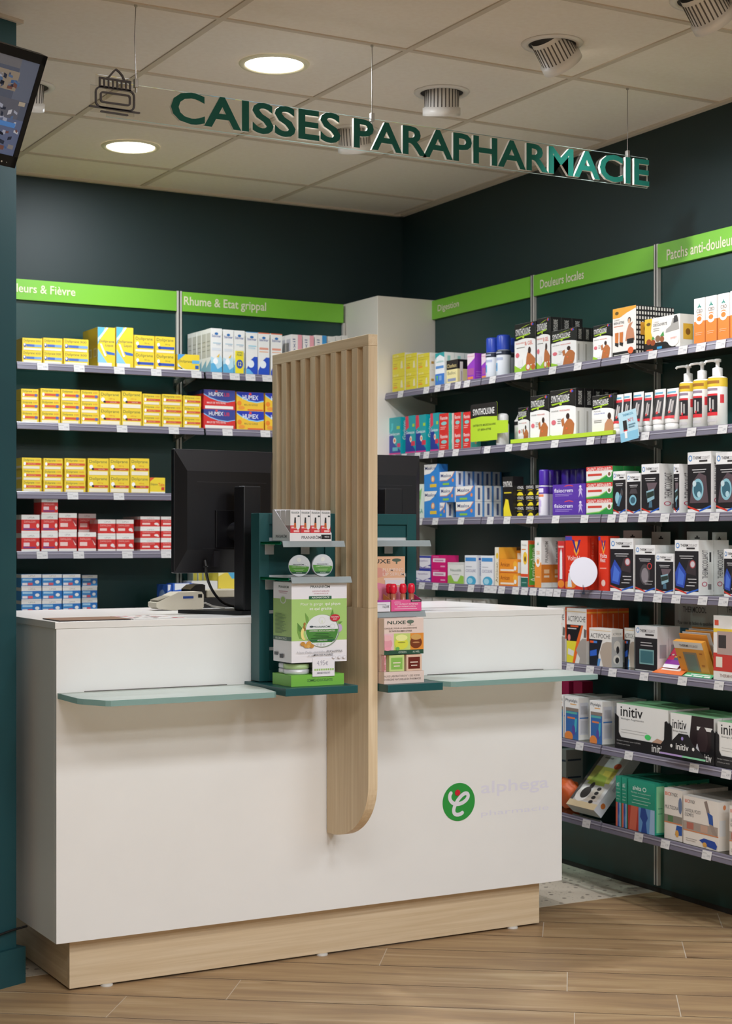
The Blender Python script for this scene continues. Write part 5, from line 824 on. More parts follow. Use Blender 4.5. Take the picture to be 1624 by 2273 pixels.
# third shelf
right(2, 922, 940, 1075, 'card', 'pale green carton with leaf print', 'third right shelf by the column', deep=1, d=.05)
right(2, 941, 973.5, 1031, 'maal2', 'upright blue and white carton', 'third right shelf', high=2, deep=1, d=.045)
LH = (at_rw(1030, 1079, .25)[1] - SHR[2]) / 2
for k, (lv, spans, dp) in enumerate((('bottom layer', ((966, 990), (1011.5, 1054)), 5), ('middle layer', ((976, 1009), (1011.5, 1054)), 5), ('upper layer', ((975, 1011.5),), 5))):
    for i, (a, b) in enumerate(spans):
        ua, ub = at_rw(a, 1100, .25)[0], at_rw(b, 1100, .25)[0]; me, w_, d_, h_ = get_mesh('maalox', ub - ua - .0015, .045, LH - .001)
        for j in range(dp if i or k == 2 else 1): put('product_carton', 'carton', 'flat blue and white carton, %s, %s pile of third right shelf%s' % (lv, ('left', 'right')[i] if k < 2 else 'left', (', one behind', ', two behind', ', three behind', ', four behind', '')[j - 1] if j else ''), 'flat blue and white cartons', me, rp((ua + ub) / 2, .25 - j * .0462, SHR[2] + .0005 + k * LH), RZR)
right(2, 1114.5, 1138, 1058, 'syntt', 'tall black and yellow carton', 'third right shelf', deep=1, d=.05)
for k in range(3):
    for i, (a, b) in enumerate(((1140, 1164), (1166, 1186), (1187, 1200))):
        if k == 0 and i == 2: continue
        ua, ub = at_rw(a, 1100, .235)[0], at_rw(b, 1100, .235)[0]; me, w_, d_, h_ = get_mesh('synth', ub - ua - .0015, .05, .041)
        for j in range(2 if k == 2 else 1): put('product_carton', 'carton', 'small black and yellow carton, %s, %s on third right shelf%s' % (LV[3][k], ('left', 'middle', 'right')[i], ', one behind' * j), 'small black and yellow cartons', me, rp((ua + ub) / 2, .235 - j * .052, SHR[2] + .0005 + k * .0415), RZR)
right(2, 1226, 1299, 1075, 'fisi', 'long purple carton', 'lying on third right shelf', high=2, deep=1, d=.05)
right(2, 1300.5, 1359, 1036, 'stb', 'long red green and white carton', 'third right shelf', high=3, deep=3, d=.05)
right(2, 1360, 1388, 1046, 'th_hand', 'white boxed black-front carton with blue hand', 'third right shelf', deep=1, d=.06)
right(2, 1390.5, 1421, 1051, 'th_small', 'small white carton with glowing blue pad', 'third right shelf', deep=1, d=.06)
right(2, 1423, 1463, 1030, 'th_arm', 'white and black carton with elbow band', 'third right shelf', deep=1, d=.09, v=.26); right(2, 1494, 1507, 1030, 'th_arm', 'white and black carton turned sideways', 'third right shelf', deep=1, d=.09, v=.256)
right(2, 1525, 1577.5, 1003, 'th_knee', 'big white and black carton with glowing knee', 'third right shelf', deep=2, d=.06); right(2, 1588, 1640, 1003, 'th_knee', 'big white and black carton with glowing knee', 'photo edge of third right shelf', deep=2, d=.06)
# fourth shelf
right(3, 920.5, 955, 1234, 'blpk', 'white and blue-purple carton', 'fourth right shelf', high=2, deep=1, d=.06)
right(3, 957, 991, 1233, 'pinkm', 'flat magenta carton', 'fourth right shelf', high=2, deep=1, d=.06)
right(3, 993, 1029, 1249, 'naus', 'white carton with green leaves', 'fourth right shelf', deep=2, d=.06)
right(3, 1031, 1057.5, 1233, 'cocc', 'white carton with blue swirl', 'fourth right shelf, left', deep=1, d=.05); right(3, 1066, 1095, 1232, 'cocc', 'white carton with blue swirl', 'fourth right shelf, right', deep=2, d=.05)
right(3, 1097.5, 1106.5, 1215, 'arnt', 'narrow cream and yellow carton', 'fourth right shelf', deep=1, d=.12)
right(3, 1108, 1149, 1242, 'arno', 'flat orange carton', 'fourth right shelf', high=2, deep=1, d=.06)
for i in range(4): right(3, 1113 + i * 16, 1126 + i * 16, 1215, 'arnu', 'upright orange and white carton', 'behind the flat orange cartons, %s' % ('first', 'second', 'third', 'fourth')[i], deep=1, d=.04, v=.17)
right(3, 1155.5, 1171.5, 1200, 'arne', 'tall white carton with yellow daisy', 'fourth right shelf', deep=1, d=.05)
right(3, 1186, 1201, 1193, 'cbdo', 'tall white and orange carton', 'fourth right shelf, first', deep=3, d=.05); right(3, 1237, 1252, 1201, 'redt', 'tall red carton with white tube', 'beside the large red cartons', deep=1, d=.05)
right(3, 1254, 1303.5, 1190, 'volta', 'large red carton with blue V', 'fourth right shelf behind the round white disc', deep=4, d=.033, pyx=1280)
right(3, 1327.5, 1350, 1190, 'volts', 'narrow red carton with blue V', 'fourth right shelf', deep=1, d=.05)
right(3, 1353.5, 1405, 1195, 'th_band', 'white and black carton with blue waist pad', 'fourth right shelf, left', deep=2, d=.04)
right(3, 1409, 1453, 1210, 'th_face', 'white and black carton with face mask', 'fourth right shelf', deep=2, d=.05)
right(3, 1455, 1494, 1229, 'th_arm', 'smaller white and black carton with blue arm', 'fourth right shelf', deep=1, d=.05)
right(3, 1497, 1550, 1199, 'th_band', 'white and black carton with blue waist pad', 'fourth right shelf, right', deep=2, d=.065)
right(3, 1606, 1640, 1219, 'th_band', 'white and black carton with blue pad', 'fourth right shelf, photo edge', deep=1, d=.06)
for i, (a, b, p) in enumerate(((1383, 1424, 1178), (1446, 1487, 1181), (1524, 1570, 1180), (1580, 1612, 1182))):
    ua, ub = at_rw(a, 1100, .10)[0], at_rw(b, 1100, .10)[0]; zt = at_rw(a, p, .10)[1]; c = MB(); w = ub - ua; h = zt - SHR[3]
    c.box(-w / 2, 0, 0, w / 2, 0.03, h - .045, mat('#dedbd6', .45)); c.box(-w / 2, 0, h - .0449, w / 2, .001, h, mat('#dedbd6', .45)); c.box(-w * .12, -.0004, h - .026, w * .12, 0, h - .021, mat('#22262a', .5)); c.box(-w * .04, -.0004, h - .021, w * .04, 0, h - .015, mat('#22262a', .5))
    m_ = c.build('hanging_carton'); m_.location = rp((ua + ub) / 2, .10, SHR[3] + .0005); m_.rotation_euler = (0, 0, RZR); tag(m_, 'white carton with euro-slot hang tab, rear of fourth right shelf, %s' % ('first', 'second', 'third', 'fourth')[i], 'carton', 'cartons with hang tabs')
# small cartons just above the worktop, fifth shelf left end
for i in range(5):
    a = 930 + i * 30; right(4, a, a + 27, 1325 + i * 1.2, 'minor2' if i % 2 else 'minor', 'low white carton', 'fifth right shelf above the worktop, %s' % ('first', 'second', 'third', 'fourth', 'fifth')[i], deep=1, d=.06, v=.25)
# fifth shelf
right(4, 1214, 1254, 1346, 'acti', 'large white and orange carton', 'fifth right shelf, behind the counter corner', deep=2, d=.05)
right(4, 1257, 1301.5, 1351, 'acti', 'large white carton with black and yellow panel', 'fifth right shelf', deep=5, d=.048)
right(4, 1307, 1357, 1395, 'acts', 'smaller white carton with bare torso', 'fifth right shelf', deep=1, d=.05, v=.264)
right(4, 1385, 1407, 1394, 'acts', 'smaller white carton with torso', 'fifth right shelf, second', deep=1, d=.04, v=.2)
right(4, 1409, 1458.5, 1390, 'thpad', 'white and black carton with teal pad', 'fifth right shelf', deep=2, d=.05, v=.25)
# sixth shelf
for i, (a, b) in enumerate(((1246, 1262), (1272, 1292))): right(5, a, b, 1512, 'maga', 'dark magenta carton', 'rear of sixth right shelf, %s' % ('left', 'right')[i], deep=1, d=.05, v=.10)
right(5, 1237, 1249, 1543, 'phyt', 'white and blue carton cut by the counter', 'sixth right shelf', deep=3, d=.05)
right(5, 1252.5, 1283.5, 1547, 'phyt', 'white and blue carton with joint picture', 'sixth right shelf, left file', deep=4, d=.05); right(5, 1308, 1336, 1556, 'phyt', 'white and blue carton with joint picture', 'sixth right shelf, right file', deep=4, d=.05)
# bottom shelf
cols(right, 6, ((1240, 1256),), 1664, 'grey', 'grey carton with dark stripe', 'far left of bottom shelf', high=3, deep=1, d=.08, v=.12)
for i in range(2): right(6, 1366 + i * 13, 1377.5 + i * 13, 1723 + i * 2, 'alv', 'teal green carton seen edge on', 'bottom right shelf, %s' % ('first', 'second')[i], deep=2, d=.09, v=.262)
right(6, 1393, 1453, 1734, 'alv', 'teal green carton with knee bandage', 'bottom right shelf', deep=5, d=.048, v=.264)
right(6, 1473.5, 1513.5, 1752, 'biom', 'white carton with small blue brace', 'bottom right shelf', deep=4, d=.05, v=.258)
right(6, 1515.5, 1594, 1773, 'bio', 'white carton with blue wrist brace', 'bottom right shelf', deep=4, d=.052, v=.262)
right(6, 1618, 1660, 1792, 'bio', 'white carton with wrist brace', 'photo edge of the bottom right shelf', deep=3, d=.052, v=.262)

# ================================================================== BOTTLES, TUBES, CANS, CARDS ON THE RIGHT WALL
def rloc(px, v, z): u, _ = at_rw(px, 1100, v); return rp(u, v, z)
def rwid(a, b, v): return at_rw(b, 1100, v)[0] - at_rw(a, 1100, v)[0]
def rz_(px, py, v): return at_rw(px, py, v)[1]
def spray(px, rad, v, label, body, cap, h, hc, z, marks):
    p = rloc(px, v, z + .0006); t = thing('spray_can', label, 'spray can', p, RZR, group='spray cans on the right wall')
    b = MB(); b.lathe([(rad * .96, 0), (rad, .003), (rad, h - hc - .012), (rad * .97, h - hc - .004), (rad * .8, h - hc)], (0, 0, 0), body, 28); marks(b, rad, h - hc); b.build('can', t)
    MB().lathe([(rad * .93, h - hc + .0005), (rad * .95, h - .006), (rad * .88, h - .001), (rad * .8, h)], (0, 0, 0), cap, 28).build('cap', t)
def arcpatch(b, r_, z0, z1, a0, a1, c, n=8):   # a painted patch wrapped round a cylinder, angles measured from the front (-y)
    pts = [(r_ * math.sin(R(a0 + (a1 - a0) * k / n)), -r_ * math.cos(R(a0 + (a1 - a0) * k / n))) for k in range(n + 1)]
    b.add([(x, y, z0) for x, y in pts] + [(x, y, z1) for x, y in pts], [(k, k + 1, n + 2 + k, n + 1 + k) for k in range(n)], mat(c, .4), True)
def m1(b, r_, h):
    arcpatch(b, r_ + .0004, h * .80, h * .97, -180, 180, '#1c2438', 24); arcpatch(b, r_ + .0008, h * .86, h * .92, -30, 40, '#aab0c0'); arcpatch(b, r_ + .0004, h * .2, h * .5, -50, 0, '#4ca4d8'); arcpatch(b, r_ + .0007, h * .3, h * .42, -44, -14, '#1c4c8c'); arcpatch(b, r_ + .0005, h * .6, h * .7, -45, 50, '#b4bcd4')
hcan = rz_(1117, 744, .235) - SHR[0]
for px, v, lb in ((1094, .232, 'white spray can with blue cap, left one on top right shelf'), (1117.5, .228, 'white spray can with blue cap, front one on top right shelf'), (1129.5, .150, 'white spray can with blue cap, rear right one on top right shelf')):
    spray(px, .030, v, lb, mat('#e4e8ee', .35), mat('#2444b0', .35), hcan - (.004 if px < 1100 else 0), hcan * .36, SHR[0], m1)
def m2(b, r_, h):
    arcpatch(b, r_ + .0004, h * .72, h * .96, -180, 180, '#5a36a4', 24); arcpatch(b, r_ + .0008, h * .76, h * .90, -48, 48, '#e6dcf2'); arcpatch(b, r_ + .0004, h * .62, h * .70, -50, 50, '#ea8a5c'); arcpatch(b, r_ + .0006, h * .1, h * .55, -12, 12, '#c9b4e0'); arcpatch(b, r_ + .0006, h * .3, h * .5, -24, 24, '#c9b4e0')
hf = rz_(1212, 1043, .24) - SHR[2]
for px, v, lb in ((1207, .245, 'white and purple spray can, front left on third right shelf'), (1219, .205, 'white and purple spray can, second on third right shelf')):
    spray(px, .0205, v, lb, mat('#eeeaf2', .35), mat('#4a2c9c', .3), hf, hf * .34, SHR[2], m2)
for i, px in enumerate((1236, 1258, 1278, 1292)):
    spray(px, .0235, .15, 'tall purple capped can behind the long purple cartons, %s' % ('first', 'second', 'third', 'fourth')[i], mat('#5a36a4', .35), mat('#3f2590' if i < 2 else '#2c1c70', .3), hf + .002, hf * .42, SHR[2], lambda b, r_, h: None)

def tube_(px0, px1, py, lb, v=.24):
    w = rwid(px0, px1, v) * .96; z = SHR[1] + .0006; h = rz_((px0 + px1) / 2, py, v) - z; p = rloc((px0 + px1) / 2, v, z)
    t = thing('cream_tube', lb, 'tube', p, RZR, group='cream tubes on second right shelf')
    MB().lathe([(w * .38, 0), (w * .40, .002), (w * .40, .022), (w * .36, .024)], (0, 0, 0), mat('#eceae6', .35), 20).build('cap', t)
    b = MB(); n = 16; lev = [(.0245, .42, .40), (.035, .45, .40), (h * .5, .48, .26), (h * .85, .5, .07), (h, .5, .012)]; vs = []
    for z_, a, c in lev:
        for k in range(n): vs.append((w * a * math.cos(2 * math.pi * k / n), w * c * math.sin(2 * math.pi * k / n), z_))
    b.add(vs, [(j * n + k, j * n + (k + 1) % n, (j + 1) * n + (k + 1) % n, (j + 1) * n + k) for j in range(len(lev) - 1) for k in range(n)], mat('#f0eeea', .35), True); b.add(vs[-n:], [tuple(range(n))], mat('#f0eeea', .35))
    def fy(z_):   # front surface depth at height z_
        for i in range(len(lev) - 1):
            if lev[i][0] <= z_ <= lev[i + 1][0]: f = (z_ - lev[i][0]) / (lev[i + 1][0] - lev[i][0]); return -w * (lev[i][2] * (1 - f) + lev[i + 1][2] * f)
        return -w * lev[-1][2]
    def rect(x0, z0, x1, z1, c, k):
        m_ = 4; xs_ = [x0 + (x1 - x0) * q / m_ for q in range(m_ + 1)]; V = []
        for z_ in (z0, (z0 + z1) / 2, z1):
            for x in xs_: V.append((x * w, fy(z_ * h) * math.sqrt(max(0, 1 - (x / .5) ** 2 * .8)) - .0006 - k * .0003, z_ * h))
        b.add(V, [(q * (m_ + 1) + i_, q * (m_ + 1) + i_ + 1, (q + 1) * (m_ + 1) + i_ + 1, (q + 1) * (m_ + 1) + i_) for q in range(2) for i_ in range(m_)], mat(c, .4))
    rect(-.42, .34, .42, .80, '#2c292c', 0); rect(-.42, .80, .42, .86, '#d8343c', 0); rect(-.42, .28, .42, .34, '#d8343c', 0); rect(-.05, .44, .08, .74, '#c4bcb8', 1); rect(.12, .42, .28, .70, '#a8a09c', 1); rect(.0, .40, .16, .46, '#d83a34', 2); rect(-.4, .89, .3, .93, '#6cb0c8', 0)
    b.build('tube_body', t)
for i, (a, b_, p) in enumerate(((1364, 1384, 876), (1384, 1402, 873), (1405, 1429, 870), (1430, 1449, 871), (1452, 1478, 864), (1479, 1507, 862))):
    tube_(a, b_, p, 'white cream tube with black and red label, %s of the standing row' % ('first', 'second', 'third', 'fourth', 'fifth', 'last')[i])
def pump(px, py, lb, v=.235, rad=.031):
    z = SHR[1] + .0006; zs_ = rz_(px, py, v) - z; p = rloc(px, v, z); t = thing('pump_bottle', lb, 'bottle', p, RZR + .15, group='pump bottles on second right shelf')
    b = MB(); wh = mat('#f1efea', .3); b.lathe([(rad * .9, 0), (rad, .004), (rad, zs_ - .012), (rad * .9, zs_ - .004), (rad * .42, zs_)], (0, 0, 0), wh, 28)
    arcpatch(b, rad + .0004, zs_ * .78, zs_ * .955, -180, 180, '#ecc93c', 24); arcpatch(b, rad + .0008, zs_ * .84, zs_ * .90, -50, 50, '#a8722c'); arcpatch(b, rad + .0004, zs_ * .27, zs_ * .60, -60, 40, '#2a272a'); arcpatch(b, rad + .0004, zs_ * .60, zs_ * .64, -60, 40, '#d8343c'); arcpatch(b, rad + .0004, zs_ * .20, zs_ * .27, -60, 40, '#d8343c'); arcpatch(b, rad + .0004, zs_ * .45, zs_ * .62, 55, 80, '#d8343c')
    arcpatch(b, rad + .0008, zs_ * .30, zs_ * .56, -14, 0, '#cfc8c4'); arcpatch(b, rad + .0008, zs_ * .32, zs_ * .52, 8, 20, '#a8a4a0'); arcpatch(b, rad + .0012, zs_ * .28, zs_ * .34, -6, 6, '#d8343c'); arcpatch(b, rad + .0004, zs_ * .70, zs_ * .75, -40, 40, '#9c8c9c'); arcpatch(b, rad + .0004, zs_ * .08, zs_ * .14, -45, 35, '#c8c4c4')
    b.build('bottle_body', t)
    b = MB(); b.lathe([(rad * .52, zs_ + .0002), (rad * .52, zs_ + .026), (rad * .40, zs_ + .028), (rad * .2, zs_ + .030), (rad * .2, zs_ + .046), (rad * .36, zs_ + .047), (rad * .36, zs_ + .056), (rad * .2, zs_ + .058)], (0, 0, 0), wh, 20)
    b.tube([(0, 0, zs_ + .052), (-.018, -.008, zs_ + .053), (-.036, -.016, zs_ + .051), (-.040, -.018, zs_ + .046)], .0042, wh, 10); b.build('pump_head', t)
pump(1527, 847, 'white pump bottle with yellow band, leftmost on second right shelf', .225, .030); pump(1558, 841, 'white pump bottle with yellow band, middle on second right shelf', .235); pump(1592, 835, 'white pump bottle with yellow band, rightmost on second right shelf', .240, .033)
p = rloc(1115, .24, SHR[1] + .0006); t_ = thing('round_bottle', 'squat white bottle with a rounded cap beside the lime shelf sign', 'bottle', p, RZR)
MB().lathe([(.024, 0), (.026, .004), (.026, .085), (.020, .096), (.018, .098)], (0, 0, 0), mat('#f2f0ee', .3), 24).build('bottle_body', t_); MB().lathe([(.024, .0985), (.024, .120), (.018, .128), (0, .131)], (0, 0, 0), mat('#e8e6e6', .3), 24, caps=False).build('cap', t_)
# lime shelf sign and lime tray lip
v = .280; zq = SHR[1]; b = MB(); u0 = at_rw(1044, 900, v)[0]; u1 = at_rw(1103, 900, v)[0]; u2 = at_rw(1127, 900, v)[0]; zt_ = rz_(1044, 899, v); zb_ = rz_(1060, 980, v); zm = rz_(1103, 935, v); zl_ = rz_(1103, 962, v)
W_ = u1 - u0; W2 = u2 - u0; H_ = zt_ - zb_
b.prism([(0, .004), (.006, 0), (W_, 0), (W_, zl_ - zb_), (W2, zl_ - zb_), (W2, zm - zb_), (W_, zm - zb_ + .004), (W_, H_ * .97), (W_ - .006, H_), (.008, H_), (0, H_ - .008)], (0, 0, 0), (1, 0, 0), (0, 0, 1), (0, .001, 0), mat('#b4d432', .4))
b.prism([(0, H_ * .62), (W_ * .4, H_ * .66), (W_, H_ * .62), (W_, H_ * .97), (W_ - .006, H_), (.008, H_), (0, H_ - .008)], (0, -.0004, 0), (1, 0, 0), (0, 0, 1), (0, .0003, 0), mat('#1e1d1c', .4))
b.text('SYNTHOLKINE', (W_ * .10, -.0008, H_ * .70), (W_ * .8, 0, 0), (0, 0, H_ * .17), mat('#f2f0ea', .4), bold=True); b.text('DETENTE MUSCULAIRE', (W_ * .1, -.0008, H_ * .40), (W_ * .85, 0, 0), (0, 0, .008), mat('#5a6a2c', .4), bold=True); b.text('ET BIEN-ETRE', (W_ * .28, -.0008, H_ * .28), (W_ * .5, 0, 0), (0, 0, .008), mat('#5a6a2c', .4), bold=True)
b.box(W_ * .3, .001, .0, W_ * .5, .028, .001, mat('#b4d432', .4))
o = b.build('shelf_sign'); o.location = rp(u0, v, zb_); o.rotation_euler = (0, 0, RZR); tag(o, 'lime and black shelf sign reading SYNTHOLKINE on the second right shelf', 'sign')
b = MB(); ua, ub = at_rw(1135, 950, .27)[0], at_rw(1362, 950, .27)[0]; b.box(0, -.013, -.0005 + .0015, ub - ua, 0, .0165, mat('#b9d83a', .4)); b.box(0, 0, .0012, ub - ua, .012, .0022, mat('#b9d83a', .4))
o = b.build('tray_lip'); o.location = rp(ua, .262, SHR[1] + .0006); o.rotation_euler = (0, 0, RZR); tag(o, 'lime green cardboard strip along the foot of the black and white cartons', 'strip')
# opened carton flaps
b = MB(); b.box(0, 0, 0, .075, .05, .105, mat('#e9e6e0', .5)); b.prism([(0, .105), (.035, .130), (.075, .150), (.075, .105)], (0, .001, 0), (1, 0, 0), (0, 0, 1), (0, .001, 0), mat('#e3dfd8', .5)); b.prism([(0, 0), (.05, 0), (.06, .045), (.02, .05)], (.005, .0, .105), (1, 0, 0), (0, .25, .97), (0, .001, 0), mat('#dcd8d0', .5)); b.box(.01, -.0006, .02, .06, 0, .075, mat('#d9e2c8', .5)); b.box(.0, -.0006, .085, .075, 0, .100, mat('#262424', .5))
o = b.build('opened_carton'); o.location = rp(at_rw(1128, 950, .2)[0], .17, SHR[1] + .0006); o.rotation_euler = (0, 0, RZR); tag(o, 'opened white carton with raised flaps behind the round white bottle', 'carton')
# wobbler cards
def card_q(name, label, cat, pts, v, face, marks, th=.0012):
    """flat card hanging in front of a rail; pts in photo pixels on the plane v in front of the wall"""
    P = [Vector((at_rw(x, y, v)[0], 0, at_rw(x, y, v)[1])) for x, y in pts]; o0 = P[0]; b = MB(); q = [(p.x - o0.x, p.z - o0.z) for p in P]
    b.prism(q, (0, 0, 0), (1, 0, 0), (0, 0, 1), (0, th, 0), face)
    ex_ = Vector((q[1][0], 0, q[1][1])); ey_ = Vector((q[3][0], 0, q[3][1]))
    for k, m_ in enumerate(marks):
        off = Vector((0, -.0003 - .0001 * k, 0))
        if m_[0] == 'r': x0, y0, x1, y1, c = m_[1:]; b.add([off + ex_ * x + ey_ * y for x, y in ((x0, y0), (x1, y0), (x1, y1), (x0, y1))], [(0, 1, 2, 3)], mat(c, .4))
        if m_[0] == 't': s_, x0, y0, x1, y1, c, bo = m_[1:]; b.text(s_, off + ex_ * x0 + ey_ * y1, ex_ * (x1 - x0), ey_ * (y0 - y1), mat(c, .4), bold=bo)
    o = b.build(name); o.location = rp(o0.x, v, o0.z); o.rotation_euler = (0, 0, RZR); return tag(o, label, cat)
card_q('wobbler_card', 'pale blue hanging card tilted over the rail of the second right shelf', 'card', [(1371, 918), (1410, 906), (1418, 968), (1378, 983)], .292, mat('#b9dbe6', .4), [('r', 0, .7, 1, 1, '#8cc4dc'), ('t', 'THERMCOOL', .25, .08, .85, .16, '#5a9cb8', True), ('t', 'N°1', .52, .26, .8, .38, '#d8343c', True), ('r', .22, .30, .44, .62, '#2a272a'), ('r', .22, .62, .44, .66, '#d8343c'), ('r', .26, .66, .40, .9, '#f0eeea'), ('r', .52, .46, .9, .5, '#6a8c9c'), ('r', .52, .54, .85, .58, '#6a8c9c')])
# round white disc on a clip, on the fourth shelf rail
c_ = rp(at_rw(1294.5, 1270, .30)[0], .30, at_rw(1294.5, 1270, .30)[1]); b = MB(); ns = (CAMP - c_).normalized(); ns = (ns + NW * .8).normalized(); b.lathe([(.0555, 0), (.0555, .0012)], (0, 0, 0), mat('#eae8f2', .35), 56, axis=ns, smooth=False)
b.box(-.003, -.004, -.074, .003, .006, -.047, 'acryl'); b.box(-.006, -.006, -.082, .006, .016, -.072, 'acryl'); o = b.build('round_wobbler'); o.location = c_; tag(o, 'blank round white disc clipped to the rail before the red cartons', 'card')

# ---- fifth shelf: leaflets, tilted display box
v0 = .2; z5 = SHR[4] + .0006
def flat_card(name, label, pa, pb, pc_, pd, col, marks, lift=0.0):
    """card lying on the fifth shelf; corners as (photo x, distance from wall, height)"""
    P = []
    for px, v, dz in (pa, pb, pc_, pd): P.append(rp(at_rw(px, 1490, v)[0], v, z5 + dz + lift))
    o0 = P[0].copy(); b = MB(); n_ = (P[1] - P[0]).cross(P[3] - P[0]).normalized(); n_ = n_ if n_.z > 0 else -n_; q = [p - o0 for p in P]
    b.add(q + [p + n_ * .0012 for p in q], [(0, 1, 2, 3), (4, 5, 6, 7), (0, 4, 5, 1), (1, 5, 6, 2), (2, 6, 7, 3), (3, 7, 4, 0)], mat(col, .35))
    def bl(x, y): return q[0] * (1 - x) * (1 - y) + q[1] * x * (1 - y) + q[2] * x * y + q[3] * (1 - x) * y
    for k, (x0, y0, x1, y1, c) in enumerate(marks): b.add([bl(x, y) + n_ * (.0015 + .0001 * k) for x, y in ((x0, y0), (x1, y0), (x1, y1), (x0, y1))], [(0, 1, 2, 3)], mat(c, .35))
    o = b.build(name); o.location = o0; return tag(o, label, 'leaflet')
flat_card('leaflet', 'orange leaflet lying over the front of the fifth right shelf', (1446, .268, 0), (1512, .268, 0), (1545, .17, .040), (1501, .17, .040), '#e8783c', [(.1, .25, .8, .5, '#f4ece4'), (.1, .6, .9, .66, '#f8c8a8')])
flat_card('leaflet', 'green leaflet lying at the front of the fifth right shelf', (1514, .268, 0), (1576, .268, 0), (1588, .236, .010), (1526, .236, .010), '#4cb47c', [(.05, .1, .3, .35, '#f0f4ee'), (.36, .1, .68, .35, '#f0f4ee'), (.74, .1, .95, .35, '#f0f4ee'), (.2, .5, .9, .7, '#e8f0ea')])
rk = random.Random(5); mk = [(0, 0, 1, .14, '#eeeaf0'), (0, .14, 1, .32, '#8c2c9c'), (0, .32, .4, 1, '#d8345c'), (.4, .32, 1, .9, '#3c5478')]
for i in range(26): x = rk.uniform(.02, .85); y = rk.uniform(.34, .92); mk.append((x, y, x + rk.uniform(.04, .14), y + .05, rk.choice(('#f0b43c', '#e8645c', '#5c94b4', '#2c3c5c', '#c43c9c', '#d8d0c8'))))
flat_card('tilted_pack', 'bright magenta and blue photo pack leaning on the fifth right shelf', (1470, .236, .018), (1503, .236, .018), (1542, .165, .10), (1503, .165, .10), '#c8285c', mk)
# orange counter box leaning forward with envelopes behind
def lean_box(px0, px1, v, label, col, topc, w_marks, ang, h, d, nm='display_box', z=z5):
    t = thing(nm, label, 'display box', rp(at_rw(px0, 1490, v)[0], v, z), RZR); w = rwid(px0, px1, v); s_, c_ = math.sin(ang), math.cos(ang); o = Vector((0, 0, 0)); up = Vector((0, -s_, c_)); ay = Vector((0, c_, s_))
    b = MB(); b.obox(Vector((0, s_ * h * 0.0, 0)), Vector((w, 0, 0)), ay * d, up * h, mat(col, .45)); nn = -ay
    for k, (x0, y0, x1, y1, c) in enumerate(w_marks): b.add([Vector((w * x, 0, 0)) + up * (h * y) + nn * (.0003 + k * .0001) for x, y in ((x0, y0), (x1, y0), (x1, y1), (x0, y1))], [(0, 1, 2, 3)], mat(c, .45))
    b.text('THERM', Vector((w * .2, 0, 0)) + up * (h * .86) + nn * .0012, Vector((w * .3, 0, 0)), up * (h * .07), mat('#5a5654'), bold=True); b.text('COOL&HOT', Vector((w * .5, 0, 0)) + up * (h * .86) + nn * .0012, Vector((w * .35, 0, 0)), up * (h * .07), mat('#a8a4a2'), bold=True)
    b.build('box_front', t)
    for i in range(5):
        b = MB(); oo = ay * (d + .010 + i * .015) + Vector((.004, 0, .004)); b.obox(oo, Vector((w - .008, 0, 0)), ay * .003, up * (h + .012), mat('#e2dfdc' if i % 2 else '#e0963c', .5)); b.build('envelope', t)
    return t
lean_box(1514, 1578, .232, 'leaning orange patterned display box with envelopes, fifth right shelf', '#dc983c', '#ece8e2', [(0, .80, 1, 1, '#e6e3de'), (.25, .14, .72, .70, '#8c7c68'), (.30, .18, .66, .64, '#6c7c74'), (.05, .1, .15, .16, '#b46c2c'), (.8, .3, .9, .36, '#b46c2c'), (.06, .5, .14, .55, '#b46c2c'), (.82, .66, .92, .7, '#b46c2c')], R(20), .125, .02)
b = MB(); w = rwid(1583, 1640, .262); h = rz_(1590, 1366, .262) - z5
b.box(0, 0, 0, w, .03, h, mat('#ece7e1', .45)); 
for x0, y0, x1, y1, c, k in ((0, .14, 1, .42, '#c83c34', 0), (0, .74, 1, .80, '#ecc83c', 0), (.15, .40, .9, .76, '#b49c94', 1), (.2, .5, .5, .7, '#3a3434', 2), (.1, .2, .35, .36, '#e8e0d0', 2), (.05, .85, .2, .93, '#d8543c', 2)): b.box(w * x0, -.0004 - k * .0002, h * y0, w * x1, 0, h * y1, mat(c, .45))
b.text('THERMHOT', (w * .25, -.0006, h * .05), (w * .6, 0, 0), (0, 0, h * .05), mat('#b49c94'), bold=True)
o = b.build('product_carton'); o.location = rp(at_rw(1583, 1490, .262)[0], .262, z5); o.rotation_euler = (0, 0, RZR); tag(o, 'white and red carton at the photo edge of the fifth right shelf', 'carton')
# header cards at the rear
for i, (a, b_, c, w2) in enumerate(((1497, 1592, '#3c84a0', 'Pour tous les bobos du quotidien !'), (1593, 1690, '#4c8c54', 'Pour tous les'))):
    w = rwid(a, b_, .06); zt_ = rz_(a, 1337, .06); b = MB(); h = zt_ - z5; b.box(0, 0, 0, w, .002, h, mat('#bcbab6', .5)); b.box(0, -.0004, 0, w, 0, h * .62, mat(c, .45)); b.text(w2, (w * .08, -.0008, h * .66), (w * (.85 if i == 0 else .4), 0, 0), (0, 0, h * .07), mat('#3a3a3c')); b.text('THERMCOOL', (w * .2, -.0008, h * .86), (w * .55, 0, 0), (0, 0, h * .09), mat('#4a484a'), bold=True)
    o = b.build('header_card'); o.location = rp(at_rw(a, 1400, .06)[0], .06, z5); o.rotation_euler = (0, 0, RZR); tag(o, ('grey and blue header card', 'grey and green header card')[i] + ' standing at the rear of the fifth right shelf', 'card')
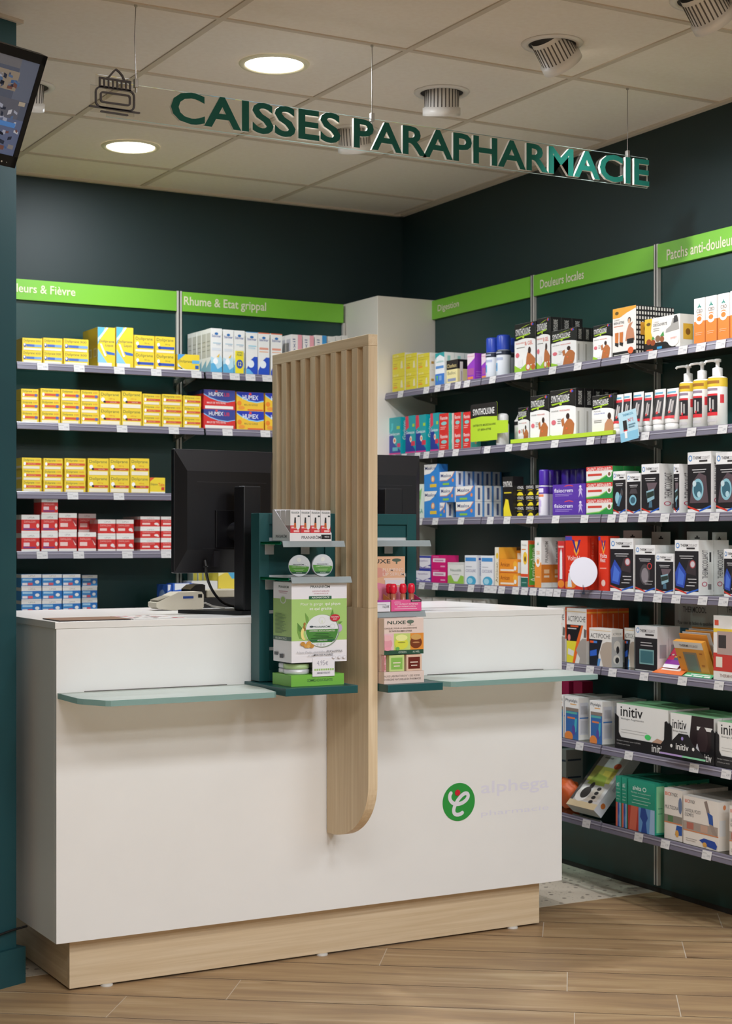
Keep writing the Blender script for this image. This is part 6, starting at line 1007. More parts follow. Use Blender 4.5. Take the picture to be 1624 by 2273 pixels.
# ---- sixth shelf: three black counter trays
def tray(px0, px1, py_t, py_b, v, label, dn, ntop):
    z = SHR[5] + .0006; w = rwid(px0, px1, v); h = rz_((px0 + px1) / 2, py_t, v) - z; t = thing('display_tray', label, 'display box', rp(at_rw(px0, 1600, v)[0], v, z), RZR); bk = mat('#1b1a1c', .4)
    b = MB(); b.prism([(0, 0), (w, 0), (w, h * .66), (w * .965, h * .72), (w * .93, h * .70), (w * .92, h * .34), (w * .86, h * .24), (w * .12, h * .24), (w * .07, h * .34), (w * .07, h * .66), (w * .03, h * .70), (0, h * .72)], (0, 0, 0), (1, 0, 0), (0, 0, 1), (0, .0012, 0), bk)
    b.prism([(.0015, 0), (.19, 0), (.19, h * .9), (.1, h * .9), (.0015, h * .66)], (0, 0, 0), (0, 1, 0), (0, 0, 1), (.0012, 0, 0), bk); b.prism([(.0015, 0), (.19, 0), (.19, h * .9), (.1, h * .9), (.0015, h * .66)], (w - .0012, 0, 0), (0, 1, 0), (0, 0, 1), (.0012, 0, 0), bk); b.box(.0012, .002, 0, w - .0012, .19, .001, bk)
    b.text('initiv', (w * .70, -.0003, h * .05), (w * .24, 0, 0), (0, 0, h * .15), mat('#e8e6e2'), bold=True); b.text('Soulage la douleur avant 5 JOURS', (w * .04, -.0003, h * .15), (w * .45, 0, 0), (0, 0, h * .035), mat('#b8b6b4')); b.text('2 Patchs par boîte', (w * .04, -.0003, h * .08), (w * .25, 0, 0), (0, 0, h * .035), mat('#b8b6b4'))
    b.build('black_tray', t)
    for j in range(ntop):
        me, a_, b2, c2 = get_mesh(dn, w - .014, .036, h * .93); put('product_carton', 'carton', 'white carton reading initiv, %s in %s' % (('front one', 'second one', 'third one', 'fourth one', 'rear one')[j], label.split(',')[0].replace('black display tray', 'the black tray')), 'white cartons in black trays', me, rp(at_rw(px0, 1600, v)[0] + w / 2, v - .003 - j * .037, z + .0016), RZR)
tray(1364, 1483, 1562, 1659, .262, 'black display tray at left, with green-edged white cartons', 'init', 5)
tray(1483, 1585, 1582, 1690, .262, 'black display tray in the middle, behind the small black sign', 'inib', 5)
tray(1587, 1700, 1602, 1700, .262, 'black display tray at the photo edge, cut off', 'init', 5)
b = MB(); v = .300; z0 = rz_(1464, 1668, v); w = rwid(1462, 1563, v); h = rz_(1512, 1632, v) - rz_(1512, 1684, v)
b.prism([(0, 0), (w, 0), (w, .010), (w * .72, h * .62), (w * .62, h), (w * .42, h), (w * .26, h * .62), (0, .012)], (0, 0, 0), (1, 0, 0), (0, 0, 1), (0, .0012, 0), mat('#1c1b1d', .35)); b.box(0, -.0004, .000, w * .5, 0, .006, mat('#b89cd4')); b.box(w * .5, -.0004, .0, w, 0, .006, mat('#8cd4a8'))
b.text('initiv', (w * .36, -.0005, h * .30), (w * .28, 0, 0), (0, 0, h * .26), mat('#f0eeea'), bold=True); b.lathe([(.006, 0), (.006, .0004)], (w * .26, -.0005, h * .42), mat('#e8e6e2'), 14, axis=Vector((0, 1, 0)), smooth=False); b.lathe([(.006, 0), (.006, .0004)], (w * .74, -.0005, h * .42), mat('#e8e6e2'), 14, axis=Vector((0, 1, 0)), smooth=False); b.lathe([(.006, 0), (.006, .0004)], (w * .50, -.0005, h * .80), mat('#a08cd0'), 14, axis=Vector((0, 1, 0)), smooth=False)
o = b.build('shelf_sign'); o.location = rp(at_rw(1464, 1668, v)[0], v, rz_(1464, 1672, v)); o.rotation_euler = (0, 0, RZR); tag(o, 'small black sign reading initiv hanging over the sixth right shelf rail', 'sign')
# ---- bottom shelf: leaning insole box and orange bag
z7 = SHR[6] + .0006
t_ = thing('insole_box', 'long grey box with black insoles leaning back on the bottom right shelf', 'carton', rp(at_rw(1256, 1790, .262)[0], .262, z7), RZR)
w, d_, L_ = .175, .045, .265; an = R(47); up = Vector((0, math.cos(an), math.sin(an))); ay = Vector((0, math.sin(an), -math.cos(an))); bs = Vector((0, 0.0, 0.034))
b = MB(); b.obox(bs, Vector((w, 0, 0)), ay * d_, up * L_, mat('#cfcac6', .5)); b.build('box_body', t_)
nn = -ay; F_ = lambda x, y, k: bs + Vector((w * x, 0, 0)) + up * (L_ * y) + nn * (.0003 + k * .00012)
b = MB()
def pq(pts, c, k): b.add([F_(x, y, k) for x, y in pts], [tuple(range(len(pts)))], mat(c, .4))
pq([(0, 0), (1, 0), (1, .10), (0, .10)], '#dcc7a0', 0); pq([(0, .10), (.1, .10), (.1, 1), (0, 1)], '#5a5552', 0); pq([(.1, .45), (.9, .45), (.9, .72), (.1, .72)], '#c8c45c', 0); pq([(.2, .40), (.8, .40), (.7, .55), (.3, .6)], '#a8b84c', 1); pq([(.5, .58), (.9, .55), (.9, .66), (.5, .66)], '#e8d45c', 1)
b.add([F_(.30 + .22 * math.cos(q * math.pi / 10), .22 + .13 * math.sin(q * math.pi / 10), 2) for q in range(20)], [tuple(range(20))], mat('#f2ece4', .4)); b.add([F_(.36 + .15 * math.cos(q * math.pi / 10), .25 + .10 * math.sin(q * math.pi / 10), 3) for q in range(20)], [tuple(range(20))], mat('#3c3634', .4)); b.add([F_(.42 + .07 * math.cos(q * math.pi / 10), .38 + .06 * math.sin(q * math.pi / 10), 4) for q in range(20)], [tuple(range(20))], mat('#3c3634', .4))
pq([(.45, .12), (.9, .14), (.9, .36), (.55, .34)], '#c8bcae', 1)
for i in range(4): b.add([F_(.72 + .07 * math.cos(q * math.pi / 8), .12 + .075 * i + .03 * math.sin(q * math.pi / 8), 5) for q in range(16)], [tuple(range(16))], mat('#2e2a2a', .4))
b.add([F_(.80 + .12 * math.cos(q * math.pi / 9), .76 + .05 * math.sin(q * math.pi / 9), 4) for q in range(18)], [tuple(range(18))], mat('#c8502c', .4)); pq([(.2, .86), (.5, .86), (.5, .89), (.2, .89)], '#8c8884', 1)
b.build('printed_front', t_)
b = MB(); b.obox(bs + Vector((w, 0, 0)), Vector((.0006, 0, 0)), ay * d_, up * L_, mat('#dcdce4', .45)); c0_ = bs + Vector((w + .001, 0, 0)) + ay * d_ * .5 + up * L_ * .14; b.lathe([(.011, 0), (.011, .0003)], c0_, mat('#d87c3c', .4), 18, axis=Vector((1, 0, 0)), smooth=False); b.obox(bs + Vector((w + .0007, 0, 0)) + ay * d_ * .3 + up * L_ * .4, Vector((.0003, 0, 0)), ay * d_ * .35, up * L_ * .3, mat('#b4b4c0', .4)); b.build('printed_end', t_)
b = MB(); cx_ = rp(at_rw(1254, 1760, .20)[0], .185, z7 + .05)
bm = bmesh.new(); bmesh.ops.create_icosphere(bm, subdivisions=3, radius=1)
for v_ in bm.verts: n_ = v_.co.normalized(); f_ = 1 + .12 * math.sin(7 * n_.x + 3 * n_.z) + .08 * math.sin(9 * n_.y + 5 * n_.z); v_.co = Vector((n_.x * .04 * f_, n_.y * .062 * f_, max(n_.z, -.75) * .06 * f_))
bm.verts.index_update(); b.add([v_.co.copy() for v_ in bm.verts], [[v_.index for v_ in f.verts] for f in bm.faces], mat('#e0642c', .5), True); bm.free(); o = b.build('orange_bag'); o.location = cx_; tag(o, 'crumpled orange bag just right of the counter on the bottom shelf', 'bag')

# ================================================================== ON THE WORKTOP
ZW = ZT + 0.0006
def monitor(x, y, rz, label, cx=0.015):
    t = thing('computer_monitor', label, 'monitor', (x, y, ZW), rz); bk = mat('#17161a', .38); W2_, z0, z1 = .186, 1.213 - ZT, 1.607 - ZT
    b = MB(); # screen: thin front frame (towards +y) and bulged back shell with sloping sides (towards -y)
    b.box(-W2_, -.004, z0, W2_, .016, z1, bk, .004)
    def ring(wx, za, zb, yy): return [(-wx, yy, za), (wx, yy, za), (wx, yy, zb), (-wx, yy, zb)]
    r0 = ring(W2_ - .002, z0 + .002, z1 - .002, -.003); r1 = [(-W2_ + .030, -.040, z0 + .065), (W2_ - .020, -.040, z0 + .050), (W2_ - .020, -.040, z1 - .06), (-W2_ + .030, -.040, z1 - .075)]
    r1 = [(-W2_ + .030, -.036, z0 + .075), (W2_ - .030, -.036, z0 + .075), (W2_ - .030, -.036, z1 - .07), (-W2_ + .030, -.036, z1 - .07)]
    b.add(r0 + r1, [(0, 1, 5, 4), (1, 2, 6, 5), (2, 3, 7, 6), (3, 0, 4, 7), (4, 5, 6, 7)], bk)
    b.build('screen_housing', t)
    b = MB(); b.box(-W2_ + .006, .0162, z0 + .012, W2_ - .006, .0168, z1 - .01, 'screen'); b.build('screen', t)
    b = MB(); b.box(-.055, -.044, .21, .055, -.0362, .33, mat('#121115', .3), .001); b.lathe([(.030, 0), (.030, .05)], (cx, -.09, .262), bk, 24, axis=Vector((0, 1, 0))); b.build('mount_plate', t)
    b = MB(); b.box(-.10, -.0372, z0 + .078, .12, -.0360, z0 + .080, mat('#2c2b30', .3)); b.build('lower_seam', t); b = MB(); b.box(-.12, -.0371, z1 - .105, .14, -.0360, z1 - .1035, mat('#3a393f', .3)); b.build('upper_seam', t); b = MB(); b.box(-.06, -.040, z0 + .02, -.04, -.02, z0 + .07, mat('#26252a', .4)); b.build('port_cover', t)
    b = MB(); b.box(cx - .033, -.150, .012, cx + .033, -.090, .405, bk, .004); b.build('stand_column', t)
    b = MB(); b.prism([(cx - .045, -.158), (cx + .045, -.158), (cx + .15, .06), (cx - .15, .06)], (0, 0, 0), (1, 0, 0), (0, 1, 0), (0, 0, .0115), mat('#141316', .3)); b.build('stand_foot', t)
    return t
mo = monitor(2.158, 4.80, R(7), 'black office monitor seen from behind, left of the oak divider')
cb = MB(); cb.tube([(-.085, -.024, .170), (-.085, -.03, .150)], .0075, 'black', 10)
pts = []
for i in range(15):
    f = i / 14; pts.append((-.085 + .16 * f ** 1.6, -.03 + .03 * f, .150 - .145 * (1 - (1 - f) ** 1.7) + 0.052 * f * f * 0 + .035 * max(0, f - .6)))
cb.tube(pts, .0045, 'black', 10); cb.build('power_cable', mo)
monitor(2.70, 4.80, R(-4), 'black office monitor seen from behind, right of the oak divider')
# card terminal
px_, Yt = 345, 5.05; xL = at_y(347, 1340, Yt).x; xR = at_y(452, 1340, Yt).x
ct_ = thing('card_terminal', 'cream card payment terminal lying on the worktop', 'card terminal', (xL, Yt, ZW)); Wt = xR - xL; cm = mat('#d6cdba', .45)
b = MB(); b.prism([(0, .012), (.012, .004), (Wt * .35, 0), (Wt * .95, 0), (Wt, .008), (Wt, .050), (Wt * .96, .060), (Wt * .46, .060), (Wt * .36, .052), (.02, .034), (0, .026)], (0, 0, 0), (1, 0, 0), (0, 0, 1), (0, .075, 0), cm); b.build('terminal_body', ct_)
MB().box(Wt * .56, -.0006, .038, Wt * .78, 0, .046, mat('#2c4c94', .4)).build('blue_label', ct_); MB().box(Wt * .88, -.0006, .040, Wt * .965, 0, .052, mat('#141414', .4)).build('socket', ct_)
b = MB(); b.prism([(0, 0), (Wt * .33, .017), (Wt * .33, .020), (0, .003)], (.006, .004, .031), (1, 0, 0), (0, 0, 1), (0, .067, 0), mat('#9c9484', .5)); b.build('keypad', ct_)
b = MB(); b.tube([(Wt * .96, .01, .018), (Wt * 1.05, .005, .022), (Wt * 1.2, 0, .010), (Wt * 1.45, 0, .0035)], .003, mat('#8c8880', .5), 8); b.build('cable', ct_)
# receipt printer behind
Yp = 5.16; x0 = at_y(424, 1330, Yp).x; rpz = thing('receipt_printer', 'black and cream receipt printer between the card terminal and the monitor stand', 'printer', (x0, Yp, ZW)); w = at_y(535, 1330, Yp).x - x0
MB().box(0, 0, 0, w, .10, .034, mat('#141315', .4), .003).build('base', rpz); MB().box(.06, .004, .0345, w, .10, .062, mat('#b9b09c', .45), .004).build('cream_cover', rpz); MB().prism([(0, 0), (.055, 0), (.055, .044), (.045, .048), (.018, .044), (0, .03)], (.0, .006, .0345), (1, 0, 0), (0, 0, 1), (0, .08, 0), mat('#131214', .35)).build('paper_lid', rpz)
# brown mat and magazine at the left corner of the worktop
b = MB(); P4 = [at_z(x, y, ZW) for x, y in ((122, 1376.8), (219, 1374), (190, 1369.5), (92, 1371.5))]; o0 = P4[0].copy(); q = [(p.x - o0.x, p.y - o0.y) for p in P4]
q = [(0.018, 0.012), (.235, 0.012), (.235, .17), (.018, .17)]
b.prism(q, (0, 0, 0), (1, 0, 0), (0, 1, 0), (0, 0, .003), mat('#8a5f44', .5), mat('#3a2a24', .5)); o = b.build('counter_mat'); o.location = (1.5045, YF - .003, ZW); tag(o, 'thin brown mat at the left front corner of the worktop', 'mat')
t_ = thing('magazine', 'thin open magazine lying beside the brown mat on the worktop', 'magazine', (1.75, YF + .012, ZW))
MB().box(0, 0, 0, .17, .20, .002, mat('#e6e2de', .4)).build('pages', t_)
b = MB(); rk = random.Random(8)
for i in range(30): x = rk.uniform(0, .15); y = rk.uniform(0, .17); b.box(x, y, .0021, x + rk.uniform(.01, .02), y + rk.uniform(.01, .025), .0022 + i * .00001, mat(rk.choice(('#a83c48', '#2c2a30', '#d8b8a8', '#7c2c3c', '#e8a0a8', '#c8c4c0')), .4))
b.build('printed_cover', t_)
b = MB(); b.box(0, 0, 0, .14, .12, .009, mat('#dedad2', .5), .001); b.box(.02, -.0004, .002, .1, 0, .006, mat('#8c8880')); o = b.build('paper_pad'); o.location = (2.93, 5.12, ZW); tag(o, 'pale paper pad near the back edge of the worktop, right of the divider', 'pad')

# ================================================================== PRODUCTS ON THE LEFT GREEN DISPLAY
ZB = 0.8875
Yb = 4.284
def face_art(b, o, ax, ay, n, arts, k0=0):
    for i, a in enumerate(arts):
        oo = o + n * (.0003 + .00012 * (i + k0))
        if a[0] == 'r': x0, y0, x1, y1, c = a[1:]; b.add([oo + ax * x + ay * y for x, y in ((x0, y0), (x1, y0), (x1, y1), (x0, y1))], [(0, 1, 2, 3)], mat(c, .4))
        elif a[0] == 'e': x, y, rx, ry, c = a[1:]; P = clip01([(x + rx * math.cos(q * math.pi / 24), y + ry * math.sin(q * math.pi / 24)) for q in range(48)]); b.add([oo + ax * q[0] + ay * q[1] for q in P], [tuple(range(len(P)))], mat(c, .4))
        elif a[0] == 'p': b.add([oo + ax * q[0] + ay * q[1] for q in a[1]], [tuple(range(len(a[1])))], mat(a[2], .4))
        elif a[0] == 't': s_, x0, y0, x1, y1, c, bo = a[1:]; b.text(s_, oo + ax * x0 + ay * y0, ax * (x1 - x0), ay * (y1 - y0), mat(c, .4), bold=bo)
        elif a[0] == 'v': s_, x0, y0, x1, y1, c, bo = a[1:]; b.text(s_, oo + ax * x1 + ay * y0, ay * (y1 - y0), -ax * (x1 - x0), mat(c, .4), bold=bo)
X_, Z_ = Vector((1, 0, 0)), Vector((0, 0, 1)); NY, NXm = Vector((0, -1, 0)), Vector((-1, 0, 0))
xb0 = at_y(646, 1500, Yb).x; xb1 = at_y(763, 1500, Yb).x; Wb = xb1 - xb0
gd = thing('gum_dispenser', 'large white and green throat gum dispenser box reading PRANAROM', 'display box', (xb0, Yb, ZB)); dp = .125
ht = at_y(700, 1497, Yb).z - ZB
b = MB(); b.box(0, 0, 0, Wb, dp, ht, mat('#7cbf4a', .4)); face_art(b, Vector((0, 0, 0)), X_ * Wb, Z_ * ht, NY, [t('GOMMES ADOUCISSANTES', .30, .36, .78, .62, '#3c6c3c', True)]); b.build('green_tray', gd)
zt0 = ht + .0005
for i, (x, y) in enumerate(((.042, .050), (Wb - .050, .050), (.046, .09), (Wb - .046, .09))):
    for k in range(2): MB().lathe([(.036, 0), (.039, .002), (.039, .0125), (.036, .0145)], (x, y, zt0 + k * .0155), mat('#dcdce2', .3, .2) if not (i == 0 and k) else mat('#b8d49c', .35), 28).build('gum_tin', gd)
z_l = zt0 + .036; zT_ = min(at_y(700, 1292, Yb).z - ZB, z2s - ZB - .0085); Hb = zT_ - z_l
xl = at_y(646, 1400, Yb).x - xb0; xr = at_y(768.5, 1400, Yb).x - xb0
b = MB(); b.box(xl, -.002, z_l, xr, dp - .006, zT_, mat('#efedf2', .4)); o_ = Vector((xl, -.002, z_l)); Wf = xr - xl
lf = '#7aa84e'
face_art(b, o_, X_ * Wf, Z_ * Hb, NY, [r(0, .27, 1, .79, '#abd27a'), t('PRANARÔM', .34, .925, .69, .965, '#4a5450', True), t('AROMATHERAPIE', .37, .875, .68, .895, '#c88c9c'), t('SCIENTIFIQUE', .40, .845, .66, .863, '#c88c9c'), r(.31, .785, .72, .825, '#2c6448'), t('AROMAFORCE', .36, .795, .68, .817, '#f0f4ee', True),
    t('Pour la gorge', .16, .70, .56, .745, '#f2f6ea'), t('qui pique', .60, .70, .88, .745, '#f6faf0', True), t('et qui gratte', .32, .64, .72, .685, '#f6faf0', True),
    pg(lf, (.14, .30), (.10, .38), (.10, .46), (.16, .38), (.2, .30)), pg('#5c8c40', (.12, .40), (.10, .50), (.2, .42), (.24, .34)), pg(lf, (.26, .50), (.24, .62), (.30, .56), (.32, .46)), pg('#6c9c44', (.70, .58), (.74, .66), (.76, .58)), pg('#6c9c44', (.84, .50), (.92, .50), (.86, .46)),
    e(.22, .36, .06, .08, '#f0e08c'), e(.26, .36, .05, .07, '#abd27a'), e(.22, .44, .02, .02, '#a87c3c'), e(.23, .48, .02, .02, '#a87c3c'), e(.24, .41, .02, .02, '#8a5c2c'), e(.86, .42, .05, .05, '#c4acd4'),
    e(.555, .388, .30, .205, '#8a9a88'), e(.54, .392, .295, .20, '#e9edf0'), pg('#4c8c3c', (.248, .41), (.832, .41), (.828, .36), (.79, .29), (.72, .245), (.36, .245), (.29, .29), (.252, .36)), e(.54, .52, .06, .045, '#dfe2dc'), e(.54, .52, .05, .037, '#e9edf0'), r(.53, .49, .55, .52, '#d8e4c8'), t('PRANARÔM', .39, .43, .68, .458, '#4c5a60', True), e(.35, .445, .035, .012, '#3c4a50'), e(.73, .445, .045, .03, '#c8ccd4'), e(.73, .445, .038, .025, '#e9edf0'),
    t('GOMMES ADOUCISSANTES', .31, .38, .77, .400, '#e8f0dc', True), r(.42, .352, .66, .358, '#2c5430'), r(.38, .333, .70, .338, '#2c5430'), r(.42, .315, .66, .320, '#2c5430'), r(.34, .298, .74, .304, '#2c5430'), pg('#2f6a48', (.30, .283), (.78, .283), (.755, .262), (.33, .262)), t('AROMAFORCE', .45, .265, .63, .280, '#e8f0e8', True),
    e(.19, .235, .042, .025, '#c89040'), e(.25, .21, .042, .025, '#d49c48'), e(.30, .24, .042, .025, '#d8a04c'), e(.35, .205, .042, .025, '#c89040'), e(.29, .20, .03, .018, '#e0b060'), e(.46, .225, .02, .014, '#d4d4dc'), e(.52, .225, .02, .014, '#d4d4dc'), e(.58, .225, .02, .014, '#d4d4dc'),
    e(.77, .55, .09, .045, '#c8283c'), t('NOUVEAU', .70, .552, .84, .57, '#f4e8e8', True), t('GOUT', .73, .525, .81, .543, '#f4e8e8', True),
    t("A base d'huiles essentielles d'", .08, .115, .63, .145, '#a8a8b0'), t('EUCALYPTUS', .63, .118, .90, .145, '#4a4a50', True), t('et de', .28, .075, .38, .100, '#a8a8b0'), t('MENTHE POIVREE', .38, .078, .73, .103, '#4a4a50', True), e(.75, .055, .03, .018, '#c8c8d0'), e(.75, .055, .024, .014, '#efedf2'), e(.85, .055, .03, .018, '#c8c8d0'), e(.85, .055, .024, .014, '#efedf2'), e(.94, .055, .03, .018, '#c8c8d0'), e(.94, .055, .024, .014, '#efedf2')])
face_art(b, Vector((xl, dp - .006, z_l)), Vector((0, -(dp - .004), 0)), Z_ * Hb, NXm, [r(0, .27, 1, .79, '#9cc06c'), t('PRANAROM', .3, .925, .85, .955, '#6a7470', True), r(.3, .88, .8, .89, '#c8a0ac'), r(.35, .86, .75, .867, '#c8a0ac'), e(.55, .78, .16, .05, '#d8dcd8'), e(.55, .78, .12, .038, '#9cc06c'), r(0, .27, 1, .32, '#2c5c48'), t('AROMAFORCE', .12, .28, .75, .31, '#c8d8cc', True)] + [r(.12, .36 + .016 * q, .5 + .3 * ((q * 7) % 5) / 5, .366 + .016 * q, '#5c8048') for q in range(16)] + [r(.1, .08, .3, .12, '#4a4a50'), r(.4, .05, .6, .1, '#2c2c34')])
b.build('upper_box', gd)
b = MB(); cx0, cx1 = xl + Wf * .37, xl + Wf * .77; b.box(cx0, -.0045, ht - .006, cx1, -.0025, z_l + .012, mat('#f1eff4', .4)); hh = z_l + .018 - ht
face_art(b, Vector((cx0, -.0045, ht - .006)), X_ * (cx1 - cx0), Z_ * hh, NY, [t('4,95', .2, .56, .55, .86, '#a8a4b4'), t('€', .58, .6, .7, .82, '#a8a4b4')] + [pg('#a4cc74', (.08 + .1 * q, .42), (.15 + .1 * q, .42), (.15 + .1 * q, .32), (.08 + .1 * q, .32)) for q in range(9)] + [t('SERVEZ-VOUS ICI', .2, .14, .78, .24, '#7c7a90', True)])
b.build('price_card', gd)
# two round tins on the lower clip shelf
for i, (px, py) in enumerate(((663.5, 1251.5), (715.8, 1251.5))):
    Yt_ = 4.350 - .004 * i; c = at_y(px, py, Yt_); rad = .0335 if i else .0325; n_ = Vector((-.10, -1, .0)).normalized() if i else Vector((-.75, -1, 0)).normalized()
    t_ = thing('round_tin', ('round green and white sweet tin turned left on the left display', 'round green and white sweet tin facing front on the left display')[i], 'tin', (c.x, c.y, z2s + rad + .0008)); rad = rad
    MB().lathe([(rad * .96, -.016), (rad, -.013), (rad, -.004)], (0, 0, 0), mat('#c4c8cc', .3, .3), 40, axis=n_).build('tin_base', t_)
    b = MB(); b.lathe([(rad * 1.015, -.0038), (rad * 1.015, -.001), (rad * .97, .0005)], (0, 0, 0), mat('#dfe2e6', .3), 40, axis=n_); sx = Vector((0, 0, 1)).cross(n_).normalized(); 
    face_art(b, -sx * rad - Z_ * rad + n_ * .0006, sx * 2 * rad, Z_ * 2 * rad, n_, [pg('#5a9c3c', *[(.5 + .47 * math.cos(a_), .5 + .47 * math.sin(a_)) for a_ in [R(180 - 4 + x) for x in range(0, 189, 9)] if .5 + .47 * math.sin(a_) > .16] ), pg('#2c5c40', *[(.5 + .47 * math.cos(R(q)), .5 + .47 * math.sin(R(q))) for q in (216, 225, 231, 309, 315, 324)]), e(.5, .78, .1, .1, '#eceee8'), t('PRANARÔM', .22, .53, .72, .60, '#4a5a5c', True), t('GOMMES ADOUCISSANTES', .16, .43, .84, .475, '#d8ecc4', True), r(.25, .33, .75, .345, '#c4dca8'), r(.3, .28, .7, .295, '#c4dca8'), t('AROMAFORCE', .36, .17, .64, .205, '#e0ece0', True), e(.84, .56, .07, .07, '#c8ccd0'), e(.84, .56, .058, .058, '#e4e8ea')])
    b.build('tin_lid', t_)
# white tray with four roll-on cartons on the upper clip shelf
Yr = 4.322; x0 = at_y(643, 1198, Yr).x; x1 = at_y(735.5, 1198, Yr).x; Wr = x1 - x0; zr = z1s + .0012; hr = at_y(690, 1183, Yr).z - zr; hb = at_y(640, 1131, Yr + .1).z - zr
tr = thing('roll_on_tray', 'white card tray reading PRANAROM on the upper left clip shelf', 'display box', (x0, Yr, zr)); wm_ = mat('#eceaee', .45); dd = .118
b = MB(); b.box(0, 0, 0, Wr, .0012, hr, wm_); b.box(0, .0012, 0, Wr, dd, .0012, wm_); b.box(0, dd - .0012, .0012, Wr, dd, hb, wm_); b.prism([(.0012, 0), (dd, 0), (dd, hb), (dd * .88, hb), (.0012, hr)], (0, 0, 0), (0, 1, 0), (0, 0, 1), (.0012, 0, 0), wm_); b.prism([(.0012, 0), (dd, 0), (dd, hb), (dd * .88, hb), (.0012, hr)], (Wr - .0012, 0, 0), (0, 1, 0), (0, 0, 1), (.0012, 0, 0), wm_)
face_art(b, Vector((0, 0, 0)), X_ * Wr, Z_ * hr, NY, [t('PRANARÔM', .28, .28, .74, .72, '#4a4a50', True), r(.75, .25, .98, .80, '#1c1b1f'), t('9€50', .83, .42, .94, .62, '#e8e6ea', True)]); face_art(b, Vector((0, dd, 0)), Vector((0, -dd, 0)), Z_ * hb, NXm, [t('PRANARÔM', .2, .10, .82, .22, '#5a5a60', True)]); b.build('white_tray', tr)
DS['roll'] = dict(b='#eceaec', F=[r(0, 0, 1, .25, '#c4dc98'), r(0, .25, 1, .50, '#d83840'), r(.35, .28, .9, .34, '#f0c8c8'), r(.1, .40, .7, .46, '#f0c8c8'), t('PRANAROM', .1, .88, .9, .95, '#6a7478', True), t('ROLL-ON', .08, .15, .7, .21, '#7a8c4c', True), e(.78, .48, .2, .12, '#e8ecec'), pg('#2c2a2c', (.38, .58), (.58, .58), (.56, .76), (.42, .76)), pg('#c8642c', (.36, .42), (.6, .42), (.58, .58), (.38, .58)), e(.84, .80, .12, .03, '#4a5458')], T=[r(.2, .2, .8, .8, '#d83840')], L=[r(0, 0, 1, .5, '#b49c9c')])
wr = (Wr - .004) / 4 - .001
hq_ = at_y(690, 1132.5, Yr + .004).z - zr
for i in range(4):
    for j in range(3):
        me, a_, b2, c2 = get_mesh('roll', wr - .0006, .030, hq_ - .0016); put('roll_on_carton', 'carton', 'small red green white roll-on carton, %s file in the white tray%s' % (('left', 'second', 'third', 'right')[i], ('', ', one behind', ', two behind')[j]), 'roll-on cartons in the white tray', me, (x0 + .002 + (wr + .001) * (i + .5), Yr + .0022 + j * .0345, zr + .0014), 0)

# ================================================================== PRODUCTS ON THE RIGHT GREEN DISPLAY
Yn = 4.225; xa = 2.4235; xb = at_y(939.5, 1500, Yn).x; Wn = xb - xa; zt = at_y(900, 1372, Yn).z - ZB
nd = thing('lip_balm_display', 'pale pink lip balm display reading NUXE on the right green display', 'display box', (xa, Yn, ZB)); pk = mat('#e9d3c9', .45); dn_ = .11
hL = at_y(900, 1490, Yn).z - ZB; hM = at_y(900, 1452, Yn).z - ZB
b = MB(); b.box(0, 0, 0, Wn + .002, dn_, hL, pk); face_art(b, Vector((0, 0, 0)), X_ * Wn, Z_ * hL, NY, [t('NUXE LABORATOIRE N°1 DES SOINS', .0, .55, .90, .72, '#7c6c64', True), t("D'ORIGINE NATURELLE EN PHARMACIE", .0, .28, .93, .45, '#7c6c64', True)]); b.build('base_tray', nd)
b = MB(); b.box(0, .02, hL + .0005, Wn, dn_, hM, mat('#dcc4ba', .5)); b.build('recess_block', nd)
b = MB(); b.box(0, 0, hM, Wn, dn_, zt, pk); H3 = zt - hM
face_art(b, Vector((0, 0, hM)), X_ * Wn, Z_ * H3, NY, [r(0, 0, 1, .12, '#2c5440'), t('AU MIEL', .72, .035, .9, .085, '#c8d4c8', True), t('CITRON', .36, .035, .56, .085, '#c8d4c8', True), r(0, .12, .24, .58, '#eec4cc'), r(.24, .12, .66, .58, '#c9dc7c'), r(.66, .12, 1, .58, '#e8963c'), t('CRAQUEZ POUR LA GOURMANDISE', -.0, .70, .83, .745, '#7c6c64', True), t('DE NOS BAUMES LEVRES', .12, .625, .70, .67, '#7c6c64', True), t('NUXE', .08, .84, .54, .93, '#2f4a40', True), e(.66, .90, .09, .05, '#6a7a6c'), r(.65, .81, .67, .88, '#6a7a6c'), r(.58, .80, .76, .805, '#6a7a6c'),
    e(.06, .30, .14, .16, '#e8a0ac'), e(.06, .46, .13, .08, '#f0bcc0'), e(.43, .30, .17, .16, '#dfe24c'), e(.43, .46, .15, .09, '#eef0a0'), e(.43, .33, .10, .02, '#a8a838'), e(.80, .32, .15, .16, '#7c3c1c'), e(.80, .47, .13, .08, '#d8a860'), e(.80, .32, .09, .02, '#c89060'), e(.33, .16, .05, .05, '#6cb45c'), e(.08, .16, .09, .05, '#f0a0b0')])
b.build('header_panel', nd)
for i, (px0, px1, c, c2) in enumerate(((838, 856, '#f0b8c0', '#d84c64'), (864, 897, '#c8dc90', '#8cc058'), (902, 936, '#e8c4ac', '#6c2418'))):
    xx0 = max(at_y(px0, 1470, Yn).x, xa + .0015); xx1 = at_y(px1, 1470, Yn).x; b = MB(); hh = hM - hL - .003; w = xx1 - xx0; b.box(0, 0, 0, w, .017, hh, mat(c, .4)); face_art(b, Vector((0, 0, 0)), X_ * w, Z_ * hh, NY, [r(.12, .12, .88, .85, c2), r(.25, .5, .75, .56, '#f0e0d0'), r(.3, .3, .7, .36, '#f0e0d0')] if i else [t('VERY', 0, .55, .9, .9, '#d84c64', True), t('ROSE', 0, .1, .9, .45, '#d84c64', True)])
    o = b.build('balm_carton'); o.location = (xx0, Yn + .001, ZB + hL + .0008); tag(o, 'small lip balm carton in the pink display, %s' % ('pink one with red lettering', 'light green one', 'beige and dark red one')[i], 'carton', 'lip balm cartons in the pink display')
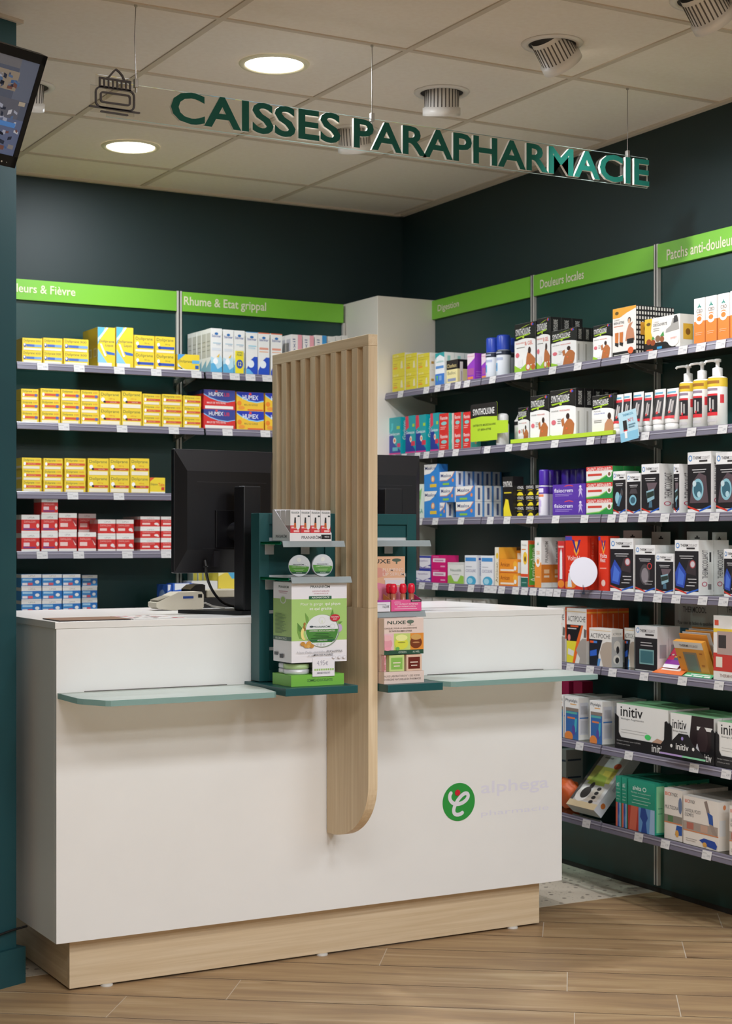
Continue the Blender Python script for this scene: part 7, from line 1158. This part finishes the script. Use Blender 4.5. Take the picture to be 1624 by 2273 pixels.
# lip gloss tray
Yg = 4.272; x0 = at_y(868, 1350, Yg).x; x1 = at_y(935, 1350, Yg).x; zg = z3s + .0012; hg = at_y(900, 1331, Yg).z - zg; w = x1 - x0
lgt = thing('lip_gloss_tray', 'magenta card tray holding red-capped lip glosses', 'display box', (x0, Yg, zg)); pm = mat('#e85c98', .45)
b = MB(); b.box(0, 0, 0, w, .0012, hg, pm); b.box(0, .0012, 0, w, .05, .0012, pm); b.prism([(.0012, 0), (.05, 0), (.05, .052), (.0012, hg)], (w - .0012, 0, 0), (0, 1, 0), (0, 0, 1), (.0012, 0, 0), mat('#c83c7c', .45)); b.prism([(.0012, 0), (.05, 0), (.05, .052), (.0012, hg)], (0, 0, 0), (0, 1, 0), (0, 0, 1), (.0012, 0, 0), mat('#e0a04c', .45))
face_art(b, Vector((0, 0, 0)), X_ * w, Z_ * hg, NY, [r(.64, .78, 1, 1, '#2c2428'), t('INNOVATION', .68, .83, .96, .94, '#e8d8dc', True), t('REPULPANT INTENSE', .12, .55, .88, .68, '#fbe4ec', True), t('24H HYDRATATION', .2, .34, .8, .46, '#fbe4ec', True), r(.1, .18, .85, .24, '#f8c8dc'), e(.2, .75, .12, .15, '#ee84b0')]); b.build('pink_tray', lgt)
for i, (px, yy) in enumerate(((862, .030), (872.5, .013), (889, .028), (894, .011), (912.5, .013), (905, .03))):
    if i in (2, 5): continue
    c = at_y(px, 1300, Yg + yy); t_ = thing('lip_gloss', 'red-capped lip gloss with brown tube, %s in the magenta tray' % ('leftmost', 'second', '', 'third', 'rightmost')[i], 'lip gloss', (max(c.x, x0 + .011), Yg + yy, zg + .0014), 0, group='red-capped lip glosses')
    MB().lathe([(.0085, 0), (.0085, .050), (.006, .052)], (0, 0, 0), mat('#b06a50', .2), 20).build('tube', t_)
    MB().lathe([(.0065, .0523), (.0105, .056), (.0115, .066), (.0105, .076), (.0085, .081), (.0055, .0825)], (0, 0, 0), mat('#e2203c', .2), 20).build('cap', t_)
# price ticket, orange tray, honey dipper and header card
xx = at_y(866.5, 1350, Yg).x
b = MB(); w = xx - 2.4235; b.box(0, 0, 0, w - .001, .0012, hg, mat('#e9e7ee', .4)); face_art(b, Vector((0, 0, 0)), X_ * w, Z_ * hg, NY, [r(0, .82, 1, 1, '#b03c9c'), t('16,50€', .45, .28, .9, .55, '#4a4850', True), r(.05, .6, .7, .64, '#a8a4b0')]); o = b.build('price_ticket'); o.location = (2.4235, Yg, zg); tag(o, 'white price ticket reading 16,50 beside the magenta tray', 'price ticket')
c = at_y(846, 1300, Yg + .02); t_ = thing('honey_jar', 'small orange honey jar with a wooden honey dipper', 'jar', (2.4345, Yg + .022, zg))
MB().lathe([(.010, 0), (.0105, .002), (.0105, .018), (.008, .021)], (0, 0, 0), mat('#e8901c', .2), 20).build('jar', t_)
MB().lathe([(.002, .0215), (.002, .033), (.006, .034), (.009, .037), (.006, .039), (.0105, .042), (.007, .044), (.011, .048), (.007, .050), (.011, .054), (.007, .056), (.010, .060), (.006, .062), (.008, .066), (.003, .069), (.0028, .085)], (0, 0, 0), mat('#cfae84', .5), 20).build('honey_dipper', t_)
Yc = 4.335; b = MB(); w = at_y(898.5, 1260, Yc).x - 2.4235; z_a = zg + .001; hh = at_y(870, 1235, Yc).z - z_a
b.box(0, 0, 0, w, .0012, hh, mat('#e8b894', .5)); face_art(b, Vector((0, 0, 0)), X_ * w, Z_ * hh, NY, [t('NUXE', .02, .87, .62, .95, '#3a4440', True), e(.78, .93, .12, .03, '#5a6a5c'), r(.76, .86, .8, .92, '#5a6a5c'), e(.2, .70, .32, .10, '#e0a090'), r(.45, .56, 1, .60, '#f0dcd0'), t('PLUMPING', .42, .72, .95, .78, '#f2dcd0', True), t('LIP SERUM', .42, .64, .98, .70, '#f2dcd0', True), r(.48, .46, .98, .56, '#e8e4e6'), pg('#e48ca8', (0, 0), (1, 0), (1, .4), (0, .56))]); o = b.build('header_card'); o.location = (2.4235, Yc, z_a); tag(o, 'peach header card reading NUXE behind the lip glosses', 'card')
